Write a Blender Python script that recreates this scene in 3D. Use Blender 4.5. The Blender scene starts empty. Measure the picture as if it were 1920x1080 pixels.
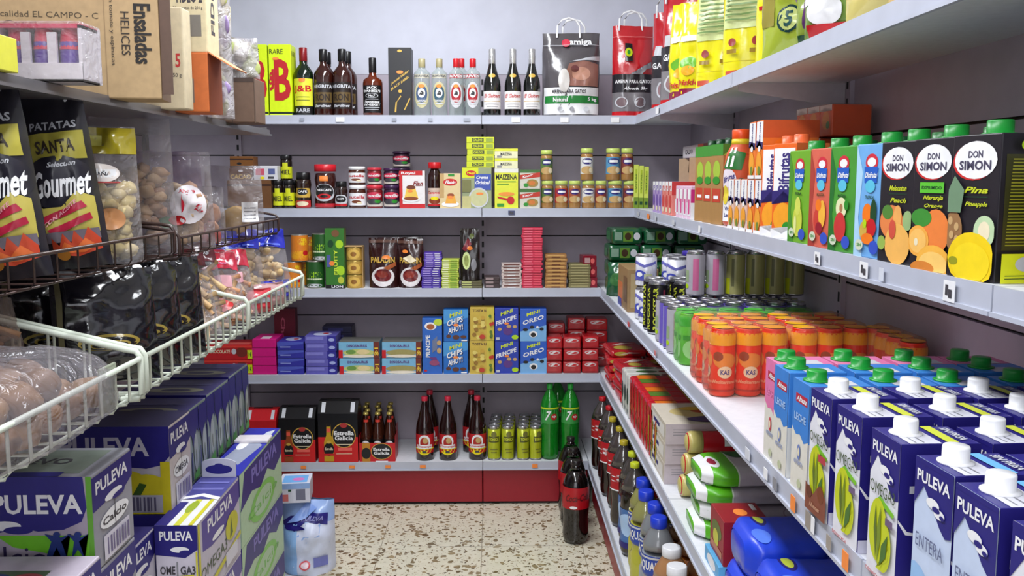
import bpy, bmesh, math, random
from mathutils import Vector, Matrix, noise
PI = math.pi
S = bpy.context.scene
C = S.collection
rnd = random.Random(11)

# ------------------------------------------------------------------ camera
F = 1720.0; PIT = math.radians(6.83); YAW = math.radians(1.066); H = 1.453
cd = bpy.data.cameras.new('camera'); cam = bpy.data.objects.new('camera', cd); C.objects.link(cam)
cam.location = (0, 0, H); cam.rotation_euler = (PI/2-PIT, 0, -YAW)
cd.sensor_width = 36; cd.lens = F/1920*36; cd.clip_start = .02
S.camera = cam
# ------------------------------------------------------------------ world, light, exposure
w = bpy.data.worlds.new('world'); S.world = w; w.use_nodes = True
w.node_tree.nodes['Background'].inputs[0].default_value = (.8, .85, 1, 1)
w.node_tree.nodes['Background'].inputs[1].default_value = .17
S.view_settings.view_transform = 'Standard'; S.view_settings.look = 'None'
S.view_settings.gamma = 1; S.view_settings.use_curve_mapping = False
S.view_settings.exposure = 0.0
S.cycles.max_bounces = 6; S.cycles.transparent_max_bounces = 10; S.cycles.diffuse_bounces = 3
S.cycles.glossy_bounces = 2; S.cycles.transmission_bounces = 4; S.cycles.use_denoising = True
S.cycles.caustics_reflective = False; S.cycles.caustics_refractive = False
S.cycles.sample_clamp_indirect = 4
def area(name, loc, sx, sy, power, col=(.93, .96, 1)):
    l = bpy.data.lights.new(name, 'AREA'); l.shape = 'RECTANGLE'; l.size = sx; l.size_y = sy
    l.energy = power; l.color = col
    o = bpy.data.objects.new(name, l); C.objects.link(o); o.location = loc; return o
# three fluorescent tube fittings on the ceiling over the aisle
area('ceiling_tube_light', (-.32, 2.95, 2.66), .30, 1.5, 40)
area('ceiling_tube_light', (-.32, 1.0, 2.66), .30, 1.5, 33)
area('ceiling_tube_light', (-.32, -1.0, 2.66), .30, 1.5, 30)

# added fill lamp behind the camera, brightens the shelf interiors from the front
d_ = area('shelf_fill_light', (-.6, -2.45, 1.5), 2.4, 1.9, 26, (.95, .95, 1)); d_.rotation_euler = (PI/2, 0, 0)

# ------------------------------------------------------------------ projection helpers (a pixel of the photo -> a point on a real plane)
Rt = Vector((math.cos(YAW), -math.sin(YAW), 0))
Fw = Vector((math.sin(YAW)*math.cos(PIT), math.cos(YAW)*math.cos(PIT), -math.sin(PIT)))
Up = Vector((math.sin(YAW)*math.sin(PIT), math.cos(YAW)*math.sin(PIT), math.cos(PIT)))
def ray(px, py): return Fw + Rt*((px-960)/F) + Up*((540-py)/F)
def onY(px, py, Y):
    d = ray(px, py); t = Y/d.y; return t*d.x, H+t*d.z
def onX(px, py, X):
    d = ray(px, py); t = X/d.x; return t*d.y, H+t*d.z
def onZ(px, py, Z):
    d = ray(px, py); t = (Z-H)/d.z; return t*d.x, t*d.y

# ------------------------------------------------------------------ materials
def lin(c):
    c = c/255.0
    return c/12.92 if c <= .04045 else ((c+.055)/1.055)**2.4
_m = {}
NAMED = dict(white=(238, 238, 240), black=(18, 17, 20), red=(196, 22, 32), dred=(130, 14, 24), blue=(24, 30, 140), navy=(34, 26, 112),
    lblue=(96, 170, 228), green=(40, 140, 40), lime=(176, 214, 20), dgreen=(14, 66, 32), yellow=(240, 224, 20), orange=(240, 120, 20),
    tag=(250, 140, 60), pink=(224, 40, 140), lpink=(232, 130, 180), brown=(92, 48, 26), dbrown=(46, 22, 20), tan=(196, 160, 104), cream=(236, 224, 190),
    gold=(206, 168, 70), grey=(140, 140, 146), lgrey=(200, 202, 208), dgrey=(66, 64, 70), purple=(92, 56, 168), sky=(170, 200, 238))
def col3(c):
    if isinstance(c, str): c = NAMED[c]
    return tuple(lin(v) for v in c)
def mat(c, rough=.42, metal=0., kind='', bump=0., bs=60., spec=.5):
    k = (c, rough, metal, kind, bump, bs, spec)
    if k in _m: return _m[k]
    m = bpy.data.materials.new(('%s' % (c if isinstance(c, str) else 'c%d_%d_%d' % c))+kind)
    m.use_nodes = True; nt = m.node_tree; b = nt.nodes['Principled BSDF']
    r, g, bl = col3(c)
    tc = nt.nodes.new('ShaderNodeTexCoord'); n = nt.nodes.new('ShaderNodeTexNoise'); n.inputs['Scale'].default_value = bs
    n.inputs['Detail'].default_value = 3
    nt.links.new(tc.outputs['Object'], n.inputs['Vector'])
    mx = nt.nodes.new('ShaderNodeMix'); mx.data_type = 'RGBA'
    a = .9 if kind != 'card' else .82
    mx.inputs[6].default_value = (r*a, g*a, bl*a, 1); mx.inputs[7].default_value = (min(1, r*(2-a)), min(1, g*(2-a)), min(1, bl*(2-a)), 1)
    nt.links.new(n.outputs['Fac'], mx.inputs[0]); nt.links.new(mx.outputs[2], b.inputs['Base Color'])
    b.inputs['Roughness'].default_value = rough; b.inputs['Metallic'].default_value = metal
    b.inputs['Specular IOR Level'].default_value = spec
    if bump:
        bp = nt.nodes.new('ShaderNodeBump'); bp.inputs['Strength'].default_value = bump; bp.inputs['Distance'].default_value = .004
        nt.links.new(n.outputs['Fac'], bp.inputs['Height']); nt.links.new(bp.outputs[0], b.inputs['Normal'])
    _m[k] = m; return m
def film(c=(235, 235, 240), alpha=.22, rough=.12, scale=45):
    """clear or tinted wrapping film / glass: see-through with a creased shine"""
    k = ('film', c, alpha, rough, scale)
    if k in _m: return _m[k]
    m = bpy.data.materials.new('clear_film'); m.use_nodes = True; nt = m.node_tree
    for n in list(nt.nodes): nt.nodes.remove(n)
    out = nt.nodes.new('ShaderNodeOutputMaterial'); mix = nt.nodes.new('ShaderNodeMixShader')
    tr = nt.nodes.new('ShaderNodeBsdfTransparent'); b = nt.nodes.new('ShaderNodeBsdfPrincipled')
    r, g, bl = col3(c)
    t = [1-(1-v)*.5 for v in (r, g, bl)]
    tr.inputs[0].default_value = (t[0], t[1], t[2], 1)
    q = .7 if scale > 5 else 1
    b.inputs['Base Color'].default_value = (r*q, g*q, bl*q, 1); b.inputs['Roughness'].default_value = rough
    b.inputs['Specular IOR Level'].default_value = 1.0
    tc = nt.nodes.new('ShaderNodeTexCoord'); n = nt.nodes.new('ShaderNodeTexNoise'); n.inputs['Scale'].default_value = scale
    n.inputs['Detail'].default_value = 3; n.inputs['Distortion'].default_value = 1.5
    nt.links.new(tc.outputs['Object'], n.inputs['Vector'])
    bp = nt.nodes.new('ShaderNodeBump'); bp.inputs['Strength'].default_value = .8 if scale > 5 else 0; bp.inputs['Distance'].default_value = .016
    nt.links.new(n.outputs['Fac'], bp.inputs['Height']); nt.links.new(bp.outputs[0], b.inputs['Normal'])
    lw = nt.nodes.new('ShaderNodeLayerWeight'); lw.inputs[0].default_value = .35
    ma = nt.nodes.new('ShaderNodeMath'); ma.operation = 'MULTIPLY_ADD'; ma.inputs[1].default_value = .36; ma.inputs[2].default_value = alpha
    nt.links.new(lw.outputs['Facing'], ma.inputs[0]); nt.links.new(ma.outputs[0], mix.inputs[0])
    nt.links.new(tr.outputs[0], mix.inputs[1]); nt.links.new(b.outputs[0], mix.inputs[2]); nt.links.new(mix.outputs[0], out.inputs[0])
    _m[k] = m; return m
def foil(c, rough=.22, bump=.6, bs=28): return mat(c, rough, 0, 'foil', bump, bs, .8)

# ------------------------------------------------------------------ text and flat print shapes in unit squares
_tx = {}
def text_mesh(s, bold=True, ital=False):
    k = (s, bold, ital)
    if k in _tx: return _tx[k]
    cu = bpy.data.curves.new('txt', 'FONT'); cu.body = s; cu.size = 1; cu.resolution_u = 2
    if bold: cu.offset = .028
    if ital: cu.shear = .35
    ob = bpy.data.objects.new('txt', cu); C.objects.link(ob)
    dg = bpy.context.evaluated_depsgraph_get(); me = bpy.data.meshes.new_from_object(ob.evaluated_get(dg))
    vs = [(v.co.x, v.co.y) for v in me.vertices]; fs = [tuple(p.vertices) for p in me.polygons]
    bpy.data.objects.remove(ob); bpy.data.curves.remove(cu); bpy.data.meshes.remove(me)
    if vs:
        x0 = min(v[0] for v in vs); x1 = max(v[0] for v in vs); y0 = min(v[1] for v in vs); y1 = max(v[1] for v in vs)
        vs = [((x-x0)/(x1-x0+1e-9), (y-y0)/(y1-y0+1e-9)) for x, y in vs]
    _tx[k] = (vs, fs); return _tx[k]
_st = {}
def subtext(key, vs, fs, mx):
    if key in _st: return _st[key]
    bm = bmesh.new(); q = [bm.verts.new((x, y, 0)) for x, y in vs]
    for f in fs:
        try: bm.faces.new([q[i] for i in f])
        except ValueError: pass
    for _ in range(4):
        es = [e for e in bm.edges if abs(e.verts[0].co.x-e.verts[1].co.x) > mx]
        if not es: break
        bmesh.ops.subdivide_edges(bm, edges=es, cuts=1); bmesh.ops.triangulate(bm, faces=[f for f in bm.faces if len(f.verts) > 3])
    bm.verts.index_update()
    _st[key] = ([(v.co.x, v.co.y) for v in bm.verts], [tuple(v.index for v in f.verts) for f in bm.faces]); bm.free(); return _st[key]
def tess(a, fine):
    """one print shape -> 2D verts, faces. r x0 y0 x1 y1 | e cx cy rx ry | p pts | t text cx cy w h"""
    k = a[0]
    if k == 'r':
        x0, y0, x1, y1 = a[1:5]
        g = .08 if fine < 2 else .05
        nx = max(1, int(abs(x1-x0)/g)+1) if fine else 1; ny = max(1, int(abs(y1-y0)/g)+1) if fine > 1 else 1
        vs = [(x0+(x1-x0)*i/nx, y0+(y1-y0)*j/ny) for j in range(ny+1) for i in range(nx+1)]
        fs = [(j*(nx+1)+i, j*(nx+1)+i+1, (j+1)*(nx+1)+i+1, (j+1)*(nx+1)+i) for j in range(ny) for i in range(nx)]
        return vs, fs
    if k == 'e':
        cx, cy, rx, ry = a[1:5]; n = 20; rings = 1 if not fine else max(2, int(max(rx, ry)/(.1 if fine < 2 else .05)))
        vs = [(cx, cy)]; fs = []
        for q in range(1, rings+1):
            for i in range(n):
                t = 2*PI*i/n; vs.append((cx+rx*q/rings*math.cos(t), cy+ry*q/rings*math.sin(t)))
        for i in range(n): fs.append((0, 1+i, 1+(i+1) % n))
        for q in range(1, rings):
            o0 = 1+(q-1)*n; o1 = 1+q*n
            for i in range(n): fs.append((o0+i, o1+i, o1+(i+1) % n, o0+(i+1) % n))
        return vs, fs
    if k == 'p':
        bm = bmesh.new(); f = bm.faces.new([bm.verts.new((x, y, 0)) for x, y in a[1]])
        bmesh.ops.triangulate(bm, faces=bm.faces[:])
        if fine:
            for _ in range(5):
                es = [e for e in bm.edges if e.calc_length() > (.14 if fine < 2 else .07)]
                if not es: break
                bmesh.ops.subdivide_edges(bm, edges=es, cuts=1); bmesh.ops.triangulate(bm, faces=bm.faces[:])
        bm.normal_update(); sgn = sum(f.normal.z*f.calc_area() for f in bm.faces)
        bm.verts.index_update()
        vs = [(v.co.x, v.co.y) for v in bm.verts]; fs = [tuple(v.index for v in f.verts) for f in bm.faces]
        if sgn < 0: fs = [tuple(reversed(f)) for f in fs]
        bm.free(); return vs, fs
    if k == 't':
        s, cx, cy, w_, h_ = a[1:6]; opt = a[7] if len(a) > 7 else ''
        vs, fs = text_mesh(s, 'n' not in opt, 'i' in opt)
        if fine and w_ > .25 and vs and 'v' not in opt and 'u' not in opt: vs, fs = subtext((s, opt, round(w_, 1)), vs, fs, .07/w_)
        if 'v' in opt:   # reads downwards
            vs = [(y, 1-x) for x, y in vs]
        if 'u' in opt:   # reads upwards
            vs = [(1-y, x) for x, y in vs]
        sk = .25 if 's' in opt else (-.25 if 'z' in opt else 0)
        return [(cx+(x-.5)*w_, cy+(y-.5)*h_+(x-.5)*w_*sk) for x, y in vs], fs
def acol(a): return a[6] if a[0] == 't' else (a[2] if a[0] == 'p' else a[5])

class MB:
    def __init__(s): s.v = []; s.f = []; s.mi = []; s.ms = []; s.sm = []
    def slot(s, m):
        if m not in s.ms: s.ms.append(m)
        return s.ms.index(m)
    def add(s, vs, fs, m, smooth=False):
        o = len(s.v); k = s.slot(m); s.v += [tuple(v) for v in vs]
        for f in fs: s.f.append(tuple(i+o for i in f)); s.mi.append(k); s.sm.append(smooth)
        return s
    def box(s, x0, y0, z0, x1, y1, z1, m, bev=0.):
        if bev <= 0:
            vs = [(x, y, z) for z in (z0, z1) for y in (y0, y1) for x in (x0, x1)]
            fs = [(0, 2, 3, 1), (4, 5, 7, 6), (0, 1, 5, 4), (2, 6, 7, 3), (0, 4, 6, 2), (1, 3, 7, 5)]
            return s.add(vs, fs, m)
        bm = bmesh.new(); bmesh.ops.create_cube(bm, size=1)
        for v in bm.verts: v.co = Vector((x0+(v.co.x+.5)*(x1-x0), y0+(v.co.y+.5)*(y1-y0), z0+(v.co.z+.5)*(z1-z0)))
        bmesh.ops.bevel(bm, geom=bm.edges[:], offset=bev, segments=2, affect='EDGES', profile=.5)
        return s.bm(bm, m, False)
    def bm(s, bm, m, smooth=True):
        bm.verts.index_update(); s.add([v.co[:] for v in bm.verts], [tuple(v.index for v in f.verts) for f in bm.faces], m, smooth); bm.free(); return s
    def lathe(s, prof, m, n=20, cx=0, cy=0, smooth=True, z0=0):
        vs = []; fs = []; k = len(prof)
        for i in range(n):
            a = 2*PI*i/n; vs += [(cx+r*math.cos(a), cy+r*math.sin(a), z+z0) for r, z in prof]
        for i in range(n):
            j = (i+1) % n
            for q in range(k-1): fs.append((i*k+q, j*k+q, j*k+q+1, i*k+q+1))
        s.add(vs, fs, m, smooth)
        for q, flip in ((0, True), (k-1, False)):
            if prof[q][0] > 1e-5:
                ring = [i*k+q+len(s.v)-len(vs) for i in range(n)]
                s.f.append(tuple(reversed(ring)) if flip else tuple(ring)); s.mi.append(s.slot(m)); s.sm.append(False)
        return s
    def tube(s, pts, r, m, n=6, closed=False):
        pts = [Vector(p) for p in pts]; vs = []; fs = []; N = len(pts); up = Vector((0, 0, 1))
        for i, p in enumerate(pts):
            a = pts[(i-1) % N] if (closed or i > 0) else p; b = pts[(i+1) % N] if (closed or i < N-1) else p
            d = (b-a).normalized()
            u = d.cross(up if abs(d.z) < .95 else Vector((1, 0, 0))).normalized(); v_ = d.cross(u)
            for q in range(n):
                t = 2*PI*q/n; vs.append(p+(u*math.cos(t)+v_*math.sin(t))*r)
        for i in range(N if closed else N-1):
            j = (i+1) % N
            for q in range(n): fs.append((i*n+q, i*n+(q+1) % n, j*n+(q+1) % n, j*n+q))
        if not closed: fs += [tuple(range(n)), tuple(reversed(range((N-1)*n, N*n)))]
        return s.add(vs, fs, m, True)
    def blob(s, c, r, m, seed=0, amp=.12, sub=2, rot=0, freq=1.7):
        bm = bmesh.new(); bmesh.ops.create_icosphere(bm, subdivisions=sub, radius=1)
        cr, sr = math.cos(rot), math.sin(rot)
        for v in bm.verts:
            k = 1+amp*noise.noise(v.co*freq+Vector((seed*3.1, seed*1.7, 0)))
            x, y, z = v.co.x*r[0]*k, v.co.y*r[1]*k, v.co.z*r[2]*k
            v.co = Vector((c[0]+x*cr-y*sr, c[1]+x*sr+y*cr, c[2]+z))
        return s.bm(bm, m)
    def art(s, arts, fn, fine=0, rough=.42, lift=.0004, base=0, kind=''):
        for i, a in enumerate(arts or ()):
            vs, fs = tess(a, fine); off = lift*(1+base)+lift*.6*i
            s.add([fn(min(1, max(0, x)), min(1, max(0, y)), off) for x, y in vs], fs, mat(acol(a), rough) if not kind else foil(acol(a), rough, .35), fine > 0)
        return s
    def mesh(s, name):
        me = bpy.data.meshes.new(name); me.from_pydata(s.v, [], s.f)
        for m in s.ms: me.materials.append(m)
        me.polygons.foreach_set('material_index', s.mi); me.polygons.foreach_set('use_smooth', s.sm); me.update(); return me
    def obj(s, name, parent=None, loc=None, rot=0, **kw):
        o = bpy.data.objects.new(name, s.mesh(name)); C.objects.link(o)
        if parent: o.parent = parent
        if loc: o.location = loc
        if rot: o.rotation_euler[2] = rot
        for k, v in kw.items(): o[k] = v
        return o

# ------------------------------------------------------------------ things
LABELS = {}
def setp(o, label, cat, group=None, kind=None):
    o['label'] = label; o['category'] = cat
    if group: o['group'] = group
    if kind: o['kind'] = kind
def thing(name, label, cat, loc=(0, 0, 0), rot=0, group=None):
    o = bpy.data.objects.new(name, None); C.objects.link(o); o.empty_display_size = .03
    o.location = loc; o.rotation_euler = (0, 0, rot) if not hasattr(rot, '__len__') else rot; setp(o, label, cat, group); return o
def place(parts, name, label, cat, loc, rot=0, group=None):
    """parts = [(part name, mesh), ...]: one mesh becomes the thing itself, several become its children"""
    if len(parts) == 1:
        o = bpy.data.objects.new(name, parts[0][1]); C.objects.link(o)
        o.location = loc; o.rotation_euler = (0, 0, rot) if not hasattr(rot, '__len__') else rot
        setp(o, label, cat, group); return o
    r = thing(name, label, cat, loc, rot, group)
    for nm, me in parts:
        o = bpy.data.objects.new(nm, me); C.objects.link(o); o.parent = r
    return r
def faces(w_, d, h):
    return dict(F=lambda u, v, o: (-w_/2+u*w_, -d/2-o, v*h), R=lambda u, v, o: (w_/2+o, -d/2+u*d, v*h), L=lambda u, v, o: (-w_/2-o, d/2-u*d, v*h),
                B=lambda u, v, o: (w_/2-u*w_, d/2+o, v*h), T=lambda u, v, o: (-w_/2+u*w_, -d/2+v*d, h+o))
def boxmesh(name, w_, d, h, c, F=None, R=None, L=None, T=None, B=None, bev=.0015, rough=.42, kind=''):
    mb = MB(); mb.box(-w_/2, -d/2, 0, w_/2, d/2, h, mat(c, rough, 0, kind), bev if w_ > .02 else 0)
    fn = faces(w_, d, h)
    for k, a in (('F', F), ('R', R), ('L', L), ('T', T), ('B', B)):
        if a: mb.art(a, fn[k], rough=rough)
    return mb.mesh(name)
def prof_r(prof, z):
    for (r0, z0), (r1, z1) in zip(prof, prof[1:]):
        if z0 <= z <= z1 and z1 > z0: return r0+(r1-r0)*(z-z0)/(z1-z0)
    return prof[-1][0]
def wrapfn(prof, z0, z1, wrap=2.4, cx=0, cy=0):
    def fn(u, v, o):
        z = z0+v*(z1-z0); r = prof_r(prof, z)+o; a = (u-.5)*wrap
        return (cx+r*math.sin(a), cy-r*math.cos(a), z)
    return fn
ORD = ['first', 'second', 'third', 'fourth', 'fifth', 'sixth', 'seventh', 'eighth', 'ninth', 'tenth', 'eleventh', 'twelfth', 'thirteenth',
       'fourteenth', 'fifteenth', 'sixteenth', 'seventeenth', 'eighteenth', 'nineteenth', 'twentieth', 'twenty-first', 'twenty-second',
       'twenty-third', 'twenty-fourth', 'twenty-fifth', 'twenty-sixth', 'twenty-seventh', 'twenty-eighth', 'twenty-ninth', 'thirtieth']

# ================================================================== the room
XB, YB = .917, 4.33           # back panels of the side and rear shelving
def structure(name, mb, **k): o = mb.obj(name); o['kind'] = 'structure'; return o
def wallmat(c):
    m = mat(c, .8, 0, 'wall', .15, 9); return m
Z = 2.72
structure('wall_back', MB().box(-2.2, 4.40, 0, 1.1, 4.46, Z, wallmat((216, 218, 232))))
structure('wall_right', MB().box(.99, -2.6, 0, 1.05, 4.40, Z, wallmat((232, 234, 240))))
structure('wall_left', MB().box(-2.26, -2.6, 0, -2.2, 4.40, Z, wallmat((232, 234, 240))))
structure('wall_front', MB().box(-2.2, -2.66, 0, .99, -2.6, Z, wallmat((232, 234, 240))))
structure('ceiling', MB().box(-2.2, -2.6, Z, .99, 4.40, Z+.05, wallmat((240, 240, 240))))
def floormat():
    m = bpy.data.materials.new('terrazzo'); m.use_nodes = True; nt = m.node_tree; b = nt.nodes['Principled BSDF']; L = nt.links.new
    tc = nt.nodes.new('ShaderNodeTexCoord')
    n0 = nt.nodes.new('ShaderNodeTexNoise'); n0.inputs['Scale'].default_value = 26; n0.inputs['Detail'].default_value = 2
    L(tc.outputs['Object'], n0.inputs['Vector'])
    mixv = nt.nodes.new('ShaderNodeMix'); mixv.data_type = 'VECTOR'; mixv.inputs[0].default_value = .045
    L(tc.outputs['Object'], mixv.inputs[4]); L(n0.outputs['Color'], mixv.inputs[5])
    def chips(scale, th, c0, prev, seedoff):
        mp = nt.nodes.new('ShaderNodeMapping'); mp.inputs['Location'].default_value = (seedoff, seedoff*.7, 0); L(mixv.outputs[1], mp.inputs[0])
        vo = nt.nodes.new('ShaderNodeTexVoronoi'); vo.inputs['Scale'].default_value = scale; L(mp.outputs[0], vo.inputs['Vector'])
        sep = nt.nodes.new('ShaderNodeSeparateColor'); L(vo.outputs['Color'], sep.inputs[0])
        t = nt.nodes.new('ShaderNodeMath'); t.operation = 'MULTIPLY'; t.inputs[1].default_value = th; L(sep.outputs[0], t.inputs[0])
        lt = nt.nodes.new('ShaderNodeMath'); lt.operation = 'LESS_THAN'; L(vo.outputs['Distance'], lt.inputs[0]); L(t.outputs[0], lt.inputs[1])
        cr = nt.nodes.new('ShaderNodeMix'); cr.data_type = 'RGBA'; cr.inputs[6].default_value = (*c0[0], 1); cr.inputs[7].default_value = (*c0[1], 1); L(sep.outputs[1], cr.inputs[0])
        mx = nt.nodes.new('ShaderNodeMix'); mx.data_type = 'RGBA'; L(lt.outputs[0], mx.inputs[0]); L(prev, mx.inputs[6]); L(cr.outputs[2], mx.inputs[7]); return mx.outputs[2]
    base = nt.nodes.new('ShaderNodeMix'); base.data_type = 'RGBA'
    base.inputs[6].default_value = (*col3((214, 208, 184)), 1); base.inputs[7].default_value = (*col3((238, 232, 212)), 1); L(n0.outputs['Fac'], base.inputs[0])
    c = chips(95, .42, (col3((190, 178, 146)), col3((222, 212, 190))), base.outputs[2], 3.1)
    c = chips(36, .50, (col3((112, 96, 70)), col3((168, 150, 116))), c, 0)
    c = chips(62, .40, (col3((84, 72, 58)), col3((150, 128, 96))), c, 7.7)
    # tile joints every 0.40 m
    sx = nt.nodes.new('ShaderNodeSeparateXYZ'); L(tc.outputs['Object'], sx.inputs[0])
    js = []
    for ax, off in ((0, .055), (1, .1)):
        a = nt.nodes.new('ShaderNodeMath'); a.operation = 'ADD'; a.inputs[1].default_value = 8+off; L(sx.outputs[ax], a.inputs[0])
        p = nt.nodes.new('ShaderNodeMath'); p.operation = 'PINGPONG'; p.inputs[1].default_value = .2; L(a.outputs[0], p.inputs[0])
        l = nt.nodes.new('ShaderNodeMath'); l.operation = 'LESS_THAN'; l.inputs[1].default_value = .0013; L(p.outputs[0], l.inputs[0]); js.append(l)
    mxm = nt.nodes.new('ShaderNodeMath'); mxm.operation = 'MAXIMUM'; L(js[0].outputs[0], mxm.inputs[0]); L(js[1].outputs[0], mxm.inputs[1])
    f = nt.nodes.new('ShaderNodeMix'); f.data_type = 'RGBA'; L(mxm.outputs[0], f.inputs[0]); L(c, f.inputs[6]); f.inputs[7].default_value = (*col3((150, 140, 120)), 1)
    L(f.outputs[2], b.inputs['Base Color']); b.inputs['Roughness'].default_value = .17
    return m
structure('floor', MB().box(-2.2, -2.6, -.05, .99, 4.40, 0, floormat()))

# ================================================================== shelving
panelM = mat((176, 166, 178), .55, 0, 'panel', .05, 20); deckM = mat((226, 228, 234), .4); lipM = mat((186, 190, 204), .38, .0, 'lip', .03, 15)
slotM = mat((14, 13, 15), .6); redM = mat((150, 16, 36), .4); underM = mat((190, 186, 192), .5)
ZS = [1.72, 1.322, .974, .594, .203]            # deck heights, top to base
XL = [.607, .607, .462, .464, .412]             # front edges of the side shelves
YL = [4.0, 4.0, 3.98, 3.97, 3.95]               # front edges of the rear shelves
LH = .037
tagM = mat('tag', .5); paperM = mat((236, 236, 236), .6)
def upright(mb, x, y, z0, z1, axis):
    wd, dp = .016, .012
    if axis == 'y':
        mb.box(x-wd, y-dp, z0, x+wd, y, z1, panelM)
        z = z0+.03
        while z < z1-.03: mb.box(x-.005, y-dp-.001, z, x+.005, y-dp+.002, z+.026, slotM); z += .05
    else:
        mb.box(x-dp, y-wd, z0, x, y+wd, z1, panelM)
        z = z0+.03
        while z < z1-.03: mb.box(x-dp-.001, y-.005, z, x-dp+.002, y+.005, z+.026, slotM); z += .05
def panels(mb, lo, hi, axis, y):
    zs = [.10, .433, .808, 1.183, 1.558, 1.93]
    for a, b in zip(zs, zs[1:]):
        if axis == 'y': mb.box(lo, y, a+.003, hi, y+.02, b-.003, panelM)
        else: mb.box(y, lo, a+.003, y+.02, hi, b-.003, panelM)
    if axis == 'y': mb.box(lo, y+.012, .05, hi, y+.03, 1.93, slotM)
    else: mb.box(y+.012, lo, .05, y+.03, hi, 1.93, slotM)
def rear_bay(x0, x1, label, ends, xe=None):
    t = thing('shelving_unit', label, 'shelving', (0, 0, 0), 0, 'rear shelving bays')
    mb = MB(); panels(mb, x0, XB if xe else x1, 'y', YB); mb.obj('back_panel', t)
    for x in ends:
        mb = MB(); upright(mb, x, YB, .05, 1.93, 'y'); mb.obj('upright', t)
    for i, (z, yl) in enumerate(zip(ZS, YL)):
        xr = XL[i] if xe else x1-.001
        mb = MB(); mb.box(x0+.002, yl+.004, z-.022, xr, YB-.013, z, deckM)
        o = mb.obj('shelf_deck', t)
        mb = MB(); mb.box(x0+.002, yl, z-LH, xr, yl+.004, z+.001, lipM); mb.box(x0+.002, yl-.004, z-LH, xr, yl, z-LH+.006, lipM)
        mb.obj('shelf_edge', o)
    mb = MB(); mb.box(x0+.002, 3.972, .012, XL[4] if xe else x1-.002, 3.985, .166, redM, .003); mb.box(x0, 3.99, .0, XL[4] if xe else x1, 4.3, .012, slotM)
    mb.obj('kick_plate', t); return t
JX = onY(905.5, 450, YB)[0]; JL = onY(447, 270, YB)[0]
bayA = rear_bay(-2.15, JL, 'rear shelving bay mostly hidden behind the left hand wire baskets', [])
bayB = rear_bay(JL, JX, 'wide rear shelving bay holding spirits, beer packs and boxed biscuits', [JL, JX])
bayC = rear_bay(JX, .9, 'rear corner shelving bay holding sparkling wine, baby food and green soda', [], xe=1)
JY = [4.33, 3.5, 2.38, 1.1, -.15]
SL = ['side shelving bay in the far right corner next to rear wall', 'side shelving bay with juices above cans, second from the rear corner',
      'side shelving bay with boxed fruit juice, orange packs and milk cartons', 'nearest side shelving bay with black juice cartons and blue milk cartons']
for k in range(4):
    y1, y0 = JY[k], JY[k+1]
    t = thing('shelving_unit', SL[k], 'shelving', (0, 0, 0), 0, 'right side shelving bays')
    mb = MB(); panels(mb, y0, y1, 'x', XB); mb.obj('back_panel', t)
    mb = MB(); upright(mb, XB, y0, .05, 1.93, 'x'); mb.obj('upright', t)
    for i, (z, xl) in enumerate(zip(ZS, XL)):
        ye = YL[i] if k == 0 else y1-.002
        mb = MB(); mb.box(xl+.004, y0+.002, z-.022, XB-.013, (YB-.013) if k == 0 else ye, z, deckM); o = mb.obj('shelf_deck', t)
        mb = MB(); mb.box(xl, y0+.002, z-LH, xl+.004, ye, z+.001, lipM); mb.box(xl-.004, y0+.002, z-LH, xl, ye, z-LH+.006, lipM); mb.obj('shelf_edge', o)
        if i < 4:
            mb = MB(); x2 = XB-.013
            vs = [(xl+.02, y0+.012, z-.024), (xl+.02, y0+.012, z-.045), (x2, y0+.012, z-.085), (x2, y0+.012, z-.024)]
            vs += [(a, b+.004, c) for a, b, c in vs]
            mb.add(vs, [(0, 1, 2, 3), (7, 6, 5, 4), (0, 4, 5, 1), (1, 5, 6, 2), (2, 6, 7, 3), (3, 7, 4, 0)], underM); mb.obj('bracket', t)
    mb = MB(); mb.box(.434, y0+.002, .012, .446, 3.97 if k == 0 else y1-.002, .166, redM, .003); mb.obj('kick_plate', t)

# ================================================================== product builders
def stick(x, y, w_=.16, h_=.05): return ('e', x, y, w_/2, h_/2, 'tag')
def at_rear(i, pl, pr, pt, Y=None, zb=None):
    """span on a rear shelf read off the photo -> centre x, front y, width, height"""
    Y = YL[i]+.015 if Y is None else Y; z = ZS[i] if zb is None else zb
    x0 = onY(pl, pt, Y)[0]; x1 = onY(pr, pt, Y)[0]; return (x0+x1)/2, Y, x1-x0, onY((pl+pr)/2, pt, Y)[1]-z
def rbox(i, pl, pr, pt, d, name, label, cat, c, F=None, zb=None, Y=None, T=None, R=None, L=None, group=None, h=None, rot=0, rough=.42, gap=.002):
    x, y, w_, hh = at_rear(i, pl, pr, pt, Y, zb); hh = h or hh
    me = boxmesh(name, w_-gap, d, hh-.0005, c, F, R, L, T, rough=rough)
    return place([(name, me)], name, label, cat, (x, y+d/2, (ZS[i] if zb is None else zb)+.0004), rot, group)
_bp = {}
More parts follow.
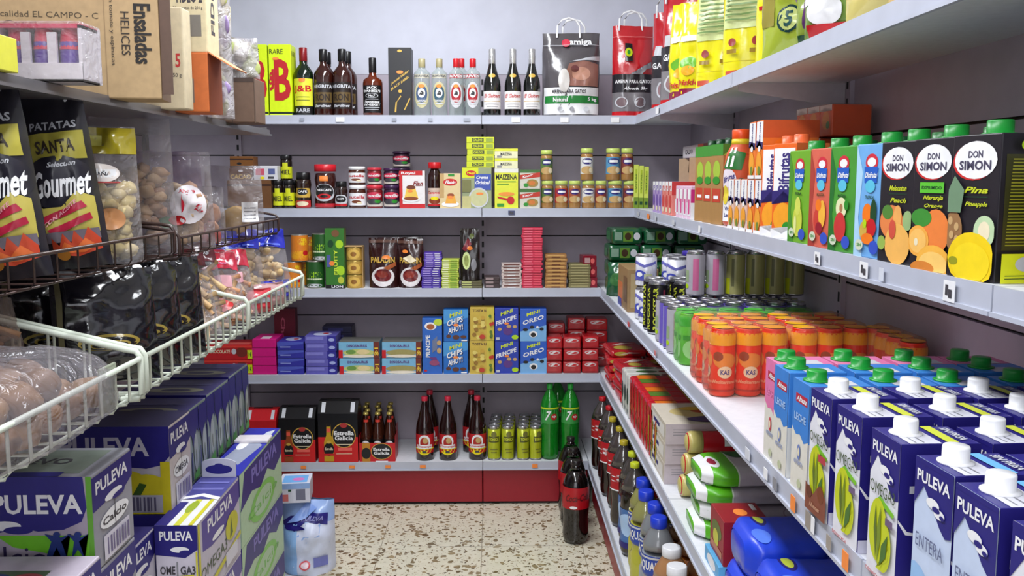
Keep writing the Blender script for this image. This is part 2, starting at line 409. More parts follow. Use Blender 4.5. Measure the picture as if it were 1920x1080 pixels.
PROFILES = dict(
    spirit=[(0, 0), (.94, 0), (1, .02), (1, .58), (.96, .64), (.70, .70), (.38, .76), (.34, .80), (.33, .90)],
    square=[(0, 0), (.92, 0), (1, .02), (1, .56), (.93, .62), (.5, .67), (.36, .72), (.34, .88)],
    clear=[(0, 0), (.94, 0), (1, .02), (1, .68), (.93, .75), (.60, .80), (.42, .83), (.40, .90)],
    cava=[(0, 0), (.92, 0), (1, .02), (1, .44), (.93, .52), (.62, .64), (.42, .74), (.36, .82), (.36, .90)],
    beer=[(0, 0), (.93, 0), (1, .02), (1, .46), (.95, .54), (.74, .66), (.46, .80), (.34, .90), (.34, .95)],
    soda=[(0, 0), (.70, .005), (.88, .02), (.97, .06), (1, .12), (.93, .27), (.93, .31), (1, .42), (1, .66), (.97, .72), (.80, .80), (.50, .88), (.30, .925), (.30, .95)],
    sport=[(0, 0), (.78, .005), (.95, .03), (1, .08), (1, .34), (.88, .38), (.88, .44), (1, .48), (1, .66), (.93, .76), (.62, .86), (.46, .90), (.46, .93)],
    juice=[(0, 0), (.88, .005), (1, .03), (1, .30), (.92, .34), (1, .40), (1, .60), (.90, .74), (.56, .85), (.52, .90)],
    can=[(0, 0), (.80, 0), (.98, .03), (1, .06), (1, .90), (.90, .955), (.92, .965), (.92, .985), (.86, .985), (.84, .965), (0, .962)],
    slim=[(0, 0), (.80, 0), (.98, .025), (1, .05), (1, .92), (.86, .965), (.88, .972), (.88, .99), (.80, .99), (.78, .972), (0, .97)],
    tin=[(0, 0), (1, 0), (1.02, .01), (1.02, .03), (1, .04), (1, .96), (1.02, .97), (1.02, .99), (.97, 1), (.95, .975), (0, .97)],
    jar=[(0, 0), (.92, 0), (1, .05), (1, .72), (.94, .80), (.86, .83)],
    coffee=[(0, 0), (.88, 0), (1, .05), (.97, .30), (.88, .48), (.98, .66), (.90, .78), (.84, .80)])
def vessel(kind, h, r, m, cap=None, labels=(), n=20, bodyname='bottle_body', lname='label'):
    """cap = (z0, z1, radius fraction, material); labels = (z0, z1, wrap, print list)"""
    pf = [(a*r, b*h) for a, b in PROFILES[kind]]
    parts = [(bodyname, MB().lathe(pf, m, n).mesh(bodyname))]
    if cap:
        z0, z1, rf, cm = cap
        parts.append(('cap', MB().lathe([(rf*r*.96, z0*h), (rf*r, z0*h+.001), (rf*r, z1*h-.002), (rf*r*.9, z1*h)], cm, 16).mesh('cap')))
    if labels:
        for q, (z0, z1, wrap, arts) in enumerate(labels):
            mb = MB().art(arts, wrapfn(pf, z0*h, z1*h, wrap), 2 if kind in ('juice', 'sport', 'coffee') else 1, .45)
            nm = lname if q == 0 else 'second_label'; parts.append((nm, mb.mesh(nm)))
    return parts
def rvessel(i, pl, pr, pt, kind, name, label, cat, m, cap=None, labels=(), group=None, Y=None, zb=None, dY=0, rot=0, h=None, parts=None):
    x, y, w_, hh = at_rear(i, pl, pr, pt, (YL[i]+.015+dY) if Y is None else Y, zb); h = h or hh
    parts = parts or vessel(kind, h-.0005, w_/2*.97, m, cap, labels)
    place(parts, name, label, cat, (x, y+w_/2, (ZS[i] if zb is None else zb)+.0004), rot, group); return parts
def bagfn(w_, h, d, seed=0, cr=.006, top=.92, thick='full', taper=0.):
    def fn(u, v, o, side=-1):
        e = max(0., 1-abs(2*u-1)**2.6)**.55
        if thick == 'full': g = max(.03, min(1, 4.2*v)**.6*min(1, max(0, (top-v)*4.5))**.6) if v < top else .03
        elif thick == 'stand': g = max(.04, (1-(v/top)**2.2)) if v < top else .04
        else: g = 1 if v < .55 else max(.10, 1-(v-.55)*1.9)
        wv = w_*(1-taper*v)
        nn = noise.noise(Vector((u*4+seed*2.3, v*5+seed, side*1.3)))*cr*2+noise.noise(Vector((u*11+seed, v*12, side*3+5)))*cr*.8
        y = side*(d/2*e*g+o)+nn*(.25+e*.75)
        x = (u-.5)*wv*(1+.03*noise.noise(Vector((v*5, seed, 1))))
        return (x, y, v*h*(1+.012*noise.noise(Vector((u*3, seed*1.9, 4)))))
    return fn
def bagmesh(name, w_, h, d, m, F=None, B=None, seed=0, cr=.006, thick='full', top=.92, taper=0., nu=14, nv=18, rough=.25, extra=None):
    fn = bagfn(w_, h, d, seed, cr, top, thick, taper); mb = MB()
    for side in (-1, 1):
        vs = [fn(i/nu, j/nv, 0, side) for j in range(nv+1) for i in range(nu+1)]
        fs = [(j*(nu+1)+i, j*(nu+1)+i+1, (j+1)*(nu+1)+i+1, (j+1)*(nu+1)+i) for j in range(nv) for i in range(nu)]
        if side > 0: fs = [tuple(reversed(f)) for f in fs]
        mb.add(vs, fs, m, True)
    vs = [fn(i/nu, 0, 0, s) for s in (-1, 1) for i in range(nu+1)]
    mb.add(vs, [(i, i+nu+1, i+nu+2, i+1) for i in range(nu)], m, True)
    if F: mb.art(F, lambda u, v, o: fn(u, v, o, -1), 2, rough, .0016)
    if B: mb.art(B, lambda u, v, o: fn(1-u, v, o, 1), 2, rough, .0016)
    if extra: extra(mb, fn)
    return mb.mesh(name)

# ================================================================== top rear shelf: gift boxes, spirits, sparkling wine, litter bags
yel = (214, 240, 10)
def giftbox():
    F = [('r', 0, .0, 1, .05, (20, 40, 20)), ('r', .0, .0, 1, .02, yel), ('t', 'J', .12, .5, .20, .30, (186, 24, 34)), ('t', 'B', .60, .50, .74, .58, (186, 24, 34)),
         ('t', 'RARE', .35, .90, .6, .07, (40, 60, 20), 'n'), ('t', '&', .12, .52, .24, .18, (186, 24, 34)), stick(.32, .80, .3, .04)]
    return F
rbox(0, 502, 545, 83, .10, 'gift_box', 'yellow whisky gift box with big red letters, nearest the dark green bottles', 'gift box', yel, giftbox(), R=[('t', 'RARE', .5, .88, .7, .07, (40, 60, 20), 'n'), ('r', 0, 0, 1, .05, (20, 40, 20))])
rbox(0, 459, 500, 83, .10, 'gift_box', 'yellow whisky gift box half hidden behind the torn cardboard box', 'gift box', yel, giftbox())
gG = film((20, 60, 30), .75, .08, 2); dark = mat((22, 12, 12), .08, 0, 'glass', 0, 5, .8); dkg = mat((10, 28, 14), .08, 0, 'glass', 0, 5, .8)
JBl = [(.14, .54, 2.5, [('r', 0, 0, 1, 1, (226, 226, 60)), ('t', 'J&B', .5, .60, .8, .30, 'red'), ('r', .2, .32, .8, .34, 'black'), ('r', .2, .2, .8, .22, 'black'), ('e', .5, .95, .14, .09, 'tag')]),
       (.02, .13, 2.5, [('r', 0, 0, 1, 1, 'black'), ('t', 'RARE', .5, .5, .6, .5, 'lgrey')])]
p = rvessel(0, 545, 583, 87, 'spirit', 'whisky_bottle', 'dark green whisky bottle with yellow label beside the yellow gift box', 'bottle', dkg, (.80, 1, .42, mat('dred', .3)), JBl)
for k, lb in enumerate(('dark green whisky bottle directly behind the front yellow-labelled one', 'rearmost dark green whisky bottle with a red cap')):
    rvessel(0, 545, 583, 87, 'spirit', 'whisky_bottle', lb, 'bottle', dkg, parts=p, dY=.10*(k+1))
RUM = [(.10, .50, 2.6, [('r', 0, 0, 1, 1, (34, 24, 22)), ('t', 'NEGRITA', .5, .84, .86, .13, 'lgrey'), ('r', .1, .24, .9, .62, (96, 76, 40)), ('t', 'RON', .5, .43, .6, .26, (40, 26, 18)), ('t', 'Bardinet', .5, .12, .7, .11, 'lgrey', 'i')])]
rum = mat((52, 20, 14), .08, 0, 'glass', 0, 5, .8)
p = rvessel(0, 583, 621, 90, 'spirit', 'rum_bottle', 'front rum bottle of the left column, next to the green whisky', 'bottle', rum, (.82, 1, .44, mat('black', .3)), RUM)
rvessel(0, 622, 654, 90, 'spirit', 'rum_bottle', 'front rum bottle of the right column, left of the square whiskey', 'bottle', rum, parts=p)
for k in range(2): rvessel(0, 590, 628, 90, 'spirit', 'rum_bottle', 'rum bottle %s behind the front left rum bottle' % ('directly', 'two places')[k], 'bottle', rum, parts=p, dY=.095*(k+1))
for k in range(3): rvessel(0, 632, 664, 90, 'spirit', 'rum_bottle', 'rum bottle %s behind the front right rum bottle' % ('directly', 'two places', 'three places')[k], 'bottle', rum, parts=p, dY=.072*(k+1))
JD = [(.05, .52, 2.2, [('r', 0, 0, 1, 1, 'black'), ('t', 'JACK', .5, .90, .5, .10, 'white'), ('t', "DANIEL'S", .5, .79, .85, .09, 'white'), ('e', .5, .62, .3, .09, 'lgrey'), ('e', .5, .62, .27, .075, 'black'), ('t', 'No.7', .5, .62, .3, .08, 'white'),
      ('r', .2, .48, .8, .50, 'lgrey'), ('t', 'Tennessee', .5, .40, .7, .08, 'white', 'i'), ('t', 'WHISKEY', .5, .29, .8, .09, 'white'), ('r', .15, .18, .85, .2, 'lgrey'), ('r', .2, .10, .8, .12, 'lgrey')])]
rvessel(0, 676, 715, 106, 'square', 'whiskey_bottle', 'square shouldered whiskey bottle with black label standing alone', 'bottle', mat((92, 34, 14), .08, 0, 'glass', 0, 5, .8), (.74, 1, .38, mat('black', .4)), JD)
rbox(0, 727, 771, 89, .095, 'gift_box', 'tall black whisky gift box with gold lettering and orange price sticker', 'gift box', (26, 26, 30),
     [('t', 'Johnnie Walker', .5, .56, .8, .05, 'gold', 'is'), ('t', 'BLACK LABEL', .5, .48, .8, .04, 'gold', 's'), ('e', .5, .36, .08, .025, 'gold'), ('p', [(.3, .18), (.36, .2), (.55, .28), (.52, .3)], 'gold'),
      ('p', [(.25, .05), (.32, .05), (.36, .2), (.3, .2)], 'gold'), ('p', [(.65, .08), (.7, .08), (.95, .25), (.9, .26)], 'gold'), ('e', .5, .95, .1, .02, 'gold'), stick(.5, .64, .3, .05)], R=[('r', .3, .1, .4, .5, 'gold')])
glass = film((206, 216, 214), .24, .05, 2)
def clearb(pl, pr, capc, lab, lc, dY=0):
    L = [(.08, .62, 2.2, [('e', .5, .52, .42, .42, (196, 190, 150) if lc != 'red' else (206, 206, 210)), ('e', .5, .55, .32, .28, lc if lc != 'red' else (170, 40, 50)), ('e', .5, .58, .20, .15, 'white'),
         ('p', [(.36, .52), (.5, .66), (.62, .6), (.6, .5)], (40, 40, 44)), ('t', 'CAROLINAS' if lc != 'red' else 'CEREZA', .5, .33, .5, .06, 'white'), ('r', .3, .22, .7, .26, 'lgrey'), ('e', .5, .80, .16, .055, 'tag')]),
         (.64, .73, 2.4, [('r', .05, .1, .95, .9, (190, 186, 170) if lc != 'red' else (160, 60, 66)), ('t', 'RUAVIEJA' if lc != 'red' else 'RIVES', .5, .5, .8, .5, 'dgrey' if lc != 'red' else 'white')])]
    return rvessel(0, pl, pr, 108, 'clear', 'liqueur_bottle', lab, 'bottle', glass, (.84, 1, .42, mat(capc, .35)), L, dY=dY)
clearb(773, 806, (170, 160, 120), 'clear liqueur bottle with gold cap and blue label beside the black gift box', (70, 92, 128))
clearb(807, 838, (170, 160, 120), 'clear liqueur bottle with gold cap, second from the black gift box', (60, 92, 110))
clearb(840, 869, 'red', 'clear liqueur bottle with red cap and red label, next to gold-capped ones', 'red')
clearb(871, 901, 'red', 'clear liqueur bottle with red cap, last before the sparkling wine', 'red')
clearb(850, 879, 'red', 'red capped clear bottle hidden behind the first red-labelled one', 'red', dY=.09)
CV = [(.10, .36, 2.7, [('r', 0, 0, 1, 1, (236, 232, 232)), ('t', 'El Gaitero', .5, .74, .8, .22, (190, 60, 60), 'i'), ('r', .1, .42, .9, .45, 'gold'), ('r', .2, .25, .8, .29, 'grey'), ('r', .25, .12, .75, .15, 'grey')]),
      (.56, .62, 2.2, [('e', .5, .5, .24, .5, 'gold')])]
silver = mat((206, 206, 206), .25, .7, 'foil', .5, 80)
for k, (a, b) in enumerate(((905, 940), (945, 979), (981, 1015))):
    pp = p if k else None
    pc = vessel('cava', at_rear(0, a, b, 88)[3], at_rear(0, a, b, 88)[2]/2*.95, mat((16, 18, 16), .06, 0, 'glass', 0, 5, .9), (.70, .985, .40, silver), CV)
    q = MB().lathe([(.008, 0), (.013, .003), (.0145, .012), (.011, .022), (.004, .026)], silver, 14, z0=.272)
    rvessel(0, a, b, 88, 'cava', 'sparkling_wine_bottle', 'sparkling wine bottle with silver foil neck, %s' % ('beside the red capped clear bottles', 'middle one of three', 'beside the grey litter bag')[k], 'bottle', None, group='sparkling wine bottles', parts=pc)

def litterbag(name, label, x, y, z, w_, h, d, rot, base, F, B=None, Lp=None, hm=None, seed=0, cat='bag'):
    t = thing(name, label, cat, (x, y, z), rot)
    m = foil(base, .2, .5, 18)
    fn = bagfn(w_, h, d, seed, .007, 1.0, 'block', .0)
    mb = MB(); me = bagmesh('bag_body', w_, h, d, m, F, B, seed, .007, 'block', 1.0)
    o = bpy.data.objects.new('bag_body', me); C.objects.link(o); o.parent = t
    if hm:
        for s in (-1, 1):
            pts = [(-.05*1, s*.012, h-.02), (-.048, s*.014, h+.03), (-.03, s*.016, h+.055), (.0, s*.018, h+.063), (.03, s*.016, h+.055), (.048, s*.014, h+.03), (.05, s*.012, h-.02)]
            MB().tube([(a+s*.012, b, c) for a, b, c in pts], .0045, hm, 6).obj('handle', t)
    return t
x, y, w_, h = at_rear(0, 1019, 1128, 58)
litterbag('cat_litter_bag', 'dark grey cat litter bag with white rope handles and green stripe', x, y+.075, ZS[0]+.0006, w_, h, .13, 0, (84, 80, 84),
          [('r', .02, .02, .98, .34, (234, 234, 236)), ('r', .04, .15, .98, .24, (40, 130, 60)), ('t', 'ARENA PARA GATOS', .45, .29, .6, .045, 'dgrey'), ('t', 'Natural', .3, .195, .25, .05, 'white'), ('t', '5 kg', .86, .195, .16, .05, 'white'),
           ('p', [(.3, .36), (.96, .35), (.97, .62), (.7, .66), (.45, .62)], (150, 104, 92)), ('e', .66, .5, .16, .08, (190, 140, 120)), ('e', .55, .56, .07, .04, (110, 60, 60)), ('e', .36, .42, .10, .14, (220, 216, 212)),
           ('p', [(.45, .64), (.75, .69), (.99, .72), (.99, .66), (.7, .66)], 'lgrey'), ('t', 'amiga', .66, .875, .40, .09, 'white'), ('e', .40, .875, .075, .05, (206, 60, 80)), ('r', .0, .845, 1, .85, 'lgrey'),
           ('e', .3, .08, .05, .03, 'lgrey'), ('e', .5, .08, .04, .03, 'grey'), ('e', .75, .08, .05, .03, 'lgrey')], hm=mat('white', .5), seed=3)

# ================================================================== second rear shelf: pantry jars, desserts, baby food
def jar(pl, pr, pt, label, body, capc, labs, kind='jar', zb=None, dY=0, cap=(.82, 1, 1.0), name='glass_jar', group=None, i=1):
    return rvessel(i, pl, pr, pt, kind, name, label, 'jar', mat(body, .15, 0, 'glass', 0, 5, .7), (cap[0], cap[1], cap[2], mat(capc, .35)), labs, zb=zb, dY=dY, group=group)
z1 = ZS[1]
honey = lambda: [(.10, .70, 3.0, [('r', 0, 0, 1, .75, (214, 220, 30)), ('r', .35, .74, .65, 1, (214, 220, 30)), ('t', 'MIEL', .5, .4, .6, .3, (60, 60, 20))])]
jar(508, 529, 337, 'yellow-labelled dark honey jar, lower left of the group', (30, 20, 14), 'black', honey())
jar(529, 549, 337, 'yellow-labelled dark honey jar, lower right of the group', (30, 20, 14), 'black', honey())
jar(536, 557, 338, 'dark honey jar standing behind, carrying the topmost jar', (30, 20, 14), 'black', honey(), dY=.055)
zb = z1+at_rear(1, 536, 557, 338, YL[1]+.07)[3]
jar(522, 545, 290, 'yellow-labelled honey jar on top of the others', (30, 20, 14), 'black', honey(), zb=zb-.004, dY=.055)
rbox(1, 425, 508, 338, .12, 'cardboard_tray', 'brown shelf tray under the white packet behind the bread bags', 'tray', (110, 72, 40), [('r', 0, .8, 1, .86, 'dbrown')])
zt = z1+at_rear(1, 425, 508, 338)[3]
rbox(1, 475, 520, 311, .06, 'infusion_box', 'small white packet with pink and blue squares on a brown tray', 'box', (216, 216, 222), [('r', .08, .35, .45, .8, (206, 90, 110)), ('r', .62, .4, .9, .8, (90, 100, 150)), ('e', .35, .15, .1, .1, 'yellow'), ('r', .6, .1, .85, .25, 'dgrey')], zb=zt+.0005)
rbox(1, 429, 473, 316, .08, 'coffee_pack', 'brown pack with gold lettering, lower of two beside the bread bags', 'box', (96, 54, 22), [('t', 'CACAO', .5, .3, .9, .4, 'gold'), ('e', .5, .8, .1, .1, 'white')], zb=zt+.0005)
zt2 = zt+at_rear(1, 429, 473, 316, zb=zt)[3]
rbox(1, 430, 475, 293, .08, 'coffee_pack', 'brown pack with gold bands, topmost of two beside the bread bags', 'box', (120, 74, 26), [('r', 0, .1, 1, .2, 'dbrown'), ('r', 0, .7, 1, .8, 'dbrown'), ('e', .4, .4, .1, .1, 'black')], zb=zt2+.0005)
cof = lambda c: [(.30, .56, 2.6, [('e', .5, .5, .48, .9, c), ('e', .5, .62, .3, .36, 'black'), ('t', 'CAFE', .5, .66, .5, .24, 'white')]), (.02, .24, 2.6, [('r', .05, 0, .95, .9, (190, 50, 50)), ('e', .5, .5, .3, .3, 'cream')])]
jar(549, 581, 323, 'dark instant coffee jar with gold label and black lid', (40, 22, 16), 'black', cof('gold'), 'coffee', cap=(.80, 1, .86))
jar(584, 627, 308, 'largest instant coffee jar, red lid and orange sticker', (60, 26, 22), (206, 30, 44), [(.12, .56, 2.6, [('e', .5, .55, .44, .46, 'lgrey'), ('e', .5, .6, .38, .38, 'black'), ('t', 'NESCAFE', .5, .68, .6, .12, 'white'), ('e', .5, .35, .25, .14, 'red'), ('e', .5, .35, .14, .07, 'black')]), (.02, .12, 2.6, [('r', .05, 0, .95, .9, (190, 40, 50))]), (.62, .74, 1, [('r', .1, 0, .9, 1, 'tag')])], 'coffee', cap=(.84, 1, 1.0))
jar(625, 650, 340, 'small instant coffee jar with black lid beside the white-capped jars', (40, 20, 18), 'black', [(.08, .5, 2.8, [('e', .5, .55, .48, .5, 'lgrey'), ('e', .5, .62, .34, .3, 'black'), ('t', 'CAFE', .5, .66, .4, .14, 'white'), ('r', .1, .0, .9, .22, 'red')])], 'coffee', cap=(.80, 1, .86))
spread = lambda: [(.12, .66, 3.0, [('r', 0, 0, 1, 1, 'white'), ('t', 'nutella', .5, .68, .7, .26, (190, 30, 40)), ('e', .5, .3, .2, .12, (120, 60, 30)), ('e', .62, .2, .1, .08, 'cream')])]
jar(651, 684, 347, 'lower chocolate spread jar with white cap and white label', (70, 34, 22), 'white', spread())
zs = z1+at_rear(1, 651, 684, 347)[3]
jar(650, 683, 312, 'upper chocolate spread jar with white cap and white label', (70, 34, 22), 'white', spread(), zb=zs+.0005)
def tub(pl, pr, pt, label, c, lc, zb=None, dY=0):
    rvessel(1, pl, pr, pt, 'jar', 'cocoa_tub', label, 'tub', mat(c, .35), (.84, 1, 1.02, mat(lc, .35)), [(.08, .8, 3.0, [('r', 0, 0, 1, .28, (210, 200, 190)), ('e', .5, .66, .38, .2, (206, 50, 80)), ('t', 'nocilla', .5, .66, .6, .2, 'white', 'i'), ('p', [(.1, .3), (.5, .5), (.9, .3), (.7, .12), (.3, .12)], 'dgrey'), ('e', .65, .3, .12, .1, 'green')])], zb=zb, dY=dY)
tub(685, 716, 347, 'red-lidded hazelnut tub, bottom of the stack of two', (120, 24, 30), (206, 50, 66))
zs = z1+at_rear(1, 685, 716, 347)[3]
tub(686, 714, 314, 'red-lidded hazelnut tub, top of the stack of two', (120, 24, 30), (206, 50, 66), zs+.0005)
tub(717, 748, 347, 'purple-lidded hazelnut tub, bottom of its front stack', (50, 24, 50), (60, 30, 70))
zs = z1+at_rear(1, 717, 748, 347)[3]
tub(717, 746, 315, 'purple-lidded hazelnut tub, top of its front stack', (50, 24, 50), (60, 30, 70), zs+.0005)
zs = None
for k in range(3):
    y0_ = (346, 315, 283)[k]
    tub(734, 768, y0_, 'purple-lidded hazelnut tub of the rear stack, %s' % ('hidden at the bottom', 'middle one', 'topmost against the panel')[k], (44, 24, 44), (54, 30, 60), zs, dY=.09)
    zs = onY(750, y0_, YL[1]+.105)[1]+.002
rbox(1, 748, 797, 320, .05, 'dessert_mix_box', 'white and red custard box showing a caramel flan', 'box', (232, 228, 228), [('r', 0, 0, 1, .12, 'red'), ('r', 0, 0, .12, 1, 'red'), ('r', 0, .88, .9, 1, 'red'), ('t', 'Royal', .35, .93, .55, .09, 'white'), ('t', 'Flan', .72, .66, .4, .13, 'dred', 'i'),
     ('e', .45, .26, .36, .09, 'white'), ('p', [(.18, .26), (.28, .54), (.62, .54), (.74, .26)], (236, 196, 80)), ('e', .45, .56, .18, .06, (110, 50, 20)), ('e', .45, .26, .28, .05, (140, 70, 30)), stick(.42, .46, .2, .07)])
rvessel(1, 800, 828, 304, 'juice', 'syrup_bottle', 'dark syrup bottle with red cap between two dessert boxes', 'bottle', mat((40, 16, 14), .1, 0, 'glass', 0, 5, .7), (.86, 1, .9, mat('red', .35)), [(.05, .44, 2.8, [('r', 0, 0, 1, 1, (220, 196, 180)), ('t', 'Caramelo', .5, .75, .8, .16, 'red', 'i'), ('e', .5, .3, .3, .2, (140, 60, 30)), ('e', .5, .42, .2, .1, 'yellow'), ('r', 0, 0, 1, .1, 'red')])])
rbox(1, 824, 864, 325, .045, 'dessert_mix_box', 'tan and cream dessert box with red oval badge', 'box', (222, 200, 150), [('r', 0, .3, .2, 1, 'tan'), ('e', .5, .75, .34, .1, 'red'), ('t', 'Flanin', .5, .75, .5, .09, 'white', 'i'), ('r', .4, .92, .7, .98, 'green'),
     ('e', .5, .12, .42, .08, 'white'), ('p', [(.25, .14), (.35, .38), (.7, .38), (.8, .14)], (236, 170, 60)), ('e', .52, .38, .17, .05, (150, 70, 30)), stick(.5, .32, .3, .08)])
rbox(1, 866, 922, 314, .05, 'soup_sachet_box', 'grey and green soup box with a bowl, under the lime packets', 'box', (150, 160, 120), [('r', 0, .75, .55, 1, (214, 224, 30)), ('e', .3, .86, .18, .07, 'red'), ('t', 'Maggi', .3, .86, .26, .06, 'yellow'), ('r', .42, .45, .98, .84, (60, 84, 170)), ('t', 'Crema', .68, .76, .4, .08, 'white', 'i'), ('t', 'Original', .7, .62, .5, .12, 'white', 'i'),
     ('e', .56, .26, .34, .25, 'lgrey'), ('e', .56, .26, .29, .21, (200, 200, 150)), ('r', 0, 0, .3, .3, (196, 190, 130)), ('r', 0, .4, .3, .7, (120, 120, 70)), stick(.6, .36, .25, .06)])
zs = z1+at_rear(1, 866, 922, 314)[3]+.0005
for k in range(5):
    x, y, w_, hh = at_rear(1, 873, 926, 0); hk = .0262
    me = boxmesh('stock_cube_box', w_, .05, hk-.0008, (206, 216, 30), [('r', .2, .2, .62, .8, (60, 70, 40)), ('t', 'CALDO', .4, .5, .34, .4, (206, 216, 30)), ('r', .7, .2, .95, .8, (150, 170, 60))])
    place([('stock_cube_box', me)], 'stock_cube_box', 'flat lime stock cube box, %s of the stack of five' % ('bottom', 'second', 'middle', 'fourth from bottom', 'topmost')[k], 'box', (x+rnd.uniform(-.003, .003), y+.028, zs+k*hk), 0, 'lime stock cube boxes')
rbox(1, 927, 972, 316, .05, 'cornflour_box', 'tall yellow cornflour box with black name and red spoon', 'box', (224, 228, 60), [('r', 0, .9, 1, 1, (230, 230, 220)), ('t', 'MAIZENA', .5, .79, .9, .13, 'black'), ('r', .1, .66, .9, .68, 'green'), ('r', .1, .60, .6, .62, 'green'), ('e', .5, .36, .34, .05, (240, 150, 60)), ('e', .68, .2, .16, .10, 'red'), ('p', [(.1, .3), (.14, .26), (.6, .18), (.6, .24)], 'red'), ('r', .1, .04, .4, .12, 'green')])
zs = z1+at_rear(1, 927, 972, 316)[3]+.0005
for k, lb in enumerate(('white-fronted yeast box lying directly on the yellow cornflour', 'white-fronted yeast box topmost above the yellow cornflour')):
    x, y, w_, hh = at_rear(1, 927, 971, 0)
    me = boxmesh('cornflour_box', w_, .05, .0425, (232, 230, 190), [('r', 0, .75, 1, 1, (224, 228, 60)), ('t', 'MAIZENA', .5, .45, .5, .3, 'dgrey'), ('r', .1, .1, .3, .3, 'grey')])
    place([('cornflour_box', me)], 'cornflour_box', lb, 'box', (x, y+.026, zs+k*.043), 0)
for k in range(2):
    x, y, w_, hh = at_rear(1, 975, 1014, 0)
    me = boxmesh('stock_box', w_, .06, .0835, (206, 204, 190), [('r', 0, .84, 1, 1, (60, 110, 50)), ('p', [(0, .5), (0, .72), (1, .86), (1, .62)], (190, 50, 30)), ('t', 'Knorr', .4, .68, .5, .12, 'white', 's'), ('e', .62, .3, .28, .2, (160, 130, 60)), ('e', .6, .3, .16, .12, (206, 120, 50)), ('e', .3, .2, .12, .1, 'green')])
    place([('stock_box', me)], 'stock_box', '%s of two white stock boxes with red and green bands' % ('lower', 'upper')[k], 'box', (x, y+.031, z1+.0004+k*.084), 0)
def baby(pl, pr, pt, label, lc, zb=None, dY=0, h=None):
    rvessel(1, pl, pr, pt, 'jar', 'baby_food_jar', label, 'jar', mat((168, 124, 70), .2, 0, 'glass', 0, 5, .7), (.86, 1, .98, mat((196, 214, 110), .35)),
            [(.14, .76, 3.0, [('r', 0, .1, 1, .95, lc), ('e', .5, .74, .3, .16, 'navy'), ('r', .3, .68, .7, .8, 'white'), ('e', .5, .3, .36, .2, 'tan'), ('e', .7, .3, .12, .14, 'cream')])], 'baby food jars', zb=zb, dY=dY, h=h)
BJ = [(1015, 1039, (90, 120, 60), 'greenish', 1), (1041, 1066, (190, 60, 50), 'red', 0), (1067, 1090, (170, 90, 60), 'brownish', 0), (1092, 1117, (220, 220, 216), 'white', 1), (1117, 1139, (150, 60, 40), 'dark red', 0), (1141, 1169, (90, 150, 190), 'light blue', 1), (1170, 1194, (130, 60, 50), 'brown', 1)]
for k, (a, b, c, nm, up) in enumerate(BJ):
    baby(a, b, 339, 'baby food jar with green lid and %s label, %s from the left, bottom row' % (nm, ORD[k]), c)
    if up:
        hh = at_rear(1, a, b, 339)[3]; baby(a, b, 0, 'baby food jar with green lid and %s label stacked on the %s bottom jar' % (nm, ORD[k]), c, zb=z1+hh+.0008, h=hh+.02 if b > 1050 else hh+.012)

# ================================================================== third rear shelf: tinned fruit, chocolate
z2 = ZS[2]
def tin(pl, pr, pt, label, c, art, zb=None, dY=0, h=None, name='fruit_tin'):
    return rvessel(2, pl, pr, pt, 'tin', name, label, 'tin', mat((160, 158, 150), .3, .5, 'tin'), None, [(.03, .97, 3.1, [('r', 0, 0, 1, 1, c)]+art)], zb=zb, dY=dY, h=h)
orA = [('r', .3, .68, .6, .94, 'navy'), ('r', .15, .45, .7, .55, 'lgrey'), ('e', .7, .75, .2, .14, (240, 200, 30)), ('e', .5, .22, .4, .18, (240, 170, 30)), ('e', .8, .3, .12, .1, 'red')]
grA = [('r', .3, .80, .66, .93, (70, 90, 160)), ('e', .5, .58, .42, .15, (190, 220, 40)), ('e', .5, .50, .30, .12, (150, 200, 30)), ('r', .2, .30, .8, .36, (206, 220, 180)), ('e', .5, .08, .3, .07, 'lgrey')]
def pair(pl, pr, pt1, c, art, words, dY=0):
    x, y, w_, hh = at_rear(2, pl, pr, pt1, YL[2]+.015+dY); tin(pl, pr, pt1, words[0], c, art, dY=dY); tin(pl, pr, 0, words[1], c, art, zb=z2+hh+.0008, dY=dY, h=hh)
pair(529, 562, 491, (222, 128, 34), orA, ('orange peach tin, bottom of the front stack beside the wire basket', 'orange peach tin, top of the front stack beside the wire basket'))
pair(548, 580, 490, (222, 128, 34), orA, ('orange peach tin, bottom of the stack behind the front one', 'orange peach tin, top of the stack behind the front one'), dY=.09)
pair(570, 605, 490, (30, 84, 30), grA, ('green artichoke tin, lower of two beside the tall green box', 'green artichoke tin, upper of two beside the tall green box'))
rbox(2, 608, 645, 431, .055, 'snack_box', 'tall green box printed with lime fruit beside the green tins', 'box', (52, 116, 40), [('r', 0, 0, 1, .06, 'black'), ('t', 'LION', .6, .03, .6, .04, 'white'), ('e', .55, .92, .2, .06, (120, 80, 50)), ('e', .75, .74, .2, .07, (170, 214, 40)), ('e', .8, .3, .22, .08, (170, 214, 40)), ('e', .8, .14, .16, .06, (190, 200, 60)),
     ('r', .08, .36, .28, .56, (80, 90, 160)), ('t', 'FRUITY', .55, .44, .18, .42, (206, 230, 60), 'u'), ('e', .35, .42, .14, .04, 'tag'), ('e', .3, .75, .15, .06, 'dgreen')], R=[('r', 0, 0, 1, 1, (120, 140, 70)), ('r', .1, .2, .9, .6, (100, 150, 60))], h=.262)
t = thing('cookie_tin_pack', 'pack of three golden tins stacked in a carton sleeve', 'tin pack', (*[at_rear(2, 647, 677, 460)[0]], YL[2]+.015+.035, z2+.0004), 0)
w_ = at_rear(2, 647, 677, 460)[2]
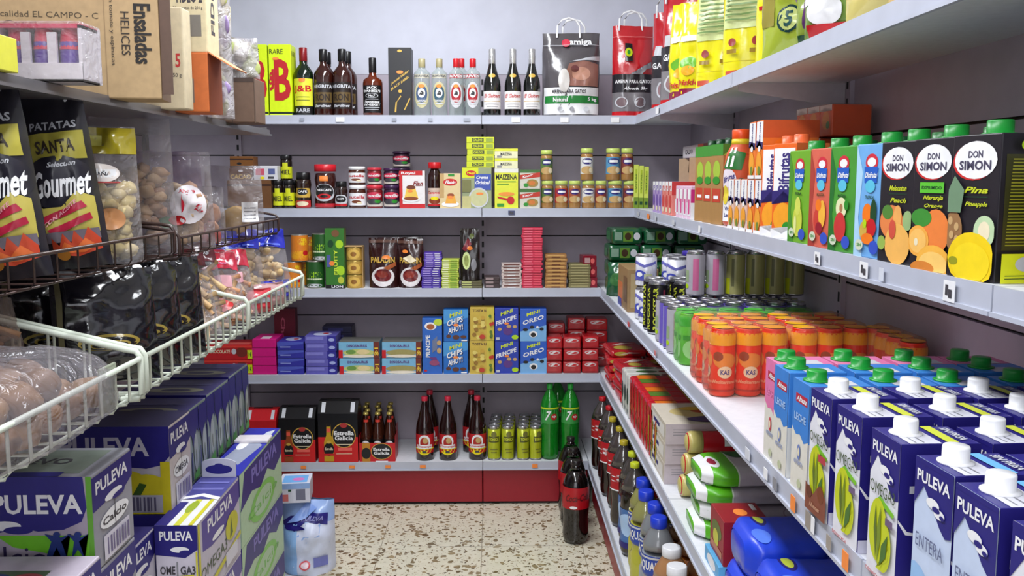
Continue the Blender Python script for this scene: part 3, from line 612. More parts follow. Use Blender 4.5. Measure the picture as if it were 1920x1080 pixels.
for k in range(3):
    mb = MB(); mb.lathe([(0, 0), (w_/2, 0), (w_/2*1.02, .002), (w_/2*1.02, .056), (w_/2, .058), (0, .058)], mat((190, 160, 80), .25, .4, 'tin'), 20, z0=k*.0605)
    mb.art([('r', 0, 0, 1, 1, (190, 150, 70)), ('e', .5, .5, .32, .42, (226, 186, 90)), ('e', .5, .5, .14, .2, (150, 100, 40))], wrapfn([(w_/2*1.02, 0), (w_/2*1.02, 1)], k*.0605+.003, k*.0605+.054, 2.6), 1); mb.obj('tin', t)
MB().box(-w_/2-.003, -.03, .181, w_/2+.003, .04, .184, mat('tan', .6), 0).box(w_/2+.001, -.02, 0, w_/2+.004, .04, .181, mat('tan', .6), 0).obj('sleeve', t)
def pouch(i, pl, pr, pt, label, c, F, Y=None, rot=0, seed=0, name='chocolate_pouch', cat='pouch', d=.06, zb=None, tilt=0):
    x, y, w_, h = at_rear(i, pl, pr, pt, Y, zb); me = bagmesh(name, w_, h, d, foil(c, .2, .4), F, None, seed, .004, 'stand', 1.0, rough=.3)
    return place([(name, me)], name, label, cat, (x, y+d/2+.012, (ZS[i] if zb is None else zb)+.001), (tilt, 0, rot))
choc = lambda nm, hot: [('e', .5, .22, .40, .20, (226, 220, 220)), ('e', .5, .25, .30, .13, (110, 30, 34)), ('e', .48, .27, .2, .07, (150, 60, 50)), ('t', nm, .5, .56, .84, .12, 'gold'), ('r', .0, .9, 1, .96, (90, 60, 50)), ('p', [(.5, .40), (.95, .52), (.95, .44), (.7, .36)], (170, 90, 50))]+hot
pouch(2, 689, 743, 447, 'dark brown hot chocolate pouch with gold name, left of the pair', (48, 18, 18), choc('PALADIN', [stick(.62, .61, .3, .08)]), seed=1)
pouch(2, 744, 792, 449, 'dark brown hot chocolate pouch with white mug, right of the pair', (48, 18, 18), choc('PALADIN', [('p', [(.2, .6), (.5, .68), (.75, .56), (.5, .5)], 'cream'), stick(.3, .74, .22, .07)]), seed=2)
pouch(2, 705, 792, 446, 'third hot chocolate pouch standing behind the front pair', (44, 18, 18), [], Y=YL[2]+.10, seed=4)
def stackbars(i, pl, pr, pt, pb, n, c, F, words, name='chocolate_bar', cat='chocolate bar', d=.09, zb=None, group=None, dY=0, jit=.002, T=None):
    x, y, w_, _ = at_rear(i, pl, pr, pt, YL[i]+.015+dY); z0 = ZS[i] if zb is None else zb; z1_ = onY(pl, pt, YL[i]+.015+dY)[1]; hk = (z1_-z0)/n
    me = boxmesh(name, w_, d, hk*.93, c, F, T=T, bev=min(.0015, hk*.2))
    for k in range(n):
        place([(name, me)], name, words % ('bottom one' if k == 0 else ('topmost' if k == n-1 else ORD[k]+' from the bottom')), cat, (x+rnd.uniform(-jit, jit), y+d/2+rnd.uniform(0, jit), z0+.0004+k*hk), rnd.uniform(-.03, .03), group)
    return z0+n*hk
t0 = [('r', .1, .3, .5, .7, (170, 150, 220)), ('r', .6, .3, .9, .6, 'white')]
zt = stackbars(2, 790, 826, 502, 0, 9, (70, 40, 160), t0, 'purple chocolate bar in the lower wide stack, %s', group='purple chocolate bars')
stackbars(2, 795, 828, 474, 0, 7, (84, 54, 170), t0, 'purple chocolate bar in the upper stack, %s', zb=zt+.001, group='purple chocolate bars')
stackbars(2, 828, 860, 487, 0, 13, (190, 206, 70), [('r', .05, .2, .4, .8, (230, 234, 190)), ('r', .5, .2, .9, .8, (120, 160, 40))], 'lime green chocolate bar between purple and dark stacks, %s', group='lime green chocolate bars')
zt = stackbars(2, 865, 904, 527, 0, 3, (90, 84, 50), [('r', .05, .2, .5, .8, (190, 196, 120))], 'dark chocolate slab under the upright black pouch, %s', group='dark slabs under the pouch')
pouch(2, 862, 899, 429, 'upright black nut pouch with pale green oval on dark slabs', (34, 28, 26), [('e', .32, .38, .2, .17, (206, 220, 150)), ('e', .32, .38, .12, .11, (150, 160, 90)), ('p', [(.1, .6), (.4, .82), (.6, .7), (.3, .56)], (120, 40, 50)), ('e', .5, .62, .14, .04, 'tag'), ('e', .7, .3, .14, .12, 'grey'), ('e', .6, .85, .12, .05, (90, 100, 50))], seed=6, d=.035, zb=zt+.001)
stackbars(2, 908, 937, 519, 0, 3, (60, 44, 44), [('r', .1, .2, .6, .8, (150, 130, 130))], 'dark chocolate slab lying by the slotted upright, %s', group='dark slabs by the upright')
stackbars(2, 941, 978, 495, 0, 8, (206, 190, 184), [('r', .1, .55, .9, .95, (100, 50, 40)), ('r', .3, .1, .7, .4, 'white')], 'white and brown chocolate bar left of the pink tower, %s', group='white and brown chocolate bars')
stackbars(2, 979, 1017, 427, 0, 24, (206, 40, 74), [('r', .1, .3, .5, .75, (236, 110, 130)), ('r', .6, .3, .95, .7, (230, 80, 100))], 'pink-red chocolate bar in the tallest tower, %s', group='pink-red chocolate bars', jit=.003)
stackbars(2, 1023, 1063, 477, 0, 9, (170, 120, 64), [('r', .1, .5, .9, .9, (206, 160, 90)), ('r', .3, .1, .7, .4, (110, 60, 30))], 'tan chocolate bar right of the pink tower, %s', group='tan chocolate bars')
stackbars(2, 1067, 1108, 495, 0, 9, (120, 112, 70), [('r', .1, .5, .9, .9, (170, 160, 110))], 'olive chocolate bar beside the dark red packs, %s', group='olive chocolate bars')
for k in range(3):
    x, y, w_, _ = at_rear(2, 1100, 1126, 0); me = bagmesh('coffee_pack', w_, .085, .045, foil((120, 16, 36), .25, .4), [('e', .5, .5, .3, .2, (190, 120, 120))], None, 8+k, .003)
    place([('coffee_pack', me)], 'coffee_pack', 'dark red vacuum pack at the shelf corner, %s of three' % ('bottom', 'middle', 'topmost')[k], 'pack', (x, y+.06, z2+.045*k+.001), (0, 0, .2-.2*k)) if 0 else place([('coffee_pack', boxmesh('coffee_pack', w_, .09, .046, (128, 18, 38), [('r', .1, .3, .5, .8, (190, 150, 150)), ('e', .7, .5, .15, .25, (220, 100, 100))], rough=.2))], 'coffee_pack', 'dark red vacuum pack at the shelf corner, %s of three' % ('bottom', 'middle', 'topmost')[k], 'pack', (x-.004*k, y+.05, z2+.0475*k+.0005), .05*k)

# ================================================================== fourth rear shelf: biscuits
z3 = ZS[3]
def tiers(pl, pr, pts, d, name, words, cat, c, F, T=None, R=None, group=None, dY=0, L=None):
    """stack of equal boxes; pts = top px, n"""
    pt, n = pts; x, y, w_, h = at_rear(3, pl, pr, pt, YL[3]+.015+dY); hk = h/n
    me = boxmesh(name, w_-.002, d, hk-.001, c, F, R, L, T)
    for k in range(n):
        wd = ('only one' if n == 1 else ('lower', 'upper')[k] if n == 2 else ('bottom' if k == 0 else 'topmost' if k == n-1 else ORD[k]+' from bottom'))
        place([(name, me)], name, words % wd, cat, (x+rnd.uniform(-.002, .002), y+d/2, z3+.0004+k*hk), rnd.uniform(-.01, .01), group)
chF = [('t', 'CHOCOLATE', .32, .6, .44, .24, 'cream'), ('e', .78, .55, .12, .34, (120, 40, 30)), ('e', .62, .6, .05, .2, 'lgrey'), ('r', 0, .86, 1, 1, (226, 60, 50)), ('r', .9, .1, 1, .7, (206, 224, 20)), ('t', '1 €', .95, .4, .06, .3, 'dgreen')]
tiers(381, 472, (648, 2), .16, 'chocolate_box', '%s red chocolate biscuit box with lime price flash', 'box', (196, 24, 34), chF, T=[('r', .1, .2, .9, .5, (226, 100, 90))])
tiers(472, 517, (636, 4), .15, 'biscuit_box', 'plain magenta biscuit box, %s of the stack', 'box', (214, 22, 128), [('r', 0, .0, 1, .06, (160, 10, 90))], T=[('r', .3, .1, .7, .5, (240, 220, 230))], group='magenta biscuit boxes')
tiers(519, 569, (641, 4), .15, 'biscuit_box', 'blue biscuit box beside the magenta stack, %s', 'box', (52, 52, 160), [('p', [(0, .4), (1, .75), (1, 1), (0, 1)], (80, 92, 190)), ('r', .1, .3, .5, .45, (140, 150, 220))], T=[('e', .5, .5, .3, .3, (190, 200, 240)), ('e', .6, .5, .1, .1, 'red')], group='blue biscuit boxes')
tiers(571, 630, (630, 5), .14, 'biscuit_box', 'violet biscuit box with white dots on its end, %s', 'box', (96, 92, 176), [('r', .05, .5, .6, .9, (130, 128, 206)), ('r', .72, 0, 1, 1, (44, 40, 140)), ('e', .86, .5, .1, .22, (160, 170, 220))], T=[('e', .5, .4, .3, .3, (200, 206, 240)), ('e', .6, .5, .1, .12, 'red')], group='violet biscuit boxes')
tiers(604, 660, (612, 6), .10, 'biscuit_box', 'dark navy biscuit box behind the violet stack, %s', 'box', (24, 22, 60), [('r', .2, .3, .7, .7, (50, 50, 110))], group='navy biscuit boxes at the back', dY=.18)
x, y, w_, h = at_rear(3, 513, 553, 579, YL[3]+.19)
place([('biscuit_box', boxmesh('biscuit_box', w_, .05, h, (104, 12, 34), [('t', 'Choc', .42, .6, .2, .5, (190, 90, 110), 'v')]))], 'biscuit_box', 'dark crimson box standing upright behind the magenta stack', 'box', (x, y+.025, z3+.0005))
diF = [('r', 0, 0, .1, .5, 'red'), ('e', .5, .34, .4, .22, (190, 200, 120)), ('e', .3, .38, .12, .14, (110, 150, 70)), ('e', .6, .38, .16, .16, (226, 206, 150)), ('t', 'DINOSAURUS', .45, .76, .5, .16, (90, 50, 120)), ('e', .5, .12, .4, .1, (230, 220, 200)), ('r', .86, 0, 1, 1, (110, 40, 30)), ('t', '1€', .93, .4, .1, .5, (240, 200, 60), 'v')]
tiers(634, 711, (641, 2), .13, 'biscuit_box', '%s light blue dinosaur biscuit box, left stack', 'box', (120, 180, 214), diF, T=[('r', 0, 0, 1, 1, (110, 110, 104))])
tiers(715, 790, (641, 2), .13, 'biscuit_box', '%s light blue dinosaur biscuit box, right stack', 'box', (120, 180, 214), diF[:1]+[('e', .5, .34, .4, .2, (160, 150, 90)), ('e', .3, .1, .08, .08, (30, 50, 70))]+diF[4:], T=[('r', 0, 0, 1, 1, (110, 110, 104))])
rbox(3, 791, 829, 597, .07, 'biscuit_box', 'tall slim blue sandwich biscuit box, left of the cookie boxes', 'box', (40, 100, 190), [('e', .42, .86, .3, .07, 'white'), ('e', .42, .85, .2, .05, (170, 90, 40)), ('e', .82, .93, .25, .06, (190, 214, 60)), ('t', 'PRINCIPE', .28, .5, .22, .40, 'white', 'u'), ('p', [(.5, .38), (.75, .45), (.75, .68), (.5, .6)], (110, 120, 150)),
     ('e', .85, .56, .12, .045, 'tan'), ('e', .85, .42, .12, .05, 'tan'), ('p', [(.3, .3), (.6, .24), (.9, .12), (.7, .3)], (110, 50, 120)), ('e', .6, .2, .25, .05, (150, 70, 110)), ('e', .15, .06, .08, .02, 'red')])
caF = [('p', [(0, .55), (0, 1), (1, 1), (1, .75)], (70, 150, 214)), ('t', 'MINI', .5, .86, .5, .12, (214, 220, 40), 's'), ('t', 'CHIPS', .48, .62, .66, .2, (16, 30, 90), 's'), ('t', 'CHIPS', .46, .635, .64, .18, 'white', 's'), ('t', 'AHOY!', .5, .38, .62, .2, (16, 30, 90), 's'), ('t', 'AHOY!', .48, .395, .6, .18, 'white', 's'), ('e', .5, .14, .14, .07, 'brown'), ('e', .2, .17, .1, .05, 'brown'), ('e', .8, .15, .12, .05, 'brown'), ('r', .72, .02, .95, .06, 'white')]
tiers(831, 878, (580, 2), .07, 'biscuit_box', '%s bright blue mini chocolate chip cookie box', 'box', (28, 106, 190), caF+[stick(.5, .52, .22, .08)])
lhF = [('r', 0, 0, 1, .0+.98, (206, 176, 70)), ('t', 'TOSTA RICA', .5, .90, .8, .08, (70, 40, 30)), ('r', .7, 0, 1, 1, (206, 190, 70))]+[('e', rnd.uniform(.1, .6), rnd.uniform(.08, .75), .09, .06, ((226, 206, 110), (150, 110, 40), (200, 160, 60))[q % 3]) for q in range(16)]+[('e', rnd.uniform(.75, .95), rnd.uniform(.1, .9), .06, .05, ((190, 50, 30), (90, 120, 40))[q % 2]) for q in range(8)]+[('e', .5, .12, .12, .07, (190, 60, 40))]
tiers(880, 926, (576, 2), .07, 'biscuit_box', '%s golden biscuit box covered in little biscuit shapes', 'box', (206, 176, 70), lhF)
mpF = [('t', 'MINI', .5, .88, .5, .11, (206, 220, 40), 's'), ('t', 'PRINCIPE', .48, .64, .86, .14, 'white', 's'), ('e', .55, .30, .2, .12, (90, 50, 130)), ('e', .85, .44, .09, .05, 'tan'), ('e', .2, .36, .09, .05, 'tan'), ('e', .6, .45, .1, .05, 'tan'), ('e', .86, .12, .14, .07, 'lime'), ('r', .05, .04, .2, .12, 'lgrey')]
tiers(928, 973, (578, 2), .075, 'biscuit_box', '%s royal blue mini sandwich biscuit box with purple cup', 'box', (36, 60, 170), mpF+[stick(.5, .54, .2, .07)])
moF = [('p', [(0, 0), (1, 0), (1, .5), (0, .3)], (120, 176, 226)), ('t', 'MINI', .5, .88, .5, .10, (206, 220, 40), 's'), ('t', 'OREO', .5, .66, .8, .14, 'white', 's'), ('e', .5, .22, .16, .10, 'white'), ('e', .5, .2, .1, .07, 'black'), ('e', .2, .36, .1, .045, 'black'), ('e', .82, .38, .08, .05, 'black'), ('e', .45, .44, .08, .05, 'black'), ('e', .66, .44, .05, .04, 'white')]
tiers(975, 1025, (579, 2), .075, 'biscuit_box', '%s blue mini cream cookie box with black cookies', 'box', (40, 90, 190), moF)
def redpack(w_, h, d, seed):
    fn = faces(w_, d, h); mb = MB(); mb.box(-w_/2, -d/2, 0, w_/2, d/2, h, foil((176, 18, 28), .25, .4), .006)
    mb.art([('e', .5, .72, .36, .16, (210, 190, 190)), ('e', .5, .7, .28, .1, 'red'), ('p', [(.2, .6), (.5, .86), (.62, .8), (.36, .56)], (230, 220, 220)), ('r', .05, .1, .95, .16, 'dred')], fn['F'], rough=.3); return mb.mesh('wafer_pack')
for cidx, (pl, pr, pt, n) in enumerate(((1024, 1055, 632, 3), (1056, 1091, 632, 3), (1092, 1124, 631, 3))):
    x, y, w_, h = at_rear(3, pl, pr, pt); hk = h/n; me = redpack(w_-.003, hk-.001, .1, cidx)
    for k in range(n):
        place([('wafer_pack', me)], 'wafer_pack', 'red chocolate wafer pack, %s column of three, %s' % (('left', 'middle', 'right')[cidx], ('bottom', 'centre', 'top')[k]), 'pack', (x, y+.05, z3+.0004+k*hk), rnd.uniform(-.04, .04), 'red wafer packs')
for cidx, (pl, pr, pt, n) in enumerate(((1026, 1060, 606, 4), (1064, 1098, 596, 4), (1100, 1140, 598, 4))):
    x, y, w_, h = at_rear(3, pl, pr, pt, YL[3]+.15); hk = h/n; me = redpack(w_-.003, hk-.001, .1, cidx)
    for k in range(n):
        if k >= 1: place([('wafer_pack', me)], 'wafer_pack', 'red wafer pack in the rear row, %s column, %s' % (('left', 'middle', 'right')[cidx], ORD[k]+' from bottom'), 'pack', (x, y+.05, z3+.0004+k*hk), 0, 'red wafer packs')
        else: place([('wafer_pack', me)], 'wafer_pack', 'red wafer pack in the rear row, %s column, bottom one' % ('left', 'middle', 'right')[cidx], 'pack', (x, y+.05, z3+.0004), 0, 'red wafer packs')

# ================================================================== bottom rear shelf: beer, cans, green soda
z4 = ZS[4]
crz = [('e', .34, .42, .46, .38, (232, 228, 224)), ('e', .34, .38, .34, .30, 'red'), ('e', .36, .52, .20, .18, (232, 228, 224)), ('e', .36, .42, .14, .22, (190, 60, 40)), ('e', .40, .58, .08, .06, 'gold'), ('r', 0, .05, .85, .2, (236, 232, 228)), ('t', 'Cruzcampo', .42, .12, .76, .09, 'red', 'i')]
EG = lambda bc: [('r', 0, .0, 1, .52, (200, 30, 34)), ('e', .65, .55, .30, .26, 'gold'), ('e', .65, .55, .28, .24, 'black'), ('t', 'Estrella', .65, .60, .50, .09, 'white'), ('t', 'Galicia', .65, .50, .46, .09, 'white'), ('e', .65, .76, .09, .05, (170, 50, 50)), ('r', .45, .36, .85, .375, 'cream'), ('r', .5, .24, .85, .30, (230, 100, 90)), ('r', .45, .17, .85, .18, 'cream'),
     ('p', [(.15, .02), (.39, .02), (.39, .42), (.33, .56), (.32, .80), (.22, .80), (.21, .56), (.15, .42)], bc), ('r', .22, .74, .32, .82, 'black'), ('r', .22, .62, .32, .70, (230, 90, 70)), ('e', .27, .27, .13, .14, 'black'), ('t', 'Estrella', .27, .28, .2, .05, 'cream'), ('r', .15, .14, .39, .18, 'red'), ('e', .27, .42, .06, .03, 'gold')]
def beerpack(pl, pr, pt, label, c, F, dY=0, R=None, d=.125, h=None, zt=None):
    x, y, w_, hh = at_rear(4, pl, pr, pt, YL[4]+.006+dY); h = h or hh; w_ -= .003
    t = thing('beer_pack', label, 'beer pack', (x, YL[4]+.008+d/2+dY, z4+.0005))
    mb = MB(); hs = h*.82
    top = mat('red' if c == 'cruz' else 'black', .2); body = mat((196, 24, 32), .35) if c == 'cruz' else mat('black', .3)
    vs = [(-w_/2, -d/2, 0), (w_/2, -d/2, 0), (w_/2, d/2, 0), (-w_/2, d/2, 0), (-w_/2, -d/2, hs), (w_/2, -d/2, hs), (w_/2, d/2, hs), (-w_/2, d/2, hs), (-w_/2, -.022, h), (w_/2, -.022, h), (w_/2, .022, h), (-w_/2, .022, h)]
    mb.add(vs, [(3, 2, 1, 0), (0, 1, 5, 4), (1, 2, 6, 5), (2, 3, 7, 6), (3, 0, 4, 7), (5, 6, 10, 9), (7, 4, 8, 11)], body); mb.add(vs, [(4, 5, 9, 8), (6, 7, 11, 10), (8, 9, 10, 11)], top)
    mb.art(F, lambda u, v, o: (-w_/2+u*w_, -d/2-o, v*hs*1.0), rough=.35)
    mb.art([('r', .1, 0, .9, .5, 'red')] if c != 'cruz' else [('r', .3, .3, .7, .7, 'white')], lambda u, v, o: (w_/2+o, -d/2+u*d, v*hs))
    mb.art([('r', .08, .1, .18, .9, 'lgrey'), ('r', .82, .1, .92, .9, 'lgrey')], lambda u, v, o: (-w_/2+u*w_, -d/2+v*(d/2-.022)-o*.4, hs+v*(h-hs)+o))
    mb.obj('carton', t); MB().box(-w_*.3, -.006, h-.001, w_*.3, .006, h+.003, slotM).obj('carry_slot', t); return t
beerpack(457, 517, 772, 'red beer carton with a white arch, front of its column', 'cruz', crz)
beerpack(457, 517, 772, 'red beer carton behind the front red one', 'cruz', crz, dY=.13)
beerpack(520, 590, 768, 'black and red beer carton with brown bottle, front left', 'eg', EG((150, 70, 30)))
beerpack(520, 590, 768, 'black and red beer carton behind the front left one', 'eg', EG((150, 70, 30)), dY=.13)
beerpack(594, 670, 756, 'larger black and red beer carton with golden bottle, front', 'eg', EG((190, 150, 30)))
beerpack(594, 670, 756, 'larger black and red beer carton behind the golden-bottle one', 'eg', EG((190, 150, 30)), dY=.13)
# open bottle carriers
def carrier(dY, label):
    x0 = at_rear(4, 673, 741, 830, YL[4]+.006+dY)
    w_ = x0[2]-.003; d = .12; t = thing('beer_pack', label, 'beer pack', (x0[0], YL[4]+.008+d/2+dY, z4+.0005))
    bm_ = mat((60, 26, 14), .1, 0, 'glass', 0, 5, .8); r = w_/6*.93
    bot = MB().lathe([(a*r, b*.215+.002) for a, b in PROFILES['beer']], bm_, 14).mesh('bottle'); cp = MB().lathe([(.0105, .205), (.0125, .206), (.0125, .211), (.010, .217)], mat((190, 170, 90), .3, .5), 12).mesh('crown_cap')
    bl = MB().art([('r', 0, 0, 1, 1, 'red'), ('r', 0, .3, 1, 1, 'black'), ('e', .5, .6, .3, .3, 'white')], wrapfn([(r+.0003, 0), (r+.0003, 1)], .03, .10, 2.6), 1).art([('r', 0, 0, 1, 1, (206, 60, 50))], wrapfn([(.0125, 0), (.0105, .2), (.0105, .3)], .165, .185, 3), 1).mesh('bottle_label')
    for a in range(3):
        for b in range(2):
            q = bpy.data.objects.new('bottle', bot); C.objects.link(q); q.parent = t; q.location = (-w_/3+a*w_/3, -d/4+b*d/2, 0)
            for nm, me in (('crown_cap', cp), ('bottle_label', bl)):
                s = bpy.data.objects.new(nm, me); C.objects.link(s); s.parent = q
    mb = MB(); m = mat((196, 26, 32), .4); hh = .085
    mb.box(-w_/2, -d/2-.001, 0, w_/2, -d/2+.0005, hh, m).box(-w_/2, d/2, 0, w_/2, d/2+.001, hh, m).box(-w_/2-.001, -d/2, 0, -w_/2, d/2, hh+.03, m).box(w_/2, -d/2, 0, w_/2+.001, d/2, hh+.03, m)
    mb.art([('e', .62, .55, .30, .44, 'gold'), ('e', .62, .55, .28, .41, 'black'), ('t', 'Estrella', .62, .66, .46, .16, 'white'), ('t', 'Galicia', .62, .46, .44, .16, 'white'), ('r', .08, 0, .30, 1, (190, 130, 40)), ('e', .19, .45, .13, .3, 'black'), ('r', .45, .0, .8, .05, 'white')], lambda u, v, o: (-w_/2+u*w_, -d/2-.001-o, v*hh))
    mb.obj('carrier', t)
for k in range(3): carrier(.005+.125*k, 'six-bottle beer carrier with gold crown caps, %s' % ('front one', 'second one back', 'rearmost')[k]) if k < 3 and .125*k+.12 < .33 else None
def cruz(pl, pr, pt, label, dY=0, parts=None):
    L = [(.08, .42, 2.8, [('r', 0, .12, 1, 1, (190, 28, 36)), ('e', .5, .30, .3, .26, 'yellow'), ('r', .05, .30, .95, .36, 'yellow'), ('e', .5, .66, .24, .32, 'white'), ('e', .5, .62, .17, .26, (170, 40, 30)), ('e', .54, .72, .10, .14, 'tan'), ('r', .18, .34, .82, .52, 'white'), ('t', 'Cruzcampo', .5, .43, .58, .12, 'red', 'i'), ('r', .42, .14, .58, .24, 'dgrey')])]
    return rvessel(4, pl, pr, pt, 'beer', 'beer_bottle', label, 'bottle', mat((34, 12, 10), .08, 0, 'glass', 0, 5, .9), (.93, 1, .36, mat((206, 44, 70), .35)), L, 'litre beer bottles', dY=dY, parts=parts)
p = cruz(777, 812, 747, 'litre beer bottle with red cap, front left')
cruz(821, 856, 747, 'litre beer bottle with red cap, front middle', parts=p); cruz(877, 912, 747, 'litre beer bottle with red cap, front right', parts=p, dY=.005)
cruz(787, 822, 747, 'litre beer bottle behind the front left one', dY=.12, parts=p); cruz(866, 900, 747, 'litre beer bottle behind the front right one', dY=.12, parts=p)
canS = mat((190, 190, 196), .25, .8, 'alu')
def canparts(kind, h, r, c, arts, wrap=3.1, capm=None, n=20):
    pf = [(a*r, b*h) for a, b in PROFILES[kind]]
    mb = MB().lathe(pf, canS, n)
    parts = [('can_body', mb.mesh('can_body')), ('printed_sleeve', MB().art([('r', 0, 0, 1, 1, c), ]+arts, wrapfn(pf, .05*h, .915*h, wrap*2 if wrap > 6 else wrap), 1, .3).mesh('printed_sleeve'))]
    # sleeve colour all the way round
    parts[0] = ('can_body', MB().lathe([q for q in pf if q[1] <= .05*h+1e-9]+[(pf[3][0]-.0003, .052*h)], canS, n).lathe([(r*1.0, .05*h), (r, .90*h)], mat(c, .28, .2, 'can'), n).lathe([q for q in pf if q[1] >= .899*h], canS, n).mesh('can_body'))
    mb = MB().box(-.004, -.009, pf[-1][1]+.0004, .004, .009, pf[-1][1]+.0016, canS); parts.append(('pull_tab', mb.mesh('pull_tab'))); return parts
x, y, w_, h = at_rear(4, 914, 938, 800)
olive = canparts('can', h, w_/2*.97, (176, 184, 36), [('r', .2, .55, .8, .75, (90, 94, 40)), ('e', .5, .82, .14, .1, (120, 120, 60)), ('t', 'TONICA', .5, .65, .5, .1, (214, 220, 60)), ('r', .3, .3, .7, .33, (110, 110, 50)), ('r', .35, .2, .65, .23, (110, 110, 50))])
for cidx, (a, b) in enumerate(((914, 938), (940, 964), (969, 993), (993, 1016))):
    for r in range(4):
        xx = at_rear(4, a, b, 800)[0]
        place(olive, 'drink_can', 'olive yellow drinks can, %s column from the beer bottles, %s' % (ORD[cidx], ('front', 'second row', 'third row', 'rear row')[r]), 'can', (xx+.004*r, YL[4]+.045+r*.062, z4+.0005), .2*cidx, 'olive yellow cans')
lemon = lambda: vessel('soda', at_rear(4, 1014, 1049, 723)[3], at_rear(4, 1014, 1049, 723)[2]/2*1.0, film((24, 150, 40), .62, .06, 2), (.935, 1, .33, mat((50, 180, 70), .35)), [(.49, .70, 2.7, [('r', 0, 0, 1, 1, (60, 150, 70)), ('r', 0, .9, 1, 1, (196, 214, 40)), ('t', '7', .42, .5, .26, .6, 'white', 'i'), ('e', .66, .42, .13, .2, 'red'), ('t', 'up', .66, .42, .14, .16, 'white')])])
lp = lemon()
liq = None
for k, (a, b, d_, lb) in enumerate(((1014, 1050, 0, 'green lemon soda bottle beside the olive cans'), (1054, 1088, 0, 'green lemon soda bottle nearest the side shelving'), (1030, 1064, .13, 'green lemon soda bottle standing behind the front pair'))):
    rvessel(4, a, b, 723, 'soda', 'soda_bottle', lb, 'bottle', None, parts=lp, dY=d_)

# ================================================================== side shelving: placement from the photo
def SY(px, X, z):
    k = px-960
    return (X*math.cos(YAW)*F-k*(X*math.sin(YAW)*math.cos(PIT)-(z-H)*math.sin(PIT)))/(k*math.cos(YAW)*math.cos(PIT)+F*math.sin(YAW))
RS = -PI/2
def sbox(i, Y0, Y1, d, h, name, label, cat, c, F=None, R=None, T=None, L=None, X=None, zb=None, rot=0, group=None, cap=None, rough=.42, me=None, bev=.0015):
    """front face looks into the aisle (towards -x); the R print looks at the camera"""
    X = (XL[i]+.012) if X is None else X; w_ = abs(Y1-Y0)
    if me is None:
        me = [(name, boxmesh(name if cap is None else 'carton_body', w_, d, h, c, F, R, L, T, bev=bev, rough=rough))]
        if cap is not None: me[0] = ('carton_body', me[0][1]); me.append(cap)
    return place(me, name, label, cat, (X+d/2, (Y0+Y1)/2, (ZS[i] if zb is None else zb)+.0005), RS+rot, group)
def capmesh(x, y, z, r, h, m, name='cap', flange=True):
    mb = MB()
    pr = [(r*1.35, 0), (r*1.35, .002), (r*1.02, .003)] if flange else []
    mb.lathe(pr+[(r, .003), (r, h-.002), (r*.93, h), (0, h)], m, 16, x, y, z0=z); return (name, mb.mesh(name))

# ------------------------------------------------------------------ top side shelf: litter and pet-food bags, snack bags
red5 = [('r', .0, .0, 1, .05, 'red'), ('r', .0, .05, 1, .26, (120, 116, 120)), ('r', 0, .26, 1, .46, (40, 38, 44)), ('t', 'ARENA PARA GATOS', .5, .38, .9, .04, 'white'), ('t', 'Absorb. 5kg', .55, .30, .6, .045, 'white', 'i'), ('e', .2, .15, .15, .06, 'lgrey'), ('e', .2, .15, .12, .05, (120, 100, 104)), ('e', .66, .15, .15, .06, 'lgrey'), ('e', .66, .15, .12, .05, (120, 100, 104)),
        ('p', [(.4, .46), (.7, .46), (1, .62), (1, .54)], 'grey'), ('r', .28, .60, .46, .80, 'black'), ('e', .37, .70, .09, .05, (190, 210, 20)), ('e', .37, .70, .04, .025, 'green'), ('r', 0, .87, 1, .876, (230, 130, 130))]
litterbag('cat_litter_bag', 'red and grey cat litter bag in the corner facing the aisle', .60, 4.07, ZS[0]+.0006, .175, .385, .10, 0, (190, 24, 36), red5, hm=mat('white', .5), seed=9)
red6 = [('r', .0, .0, 1, .08, 'red'), ('r', .0, .08, 1, .34, (130, 126, 130)), ('r', 0, .34, 1, .56, (46, 44, 50)), ('t', 'GATOS', .5, .46, .7, .06, 'white'), ('e', .5, .22, .24, .09, 'lgrey'), ('e', .5, .22, .19, .07, (150, 120, 124)), ('r', .2, .56, .8, .66, 'lgrey')]
litterbag('cat_litter_bag', 'red and grey cat litter bag behind the yellow packs, farther one', .715, 3.80, ZS[0]+.0006, .17, .40, .08, RS+.8, (190, 24, 36), red6, seed=12, hm=mat('white', .5))
litterbag('cat_litter_bag', 'red and grey cat litter bag behind the yellow packs, nearer one', .715, 3.60, ZS[0]+.0006, .16, .42, .08, RS+.8, (190, 24, 36), red6, seed=15, hm=mat('white', .5))
yb = (232, 222, 20)
petF = [('r', .04, .88, .96, 1, (206, 190, 40)), ('r', .08, .40, .92, .80, (206, 216, 150)), ('r', .08, .77, .92, .81, (90, 170, 40))]+[('r', .12, .70-.035*q, .88-.1*(q % 3), .712-.035*q, (120, 150, 90)) for q in range(8)]+[('e', .28, .30, .07, .03, (150, 50, 50)), ('e', .70, .30, .07, .03, (150, 50, 50)), ('r', .18, .22, .38, .25, (150, 120, 30)), ('r', .60, .22, .82, .25, (150, 120, 30)), ('r', .1, .16, .9, .165, (190, 170, 20)), ('r', .15, .06, .4, .10, (190, 80, 60)), ('r', .5, .06, .7, .10, 'navy')]
petS = [('r', 0, 0, 1, .12, (130, 20, 60)), ('e', .5, .38, .3, .06, (110, 180, 50)), ('e', .5, .3, .2, .05, (250, 170, 40)), ('t', 'Friskies', .5, .18, .8, .06, (200, 40, 40), 'i'), ('r', .2, .6, .8, .66, 'white')]
def petbag(label, Yc, Xf, w_, h, rot, Fp, seed):
    me = bagmesh('pet_food_bag', w_, h, .10, foil(yb, .2, .4, 18), Fp, None, seed, .008, 'block', 1.0, rough=.35)
    place([('pet_food_bag', me)], 'pet_food_bag', label, 'bag', (Xf, Yc, ZS[0]+.001), RS+rot)
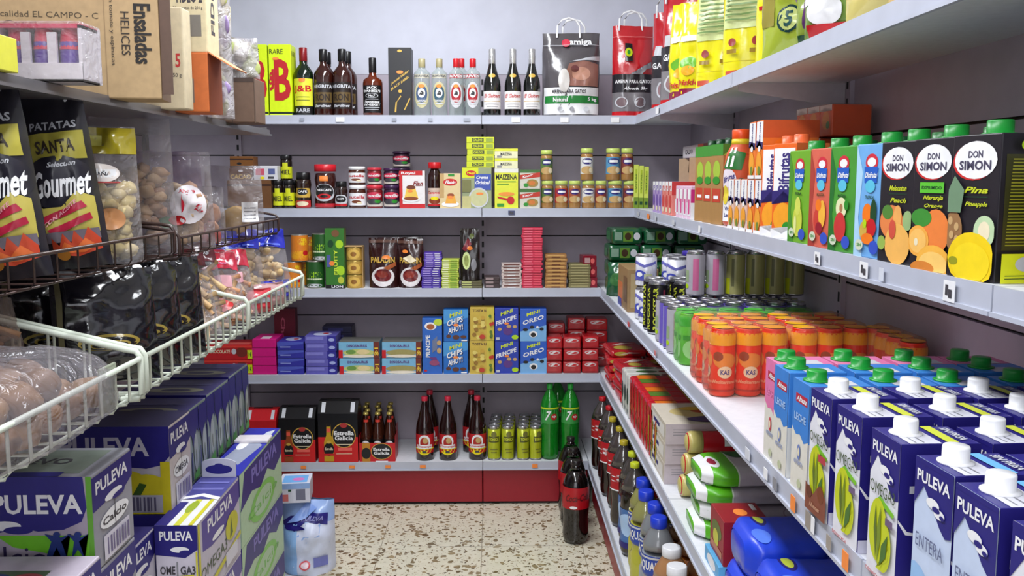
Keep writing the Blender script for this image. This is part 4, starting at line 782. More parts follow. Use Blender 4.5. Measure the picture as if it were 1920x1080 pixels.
petbag('narrow yellow pet food bag beside the red litter bags', 3.40, .70, .13, .36, .8, petS, 21)
petbag('slim yellow pet food bag with a purple base, next to the wide ones', 3.24, .70, .12, .33, .8, petS, 22)
petbag('wide yellow pet food bag with green text panel, farther one', 3.02, .735, .175, .42, 1.0, petF, 23)
petbag('wide yellow pet food bag with green text panel, nearer one', 2.72, .745, .165, .40, 1.0, petF, 24)
petbag('yellow pet food bag tucked behind the snack bags', 2.45, .78, .20, .34, .9, [('r', .1, .5, .9, .53, 'red'), ('e', .5, .3, .2, .1, 'brown')], 25)
def snackbag(label, Yc, Xf, w_, h, rot, c, Fp, seed, name='snack_bag'):
    me = bagmesh(name, w_, h, .08, foil(c, .15, .6, 22), Fp, None, seed, .008, 'full', .95, rough=.25)
    place([(name, me)], name, label, 'bag', (Xf, Yc, ZS[0]+.001), RS+rot)
limeF = [('r', .0, .3, .25, 1, (150, 140, 60)), ('e', .45, .35, .16, .12, (20, 60, 60)), ('e', .45, .35, .13, .10, (190, 200, 120)), ('t', '5', .45, .35, .12, .14, (16, 70, 70)), ('e', .7, .6, .2, .2, (130, 110, 130)), ('e', .5, .8, .3, .12, (110, 100, 90)), ('p', [(.6, .1), (.8, .2), (.9, .6), (.7, .5)], (90, 60, 100))]
snackbag('lime snack bag with a dark number five badge', 2.14, .70, .19, .26, .8, (168, 184, 60), limeF, 31)
snackbag('lime and purple snack bag next to the number five bag', 2.00, .72, .16, .25, .8, (140, 160, 60), [('r', .2, .2, .8, .45, (90, 50, 100)), ('e', .5, .7, .3, .15, 'lgrey'), ('r', .1, .05, .9, .15, 'dgreen')], 32)
snackbag('striped green and white snack bag with a dark badge', 1.84, .70, .19, .24, .8, (120, 150, 70), [('p', [(.05, .3), (.9, .45), (.9, .5), (.05, .36)], 'white'), ('p', [(.05, .42), (.9, .6), (.9, .65), (.05, .48)], 'white'), ('p', [(.05, .55), (.9, .72), (.9, .77), (.05, .6)], (70, 60, 110)), ('e', .3, .25, .2, .12, 'white'), ('e', .75, .22, .16, .12, (20, 60, 50)), ('r', .1, .04, .6, .14, 'red')], 33)
snackbag('cream and yellow snack bag with brown pellets on it', 1.62, .70, .19, .22, .8, (214, 200, 120), [('e', .3, .3, .14, .06, 'tan'), ('e', .6, .4, .16, .07, 'tan'), ('e', .4, .55, .12, .06, (150, 90, 90)), ('r', .4, .7, .6, .9, 'green')], 34)
snackbag('orange topped snack bag at the near end of the top shelf', 1.46, .70, .17, .20, .8, (220, 190, 130), [('r', 0, .5, 1, .8, 'orange'), ('e', .5, .3, .3, .1, (130, 90, 90))], 35)

# ------------------------------------------------------------------ juice shelf
z1 = ZS[1]
for k in range(3):
    a = 1189+9.5*k; x, y, w_, h = at_rear(1, a, a+9, 309+2*k)
    place([('drink_carton', boxmesh('drink_carton', w_-.001, .06, h, (206, 220, 90), [('r', .3, .35, .7, .9, (170, 190, 40)), ('t', 'VITAL', .5, .62, .3, .4, (90, 120, 30), 'u'), ('r', 0, 0, 1, .25, (120, 150, 40)), ('r', .2, .08, .8, .16, 'dgreen')]))], 'drink_carton', 'slim lime green carton by the baby food, %s of three' % ('left', 'middle', 'right')[k], 'carton', (x, y+.03, z1+.0005))
br = [('p', [(.5, .75), (.56, .95), (.9, .98), (.6, .72)], (90, 70, 50)), ('t', 'CALDO', .5, .45, .6, .09, (150, 50, 40)), ('t', 'de Pollo', .5, .33, .5, .07, (150, 50, 40))]
for k in range(3):
    sbox(1, 3.60-.19*k, 3.60-.19*k-.11, .075, .205, 'broth_carton', 'brown paper-look broth carton behind the small pink packs, %s' % ('farthest', 'middle one', 'nearest')[k], 'carton', (168, 142, 112), br, br, X=.735, rot=.5, group=None)
x0 = boxmesh('drink_pack', .44, .09, .045, (196, 190, 194), [('r', 0, .1, .55, .9, (210, 206, 210)), ('t', 'CALDO', .25, .5, .3, .4, 'dgrey'), ('r', .6, 0, .8, 1, (210, 80, 50)), ('r', .8, 0, 1, 1, (110, 20, 30))], R=[('r', .1, .2, .9, .8, 'grey')])
place([('drink_pack', x0)], 'drink_pack', 'long white and red pack laid on the brown broth cartons', 'pack', (.775, 3.36, z1+.2065), RS)
mini = lambda bc: [('r', 0, .72, 1, 1, 'white'), ('t', 'go', .5, .8, .7, .16, bc), ('e', .5, .4, .4, .2, bc), ('e', .5, .15, .3, .08, 'cream')]
for k in range(6):
    c = (176, 150, 206) if k < 3 else (226, 130, 120); bc = (110, 80, 170) if k < 3 else (206, 60, 60)
    sbox(1, 3.60-.066*k, 3.545-.066*k, .12, .118, 'juice_brick', '%s small juice brick under the brown cartons, %s' % ('lilac' if k < 3 else 'coral red', ('farthest', 'middle', 'nearest')[k % 3]), 'carton', c, mini(bc), [('r', 0, .6, 1, 1, bc), ('r', .1, .1, .9, .5, 'white')])
for k in range(4):
    sbox(1, 3.14-.062*k, 3.086-.062*k, .10, .105, 'juice_brick', 'pink and magenta small juice brick, %s from the brown tall cartons' % ORD[3-k], 'carton', (226, 190, 214), [('r', .15, .1, .85, .9, 'white'), ('r', .3, .15, .7, .6, (216, 60, 140))], [('r', 0, .3, 1, .9, (206, 40, 130)), ('r', .0, 0, .4, .5, 'white')])
# tall brown and green cartons
bg = [('r', 0, .86, 1, 1, (60, 140, 50)), ('e', .5, .68, .3, .12, (160, 190, 60)), ('r', .15, .28, .85, .45, (190, 60, 40)), ('r', .3, .32, .7, .36, 'white'), ('e', .5, .55, .3, .05, 'green')]
bgS = [('r', 0, .86, 1, 1, (70, 130, 50)), ('p', [(0, .86), (.3, .96), (.6, .88), (1, .95), (1, .86)], (160, 190, 70)), ('e', .3, .60, .24, .10, (150, 200, 30)), ('r', .06, .12, .34, .42, (140, 200, 40)), ('t', 'BIO', .2, .27, .12, .2, 'dgreen', 'u')]
for k in range(3):
    Ya = 2.86-.105*k
    c0 = boxmesh('carton_body', .085, .095, .225, (166, 124, 72), bg, bgS, T=[('r', 0, 0, 1, 1, (60, 130, 50))])
    place([('carton_body', c0), capmesh(0, -.01, .225, .014, .018, mat('dgreen', .4))], 'drink_carton', 'tall brown drink carton with green top, %s' % ('farthest from the camera', 'middle of three', 'nearest the orange juice bottle')[k], 'carton', (.672, Ya-.05, z1+.0005), RS+.15)
# big juice bottle
def juiceb(label, X, Y, h, r):
    L = [(.05, .88, 3.6, [('r', 0, 0, 1, 1, (206, 84, 44)), ('r', .2, .0, .62, .26, 'white'), ('t', 'Vita+', .40, .16, .2, .05, 'navy'), ('t', 'Leche', .40, .08, .2, .05, 'navy'), ('e', .36, .52, .18, .14, (226, 216, 226)), ('t', 'Bifrutas', .38, .54, .26, .08, (60, 50, 120), 's'), ('e', .42, .35, .1, .08, (226, 170, 190)), ('e', .32, .33, .08, .12, (220, 200, 60)),
         ('p', [(.25, .66), (.62, .64), (.7, .85), (.4, .9)], (30, 110, 40)), ('p', [(.32, .68), (.37, .68), (.42, .92), (.38, .92)], 'white'), ('p', [(.42, .68), (.47, .68), (.52, .92), (.48, .92)], 'white'), ('e', .62, .5, .06, .04, 'dgreen'), ('e', .56, .3, .1, .1, (200, 70, 90))])]
    pr = vessel('juice', h, r, mat((200, 76, 40), .25), (.90, 1, .56, mat((236, 84, 30), .35)), L, 24)
    pr.append(('neck_band', MB().lathe([(r*.60, .845*h), (r*.57, .90*h)], mat((226, 200, 40), .4), 20).mesh('neck_band')))
    place(pr, 'juice_bottle', label, 'bottle', (X, Y, z1+.0005), RS+.95)
juiceb('large orange-red fruit juice bottle with orange cap and green leaf print', .672, 2.52, .262, .0435)
biF = [('r', 0, .62, 1, .98, 'white'), ('t', 'Bifrutas', .5, .80, .22, .34, (60, 50, 120), 'u'), ('p', [(0, .55), (.5, .66), (1, .5), (1, .62), (0, .66)], (50, 40, 110)), ('e', .5, .52, .2, .05, 'white'), ('e', .5, .26, .42, .2, (240, 160, 40)), ('e', .55, .14, .2, .08, (110, 130, 40)), ('r', 0, .0, 1, .06, 'white')]
biS = [('p', [(0, 0), (1, 0), (1, .25), (.6, .12), (0, .2)], 'white'), ('e', .5, .45, .4, .22, (240, 150, 40)), ('e', .6, .3, .14, .08, 'green'), ('r', .0, .88, 1, 1, (236, 110, 60))]
for k in range(5):
    Ya = 2.43-.062*k; c = (226, 190, 170) if k < 3 else (232, 120, 40)
    sbox(1, Ya, Ya-.052, .10, .128, 'juice_brick', 'small orange milk-juice brick in the bottom row, %s from the large bottle' % ORD[k], 'carton', c, biF, biS, T=[('r', 0, 0, 1, 1, (240, 230, 220))])
for k in range(2):
    Ya = 2.245-.062*k
    sbox(1, Ya, Ya-.052, .13, .135, 'juice_brick', 'orange milk-juice brick standing on the bottom row, %s' % ('far one', 'near one')[k], 'carton', (232, 120, 40), biF, [('r', 0, .7, 1, 1, (206, 90, 40)), ('e', .5, .6, .3, .1, 'orange'), ('r', 0, 0, 1, .2, 'white')], zb=z1+.129)
for k in range(2):
    Ya = 2.085-.085*k
    c0 = boxmesh('carton_body', .078, .085, .205, (234, 104, 34), [('r', .05, .45, .95, .95, 'white'), ('t', 'Bifrutas', .5, .70, .5, .40, (60, 50, 120), 'u'), ('p', [(0, .36), (.5, .5), (1, .4), (1, .52), (0, .5)], (50, 40, 110)), ('e', .5, .22, .42, .16, (240, 160, 40)), ('e', .7, .12, .2, .06, 'green'), ('p', [(0, 0), (1, 0), (1, .14), (.5, .05), (0, .1)], 'white')], biS)
    place([('carton_body', c0), capmesh(0, .0, .205, .016, .02, mat((240, 110, 60), .4))], 'juice_carton', 'orange milk-juice carton with orange cap, %s' % ('beside the small bricks', 'beside the pear juice')[k], 'carton', (.665, Ya, z1+.0005), RS+.35)
def orpack(label, X, Y, zb, w_=.19, d=.10, h=.073):
    t = thing('juice_pack', label, 'juice pack', (X, Y, zb), RS+.12)
    for k in range(3):
        MB().box(-w_/2+k*w_/3+.002, -d/2, 0, -w_/2+(k+1)*w_/3-.002, d/2, h, mat((236, 96, 40), .4), .003).art([('e', .5, .5, .3, .3, (240, 150, 50)), ('p', [(0, .8), (.4, .95), (1, .8), (1, 1), (0, 1)], 'white'), ('e', .7, .35, .15, .12, 'green')], lambda u, v, o: (-w_/2+k*w_/3+.002+u*(w_/3-.004), -d/2-o, v*h)).obj('brick', t)
    MB().box(-w_/2-.002, -d/2-.003, -.0, w_/2+.002, d/2+.002, h+.002, film((240, 230, 225), .04, .1, 60), .006).obj('shrink_wrap', t)
lv = ['bottom', 'second', 'third']
for L_ in range(3):
    for k in range(3):
        if L_ == 0 and k > 3: continue
        if L_ == 2 and k > 0: continue
        orpack('shrink-wrapped orange juice bricks against the panel, %s layer%s' % (lv[L_], '' if L_ == 2 else ', '+('far end', 'middle', 'near end')[k]), .83, 2.34-.205*k, z1+.0008+.0765*L_)
orpack('shrink-wrapped orange juice bricks crowning the pile', .83, 2.27, z1+.0008+.0765*3)
# one litre juices
def juicecarton(label, pn, X, base, Fp, Rp, rot=.13, w_=.094, d=.075, h=.186, capc=(26, 140, 50)):
    Y = SY(pn, X, z1+.1)
    c0 = boxmesh('carton_body', w_, d, h, base, Fp, Rp)
    pr = [('carton_body', c0), capmesh(-.008, 0, h, .0165, .019, mat(capc, .35))]
    cy, sy = math.cos(RS+rot), math.sin(RS+rot)
    # near lower front corner of the carton is the one read off the photo
    lx, ly = w_/2, -d/2; ox, oy = lx*cy-ly*sy, lx*sy+ly*cy
    place(pr, 'juice_carton', label, 'carton', (X-ox, Y-oy, z1+.0005), RS+rot)
def disf(fruit, base2, fr):
    return [('p', [(0, 0), (.3, 0), (.12, .35), (.22, .75), (0, 1)], base2), ('e', .5, .84, .2, .075, (206, 40, 60)), ('e', .5, .84, .14, .04, 'white'), ('t', 'Disfruta', .5, .74, .44, .05, 'white', 'i'), ('p', [(.3, .66), (.7, .66), (.72, .80), (.28, .80)], (30, 90, 190)), ('t', 'Disfruta', .5, .73, .38, .05, 'white', 'i'), ('e', .5, .63, .16, .055, (90, 190, 220)), ('t', fruit, .5, .535, .3, .03, 'dgreen')]+fr+\
        [('e', .72, .10, .15, .06, (50, 80, 190)), ('e', .25, .11, .13, .05, (206, 214, 190)), ('t', 'SIN', .25, .11, .14, .03, 'green')]
pear = [('e', .5, .24, .22, .17, (196, 206, 70)), ('e', .5, .40, .13, .10, (206, 214, 90)), ('e', .4, .2, .06, .1, (226, 230, 150))]
peach = [('e', .45, .28, .2, .13, (200, 60, 50)), ('e', .6, .34, .14, .14, (240, 180, 60)), ('e', .45, .43, .12, .06, 'orange'), ('e', .5, .2, .14, .06, (150, 20, 40))]
apple = [('e', .5, .42, .2, .10, (226, 226, 180)), ('e', .5, .42, .06, .04, (170, 120, 80)), ('e', .48, .24, .22, .14, (200, 50, 50)), ('e', .7, .45, .08, .05, 'green')]
trop = [('e', .45, .38, .16, .10, 'orange'), ('e', .65, .40, .1, .12, 'dgreen'), ('e', .6, .27, .16, .08, 'red'), ('e', .35, .24, .12, .08, 'gold'), ('e', .5, .17, .2, .05, 'orange'), ('e', .4, .3, .06, .04, 'lime')]
juicecarton('green one-litre pear juice carton, first of the four striped ones', 1519, .62, (110, 170, 40), disf('PERA', (70, 140, 40), pear), [('r', .2, .1, .8, .9, 'lime')])
juicecarton('coral red one-litre peach juice carton between two green ones', 1563, .62, (214, 100, 80), disf('MELOCOTON', (170, 60, 50), peach), [('r', .2, .1, .8, .9, 'cream')])
juicecarton('green one-litre apple juice carton next to the sky blue one', 1606, .62, (70, 150, 50), disf('MANZANA', (30, 110, 40), apple), [('r', .2, .1, .8, .9, 'lime')])
juicecarton('sky blue one-litre tropical fruit juice carton beside black cartons', 1662, .62, (110, 170, 226), disf('TROPICAL', (170, 210, 240), trop), [('r', .2, .1, .8, .9, 'cream')])
def ds(l1, l2, fr, ban=None):
    return [('e', .46, .815, .44, .13, (200, 40, 40)), ('e', .5, .825, .44, .13, 'white'), ('t', 'DON', .5, .865, .30, .05, (70, 66, 90)), ('t', 'SIMON', .5, .79, .66, .065, (70, 66, 90))]+([('r', .2, .59, .8, .67, (90, 190, 50)), ('t', 'EXPRIMIDO', .5, .63, .5, .025, 'dgreen')] if ban else [])+\
        [('t', l1, .55, .62 if not ban else .55, .5, .045, (196, 206, 40), 'i'), ('r', .3, .57, .8, .575, 'dgreen'), ('t', l2, .58, .52 if not ban else .49, .46, .04, (196, 206, 40), 'i')]+fr
f1 = [('e', .42, .34, .34, .14, (226, 130, 70)), ('e', .3, .42, .16, .06, (80, 130, 50)), ('e', .6, .38, .12, .1, (236, 170, 90)), ('e', .62, .16, .36, .17, (240, 180, 90)), ('e', .16, .16, .12, .06, (150, 180, 80)), ('e', .9, .36, .14, .08, (150, 180, 120)), ('e', .48, .28, .1, .08, (206, 80, 60))]
f2 = [('e', .66, .30, .34, .17, (236, 130, 60)), ('e', .30, .40, .26, .07, (60, 140, 50)), ('e', .24, .22, .28, .12, (240, 170, 70)), ('e', .24, .22, .22, .095, (246, 190, 100)), ('e', .2, .21, .05, .03, 'cream'), ('e', .66, .07, .42, .13, (244, 180, 70)), ('e', .66, .05, .36, .10, (248, 200, 110)), ('e', .4, .02, .3, .05, (214, 130, 50))]
f3 = [('e', .12, .33, .20, .14, (150, 110, 70)), ('e', .06, .40, .05, .03, (196, 160, 110)), ('e', .2, .36, .05, .03, (196, 160, 110)), ('e', .1, .3, .05, .03, (196, 160, 110)), ('e', .22, .27, .05, .03, (196, 160, 110)), ('p', [(0, .46), (.28, .46), (.34, .62), (.12, .72), (0, .62)], (110, 140, 110)), ('e', .8, .34, .22, .11, (190, 214, 170)), ('e', .8, .34, .12, .07, 'cream'), ('e', .56, .14, .5, .19, (240, 206, 20)), ('e', .56, .12, .12, .05, (250, 224, 80)), ('e', .56, .12, .4, .14, (244, 214, 30)), ('e', .2, .12, .1, .03, (150, 150, 30))]
tbl = [('r', .1, .22, .95, .86, (60, 60, 20))]+[('r', .16, .25+.022*q, .9, .258+.022*q, (160, 160, 40)) for q in range(27)]+[('r', .05, 0, .98, .20, (226, 232, 30)), ('e', .5, .13, .2, .05, 'lgrey'), ('r', .12, .03, .8, .035, 'dgreen'), ('r', .12, .05, .7, .055, 'dgreen'), ('e', .4, .92, .12, .04, 'lime')]
juicecarton('black one-litre peach juice carton, farthest of the black ones', 1714, .622, (30, 26, 34), ds('Melocoton', 'Peach', f1), tbl)
juicecarton('black one-litre orange juice carton with green banner', 1786, .622, (30, 26, 34), ds('Naranja', 'Orange', f2, 1), tbl)
juicecarton('black one-litre pineapple juice carton, nearest with its side visible', 1872, .622, (30, 26, 34), ds('Pina', 'Pineapple', f3), tbl, rot=.13, w_=.096)
juicecarton('black one-litre juice carton cut by the right photo border', 2085, .622, (30, 26, 34), ds('Pina', 'Pineapple', f3), tbl)
for k, (X, Y) in enumerate(((.735, 1.50), (.735, 1.34), (.735, 1.21), (.74, 1.07))):
    c0 = boxmesh('carton_body', .094, .075, .186, (30, 26, 34), ds('Uva', 'Grape', f1), tbl)
    place([('carton_body', c0), capmesh(-.008, 0, .186, .0165, .019, mat((20, 110, 40), .35))], 'juice_carton', 'black one-litre juice carton in the second row, %s from the rear' % ORD[k], 'carton', (X, Y, z1+.0005), RS+.2)
for k, Y in enumerate((1.96, 1.82, 1.67)):
    c0 = boxmesh('carton_body', .094, .075, .186, (60, 130, 40), [('r', .1, .1, .9, .9, 'green')])
    place([('carton_body', c0), capmesh(-.008, 0, .186, .0165, .019, mat((10, 80, 40), .35))], 'juice_carton', 'green juice carton in the second row behind the striped ones, %s' % ORD[k], 'carton', (.745, Y, z1+.0005), RS+.2)

# ------------------------------------------------------------------ milk and drinks shelf
z2 = ZS[2]
gp = [('r', 0, 0, 1, 1, (16, 84, 46)), ('r', .02, .2, .3, .85, (120, 150, 130)), ('r', .34, .1, .7, .9, (90, 130, 40)), ('e', .52, .5, .12, .3, (60, 40, 20)), ('e', .85, .5, .12, .3, 'lgrey'), ('r', 0, .0, 1, .06, 'dgreen')]
for L_ in range(4):
    for k in range(3):
        X0 = .468+.135*k+(.01 if L_ == 3 else 0)
        mb = MB(); mb.box(-.064, -.085, 0, .064, .085, .067, foil((14, 80, 44), .18, .6, 20), .014)
        mb.art(gp[1:], lambda u, v, o: (-.056+u*.112, -.0852-o, .008+v*.052), rough=.25)
        mb.art([('r', .2, .1, .8, .9, (40, 110, 60))], lambda u, v, o: (-.0642-o, .075-u*.15, .012+v*.044), rough=.25)
        me = mb.mesh('coffee_pack')
        place([('coffee_pack', me)], 'coffee_pack', 'green foil coffee pack in the corner pile, %s column, %s' % (('aisle side', 'middle', 'innermost')[k], ('bottom', 'second up', 'third up', 'top')[L_]), 'pack', (X0+.066, 3.86+rnd.uniform(-.008, .008)-.03*(L_ == 0), z2+.0005+.0685*L_), rnd.uniform(-.05, .05), 'green coffee packs')
for k in range(2):
    place([('coffee_pack', bagmesh('coffee_pack', .10, .135, .05, foil((20, 84, 50), .2, .6), [('e', .5, .5, .3, .2, (60, 110, 60))], None, 40+k, .005))], 'coffee_pack', 'green foil coffee pack slumped upright in front of the pile, %s' % ('left', 'right')[k], 'pack', (.50+.11*k, 3.70-.02*k, z2+.001), (-.12, 0, -.5))
sbox(2, 3.50, 3.25, .11, .155, 'cereal_box', 'brown and tan carton standing between green packs and white cans', 'box', (150, 120, 80), [('r', 0, .1, .5, .6, (206, 110, 50)), ('r', 0, 0, .4, .2, (70, 80, 160)), ('r', .6, .2, .95, .8, (110, 80, 50))], [('r', .1, .1, .9, .9, (170, 150, 110)), ('r', .3, .3, .7, .5, 'brown')])
wc = [('p', [(0, .65), (.3, .75), (.6, .62), (1, .75), (1, .85), (.6, .72), (.3, .86), (0, .76)], (110, 110, 190)), ('e', .45, .35, .22, .18, (70, 80, 180)), ('e', .45, .38, .1, .08, 'white'), ('r', .6, 0, .85, .4, (190, 196, 150)), ('p', [(0, .1), (.4, .2), (1, .05), (1, .12), (.4, .28), (0, .18)], (90, 90, 170))]
cw = canparts('can', .112, .036, (216, 216, 226), wc)
cb = canparts('tin', .112, .036, (216, 214, 228), [('r', 0, .86, 1, 1, (60, 40, 150)), ('e', .5, .5, .2, .25, 'white')])
for k, (X, Y) in enumerate(((.515, 3.10), (.515, 3.02), (.60, 3.08), (.60, 2.99))):
    for L_ in range(2 if k != 1 else 1):
        place(cw, 'drink_can', 'white can with wavy blue print, %s, %s tier' % (('aisle far', 'aisle near', 'inner far', 'inner near')[k], ('lower', 'upper')[L_]), 'can', (X, Y, z2+.0006+L_*.113), RS+.9, 'white and blue cans')
capb = MB().lathe([(0, .1), (.038, .1), (.039, .102), (.039, .112), (.036, .116), (0, .116)], mat((56, 40, 150), .3), 20).mesh('lid')
for k in range(2):
    place([('tub_body', MB().lathe([(0, 0), (.036, 0), (.037, .002), (.037, .1)], mat((214, 212, 226), .3), 22).mesh('tub_body')), ('lid', capb)], 'powder_tub', 'white tub with violet lid behind the black cans, %s' % ('lower', 'upper')[k], 'tub', (.675, 3.10, z2+.0006+.117*k), 0)
rk = [('t', 'ROCKSTAR', .62, .5, .15, .9, (200, 210, 60), 'u'), ('t', 'ROCKSTAR', .36, .5, .15, .9, (200, 210, 60), 'u'), ('r', .84, .1, .9, .9, (130, 40, 60))]
ck = canparts('slim', .168, .0335, (20, 18, 20), rk, 3.1)
for k, (X, Y) in enumerate(((.505, 2.885), (.505, 2.80), (.585, 2.885), (.585, 2.80), (.665, 2.90), (.665, 2.82))):
    place(ck, 'energy_drink_can', 'tall black energy drink can with yellow lettering, %s' % ('aisle side far', 'aisle side near', 'middle far', 'middle near', 'inner far', 'inner near')[k], 'can', (X, Y, z2+.0006), RS+.75, 'tall black cans')
pk = canparts('slim', .134, .0275, (108, 92, 186), [('r', 0, 0, .3, 1, (150, 140, 206)), ('r', .7, .05, .95, .35, (60, 40, 150)), ('t', 'ENERGY', .55, .5, .14, .6, (190, 180, 230), 'u')])
sv = canparts('slim', .134, .0275, (176, 172, 182), [('r', .55, .1, .75, .9, (206, 100, 150)), ('r', .2, .3, .4, .6, (150, 170, 130)), ('e', .3, .2, .1, .06, 'lime')])
yg = canparts('slim', .134, .0275, (176, 172, 110), [('r', .1, 0, .45, .4, (206, 214, 40)), ('r', .5, .2, .6, .9, (110, 110, 70))])
RW = ('far', 'middle', 'near')
for r, Y in enumerate((2.672, 2.612, 2.552)):
    for k in range(7):
        place(pk if (r+k) % 3 or r == 2 else sv, 'energy_drink_can', 'slim %s energy can, bottom tier, %s row, %s from the aisle' % ('purple' if ((r+k) % 3 or r == 2) else 'silver', RW[r], ORD[k]), 'can', (.502+.058*k, Y, z2+.0006), RS+.9, 'slim energy cans, bottom tier')
for k in range(6):
    place(sv if k < 2 else yg, 'energy_drink_can', 'slim %s can on the upper tier, %s from the aisle' % ('silver and pink' if k < 2 else 'yellow-green', ORD[k]), 'can', (.590+.0585*k, 2.672 if k < 5 else 2.672, z2+.1352), RS+.9, 'slim cans on the upper tier')
for k in range(2):
    place(sv, 'energy_drink_can', 'slim silver can beside the lime green pack, %s' % ('at the aisle', 'farther in')[k], 'can', (.500+.058*k, 2.485, z2+.0006), RS+.9)
def sixpack(label, X, Y, nx, ny, r, h, c1, c2, arts, fc, name='drink_pack', rot=0, kind='slim'):
    t = thing(name, label, 'drinks pack', (X, Y, z2+.0006), rot)
    pf = [(a*r, b*h) for a, b in PROFILES[kind]]
    bm_ = MB().lathe(pf, mat(c1, .3), 18)
    bm_.art([('r', 0, .80, 1, 1, c2)]+arts, wrapfn(pf, .05*h, .93*h, 2.8), 2, .35)
    bm_.art([('r', 0, .80, 1, 1, c2)]+arts, lambda u, v, o: (lambda q: (q[1], -q[0], q[2]))(wrapfn(pf, .05*h, .93*h, 1.6)(u, v, o)), 2, .35)
    bm_.art([('e', .5, .5, .5, .5, c2)], lambda u, v, o: ((u-.5)*1.7*r, (v-.5)*1.7*r, h+o))
    me = bm_.mesh('can')
    for a in range(nx):
        for b in range(ny):
            o = bpy.data.objects.new('can', me); C.objects.link(o); o.parent = t; o.location = ((a-(nx-1)/2)*2*r, (b-(ny-1)/2)*2*r, 0)
    mb = MB(); e = .002; W, D = nx*r+e, ny*r+e; N = 40
    ring = []
    for q in range(N):
        a = 2*PI*q/N; cx_, sy_ = math.cos(a), math.sin(a)
        px_ = (nx-1)*r*(1 if cx_ > 1e-6 else -1 if cx_ < -1e-6 else 0)+(r+e)*cx_; py_ = (ny-1)*r*(1 if sy_ > 1e-6 else -1 if sy_ < -1e-6 else 0)+(r+e)*sy_
        ring.append((px_, py_))
    vs = []; zs = [(0.001, .96), (.012, 1), (h*.5, 1.0), (h*.9, 1.0), (h+.003, .90), (h+.004, .5), (h+.001, .02)]
    for zz, k in zs: vs += [(x*k, y*k, zz+(.004*math.sin(x*90)*(zz > h*.9))) for x, y in ring]
    fs = [(j*N+i, j*N+(i+1) % N, (j+1)*N+(i+1) % N, (j+1)*N+i) for j in range(len(zs)-1) for i in range(N)]
    mb.add(vs, fs, film(fc, .05, .1, 30), True).obj('shrink_wrap', t); return t
la = [('e', .5, .3, .3, .2, (190, 226, 170)), ('r', .2, .5, .8, .6, (70, 160, 50))]
for k, (X, Y) in enumerate(((.560, 2.36), (.740, 2.36))):
    sixpack('shrink-wrapped lime green drinks pack, %s' % ('at the aisle', 'farther inside the shelf')[k], X, Y, 3, 2, .0285, .135, (110, 190, 60), (70, 180, 50), la, (200, 240, 190))
oa = [('e', .5, .55, .34, .13, (236, 150, 60)), ('e', .3, .62, .14, .08, (150, 60, 30)), ('e', .5, .36, .2, .10, (240, 226, 200)), ('t', 'KAS', .5, .36, .24, .08, (60, 60, 150)), ('t', 'Mediterraneo', .5, .2, .7, .06, (240, 170, 140), 'i'), ('r', .0, .04, 1, .07, (180, 30, 20))]
for k, (X, Y) in enumerate(((.560, 2.15), (.740, 2.15), (.560, 2.02), (.740, 2.02))):
    sixpack('shrink-wrapped orange-red drinks pack with yellow tops, %s' % ('aisle side, far', 'inner side, far', 'aisle side, near', 'inner side, near the milk')[k], X, Y, 3, 2, .0285, .152, (236, 50, 16), (244, 180, 20), oa, (255, 220, 190))
for k, (X, Y) in enumerate(((.845, 1.90),)):
    sixpack('shrink-wrapped yellow-topped drinks pack against the panel behind the milk', X, Y, 1, 4, .0285, .152, (236, 50, 16), (236, 170, 20), oa, (255, 220, 190))

# milk cartons
bluec = (36, 30, 118)
ptop = [('p', [(0, .70), (0, 1), (1, 1), (1, .62), (.85, .60), (.70, .645), (.5, .74), (.25, .84)], bluec), ('r', 0, .97, 1, 1, bluec)]
plv = [('t', 'PULEVA', .5, .895, .86, .075, 'white'), ('e', .52, .765, .17, .032, 'white'), ('e', .70, .725, .14, .03, 'white'), ('e', .62, .742, .1, .018, bluec), ('e', .78, .715, .06, .014, bluec)]
entF = [('r', 0, 0, 1, 1, (196, 210, 236)), ('e', .1, .10, .5, .24, (150, 190, 234)), ('e', 0, .04, .45, .18, (110, 170, 228)), ('r', .08, .0, .95, .02, 'sky')]+ptop+plv+[('t', 'ENTERA', .5, .50, .72, .085, (96, 104, 140), 'n'), ('e', .68, .12, .17, .05, (236, 240, 246)), ('p', [(.52, 0), (.84, 0), (.86, .12), (.50, .12)], (222, 230, 240)), ('e', .68, .03, .12, .03, (200, 160, 150))]
leaf = [('e', .42, .34, .32, .22, (196, 206, 30)), ('e', .62, .26, .28, .18, (196, 206, 30)), ('p', [(.42, .08), (.56, .08), (.86, .30), (.8, .18)], (196, 206, 30)), ('p', [(.40, .14), (.30, .34), (.34, .52), (.42, .30)], (90, 110, 30)), ('p', [(.46, .12), (.42, .36), (.52, .52), (.56, .30)], (120, 140, 30)), ('p', [(.56, .12), (.60, .26), (.80, .36), (.76, .2)], (70, 110, 40))]
om = [('r', 0, 0, 1, 1, (228, 228, 236))]+ptop+plv+[('t', 'OMEGA3', .5, .62, .86, .085, (60, 80, 40), 'n'), ('p', [(.3, .54), (.45, .58), (.95, .52), (.9, .49), (.5, .53)], (120, 190, 40))]+leaf
omF = om+[('r', .7, .42, .95, .47, (110, 90, 120)), ('t', 'DESNATADA', .4, .03, .6, .025, (190, 80, 90))]
chF = om+[('p', [(0, 0), (1, 0), (1, .2), (.6, .24), (.4, .16), (0, .22)], (130, 70, 50)), ('e', .75, .2, .16, .07, (120, 60, 30)), ('e', .2, .16, .14, .05, (100, 50, 30)), ('r', .6, .46, .95, .52, (180, 60, 70)), ('t', 'Nueces', .5, .07, .5, .04, (200, 150, 120), 'i')]
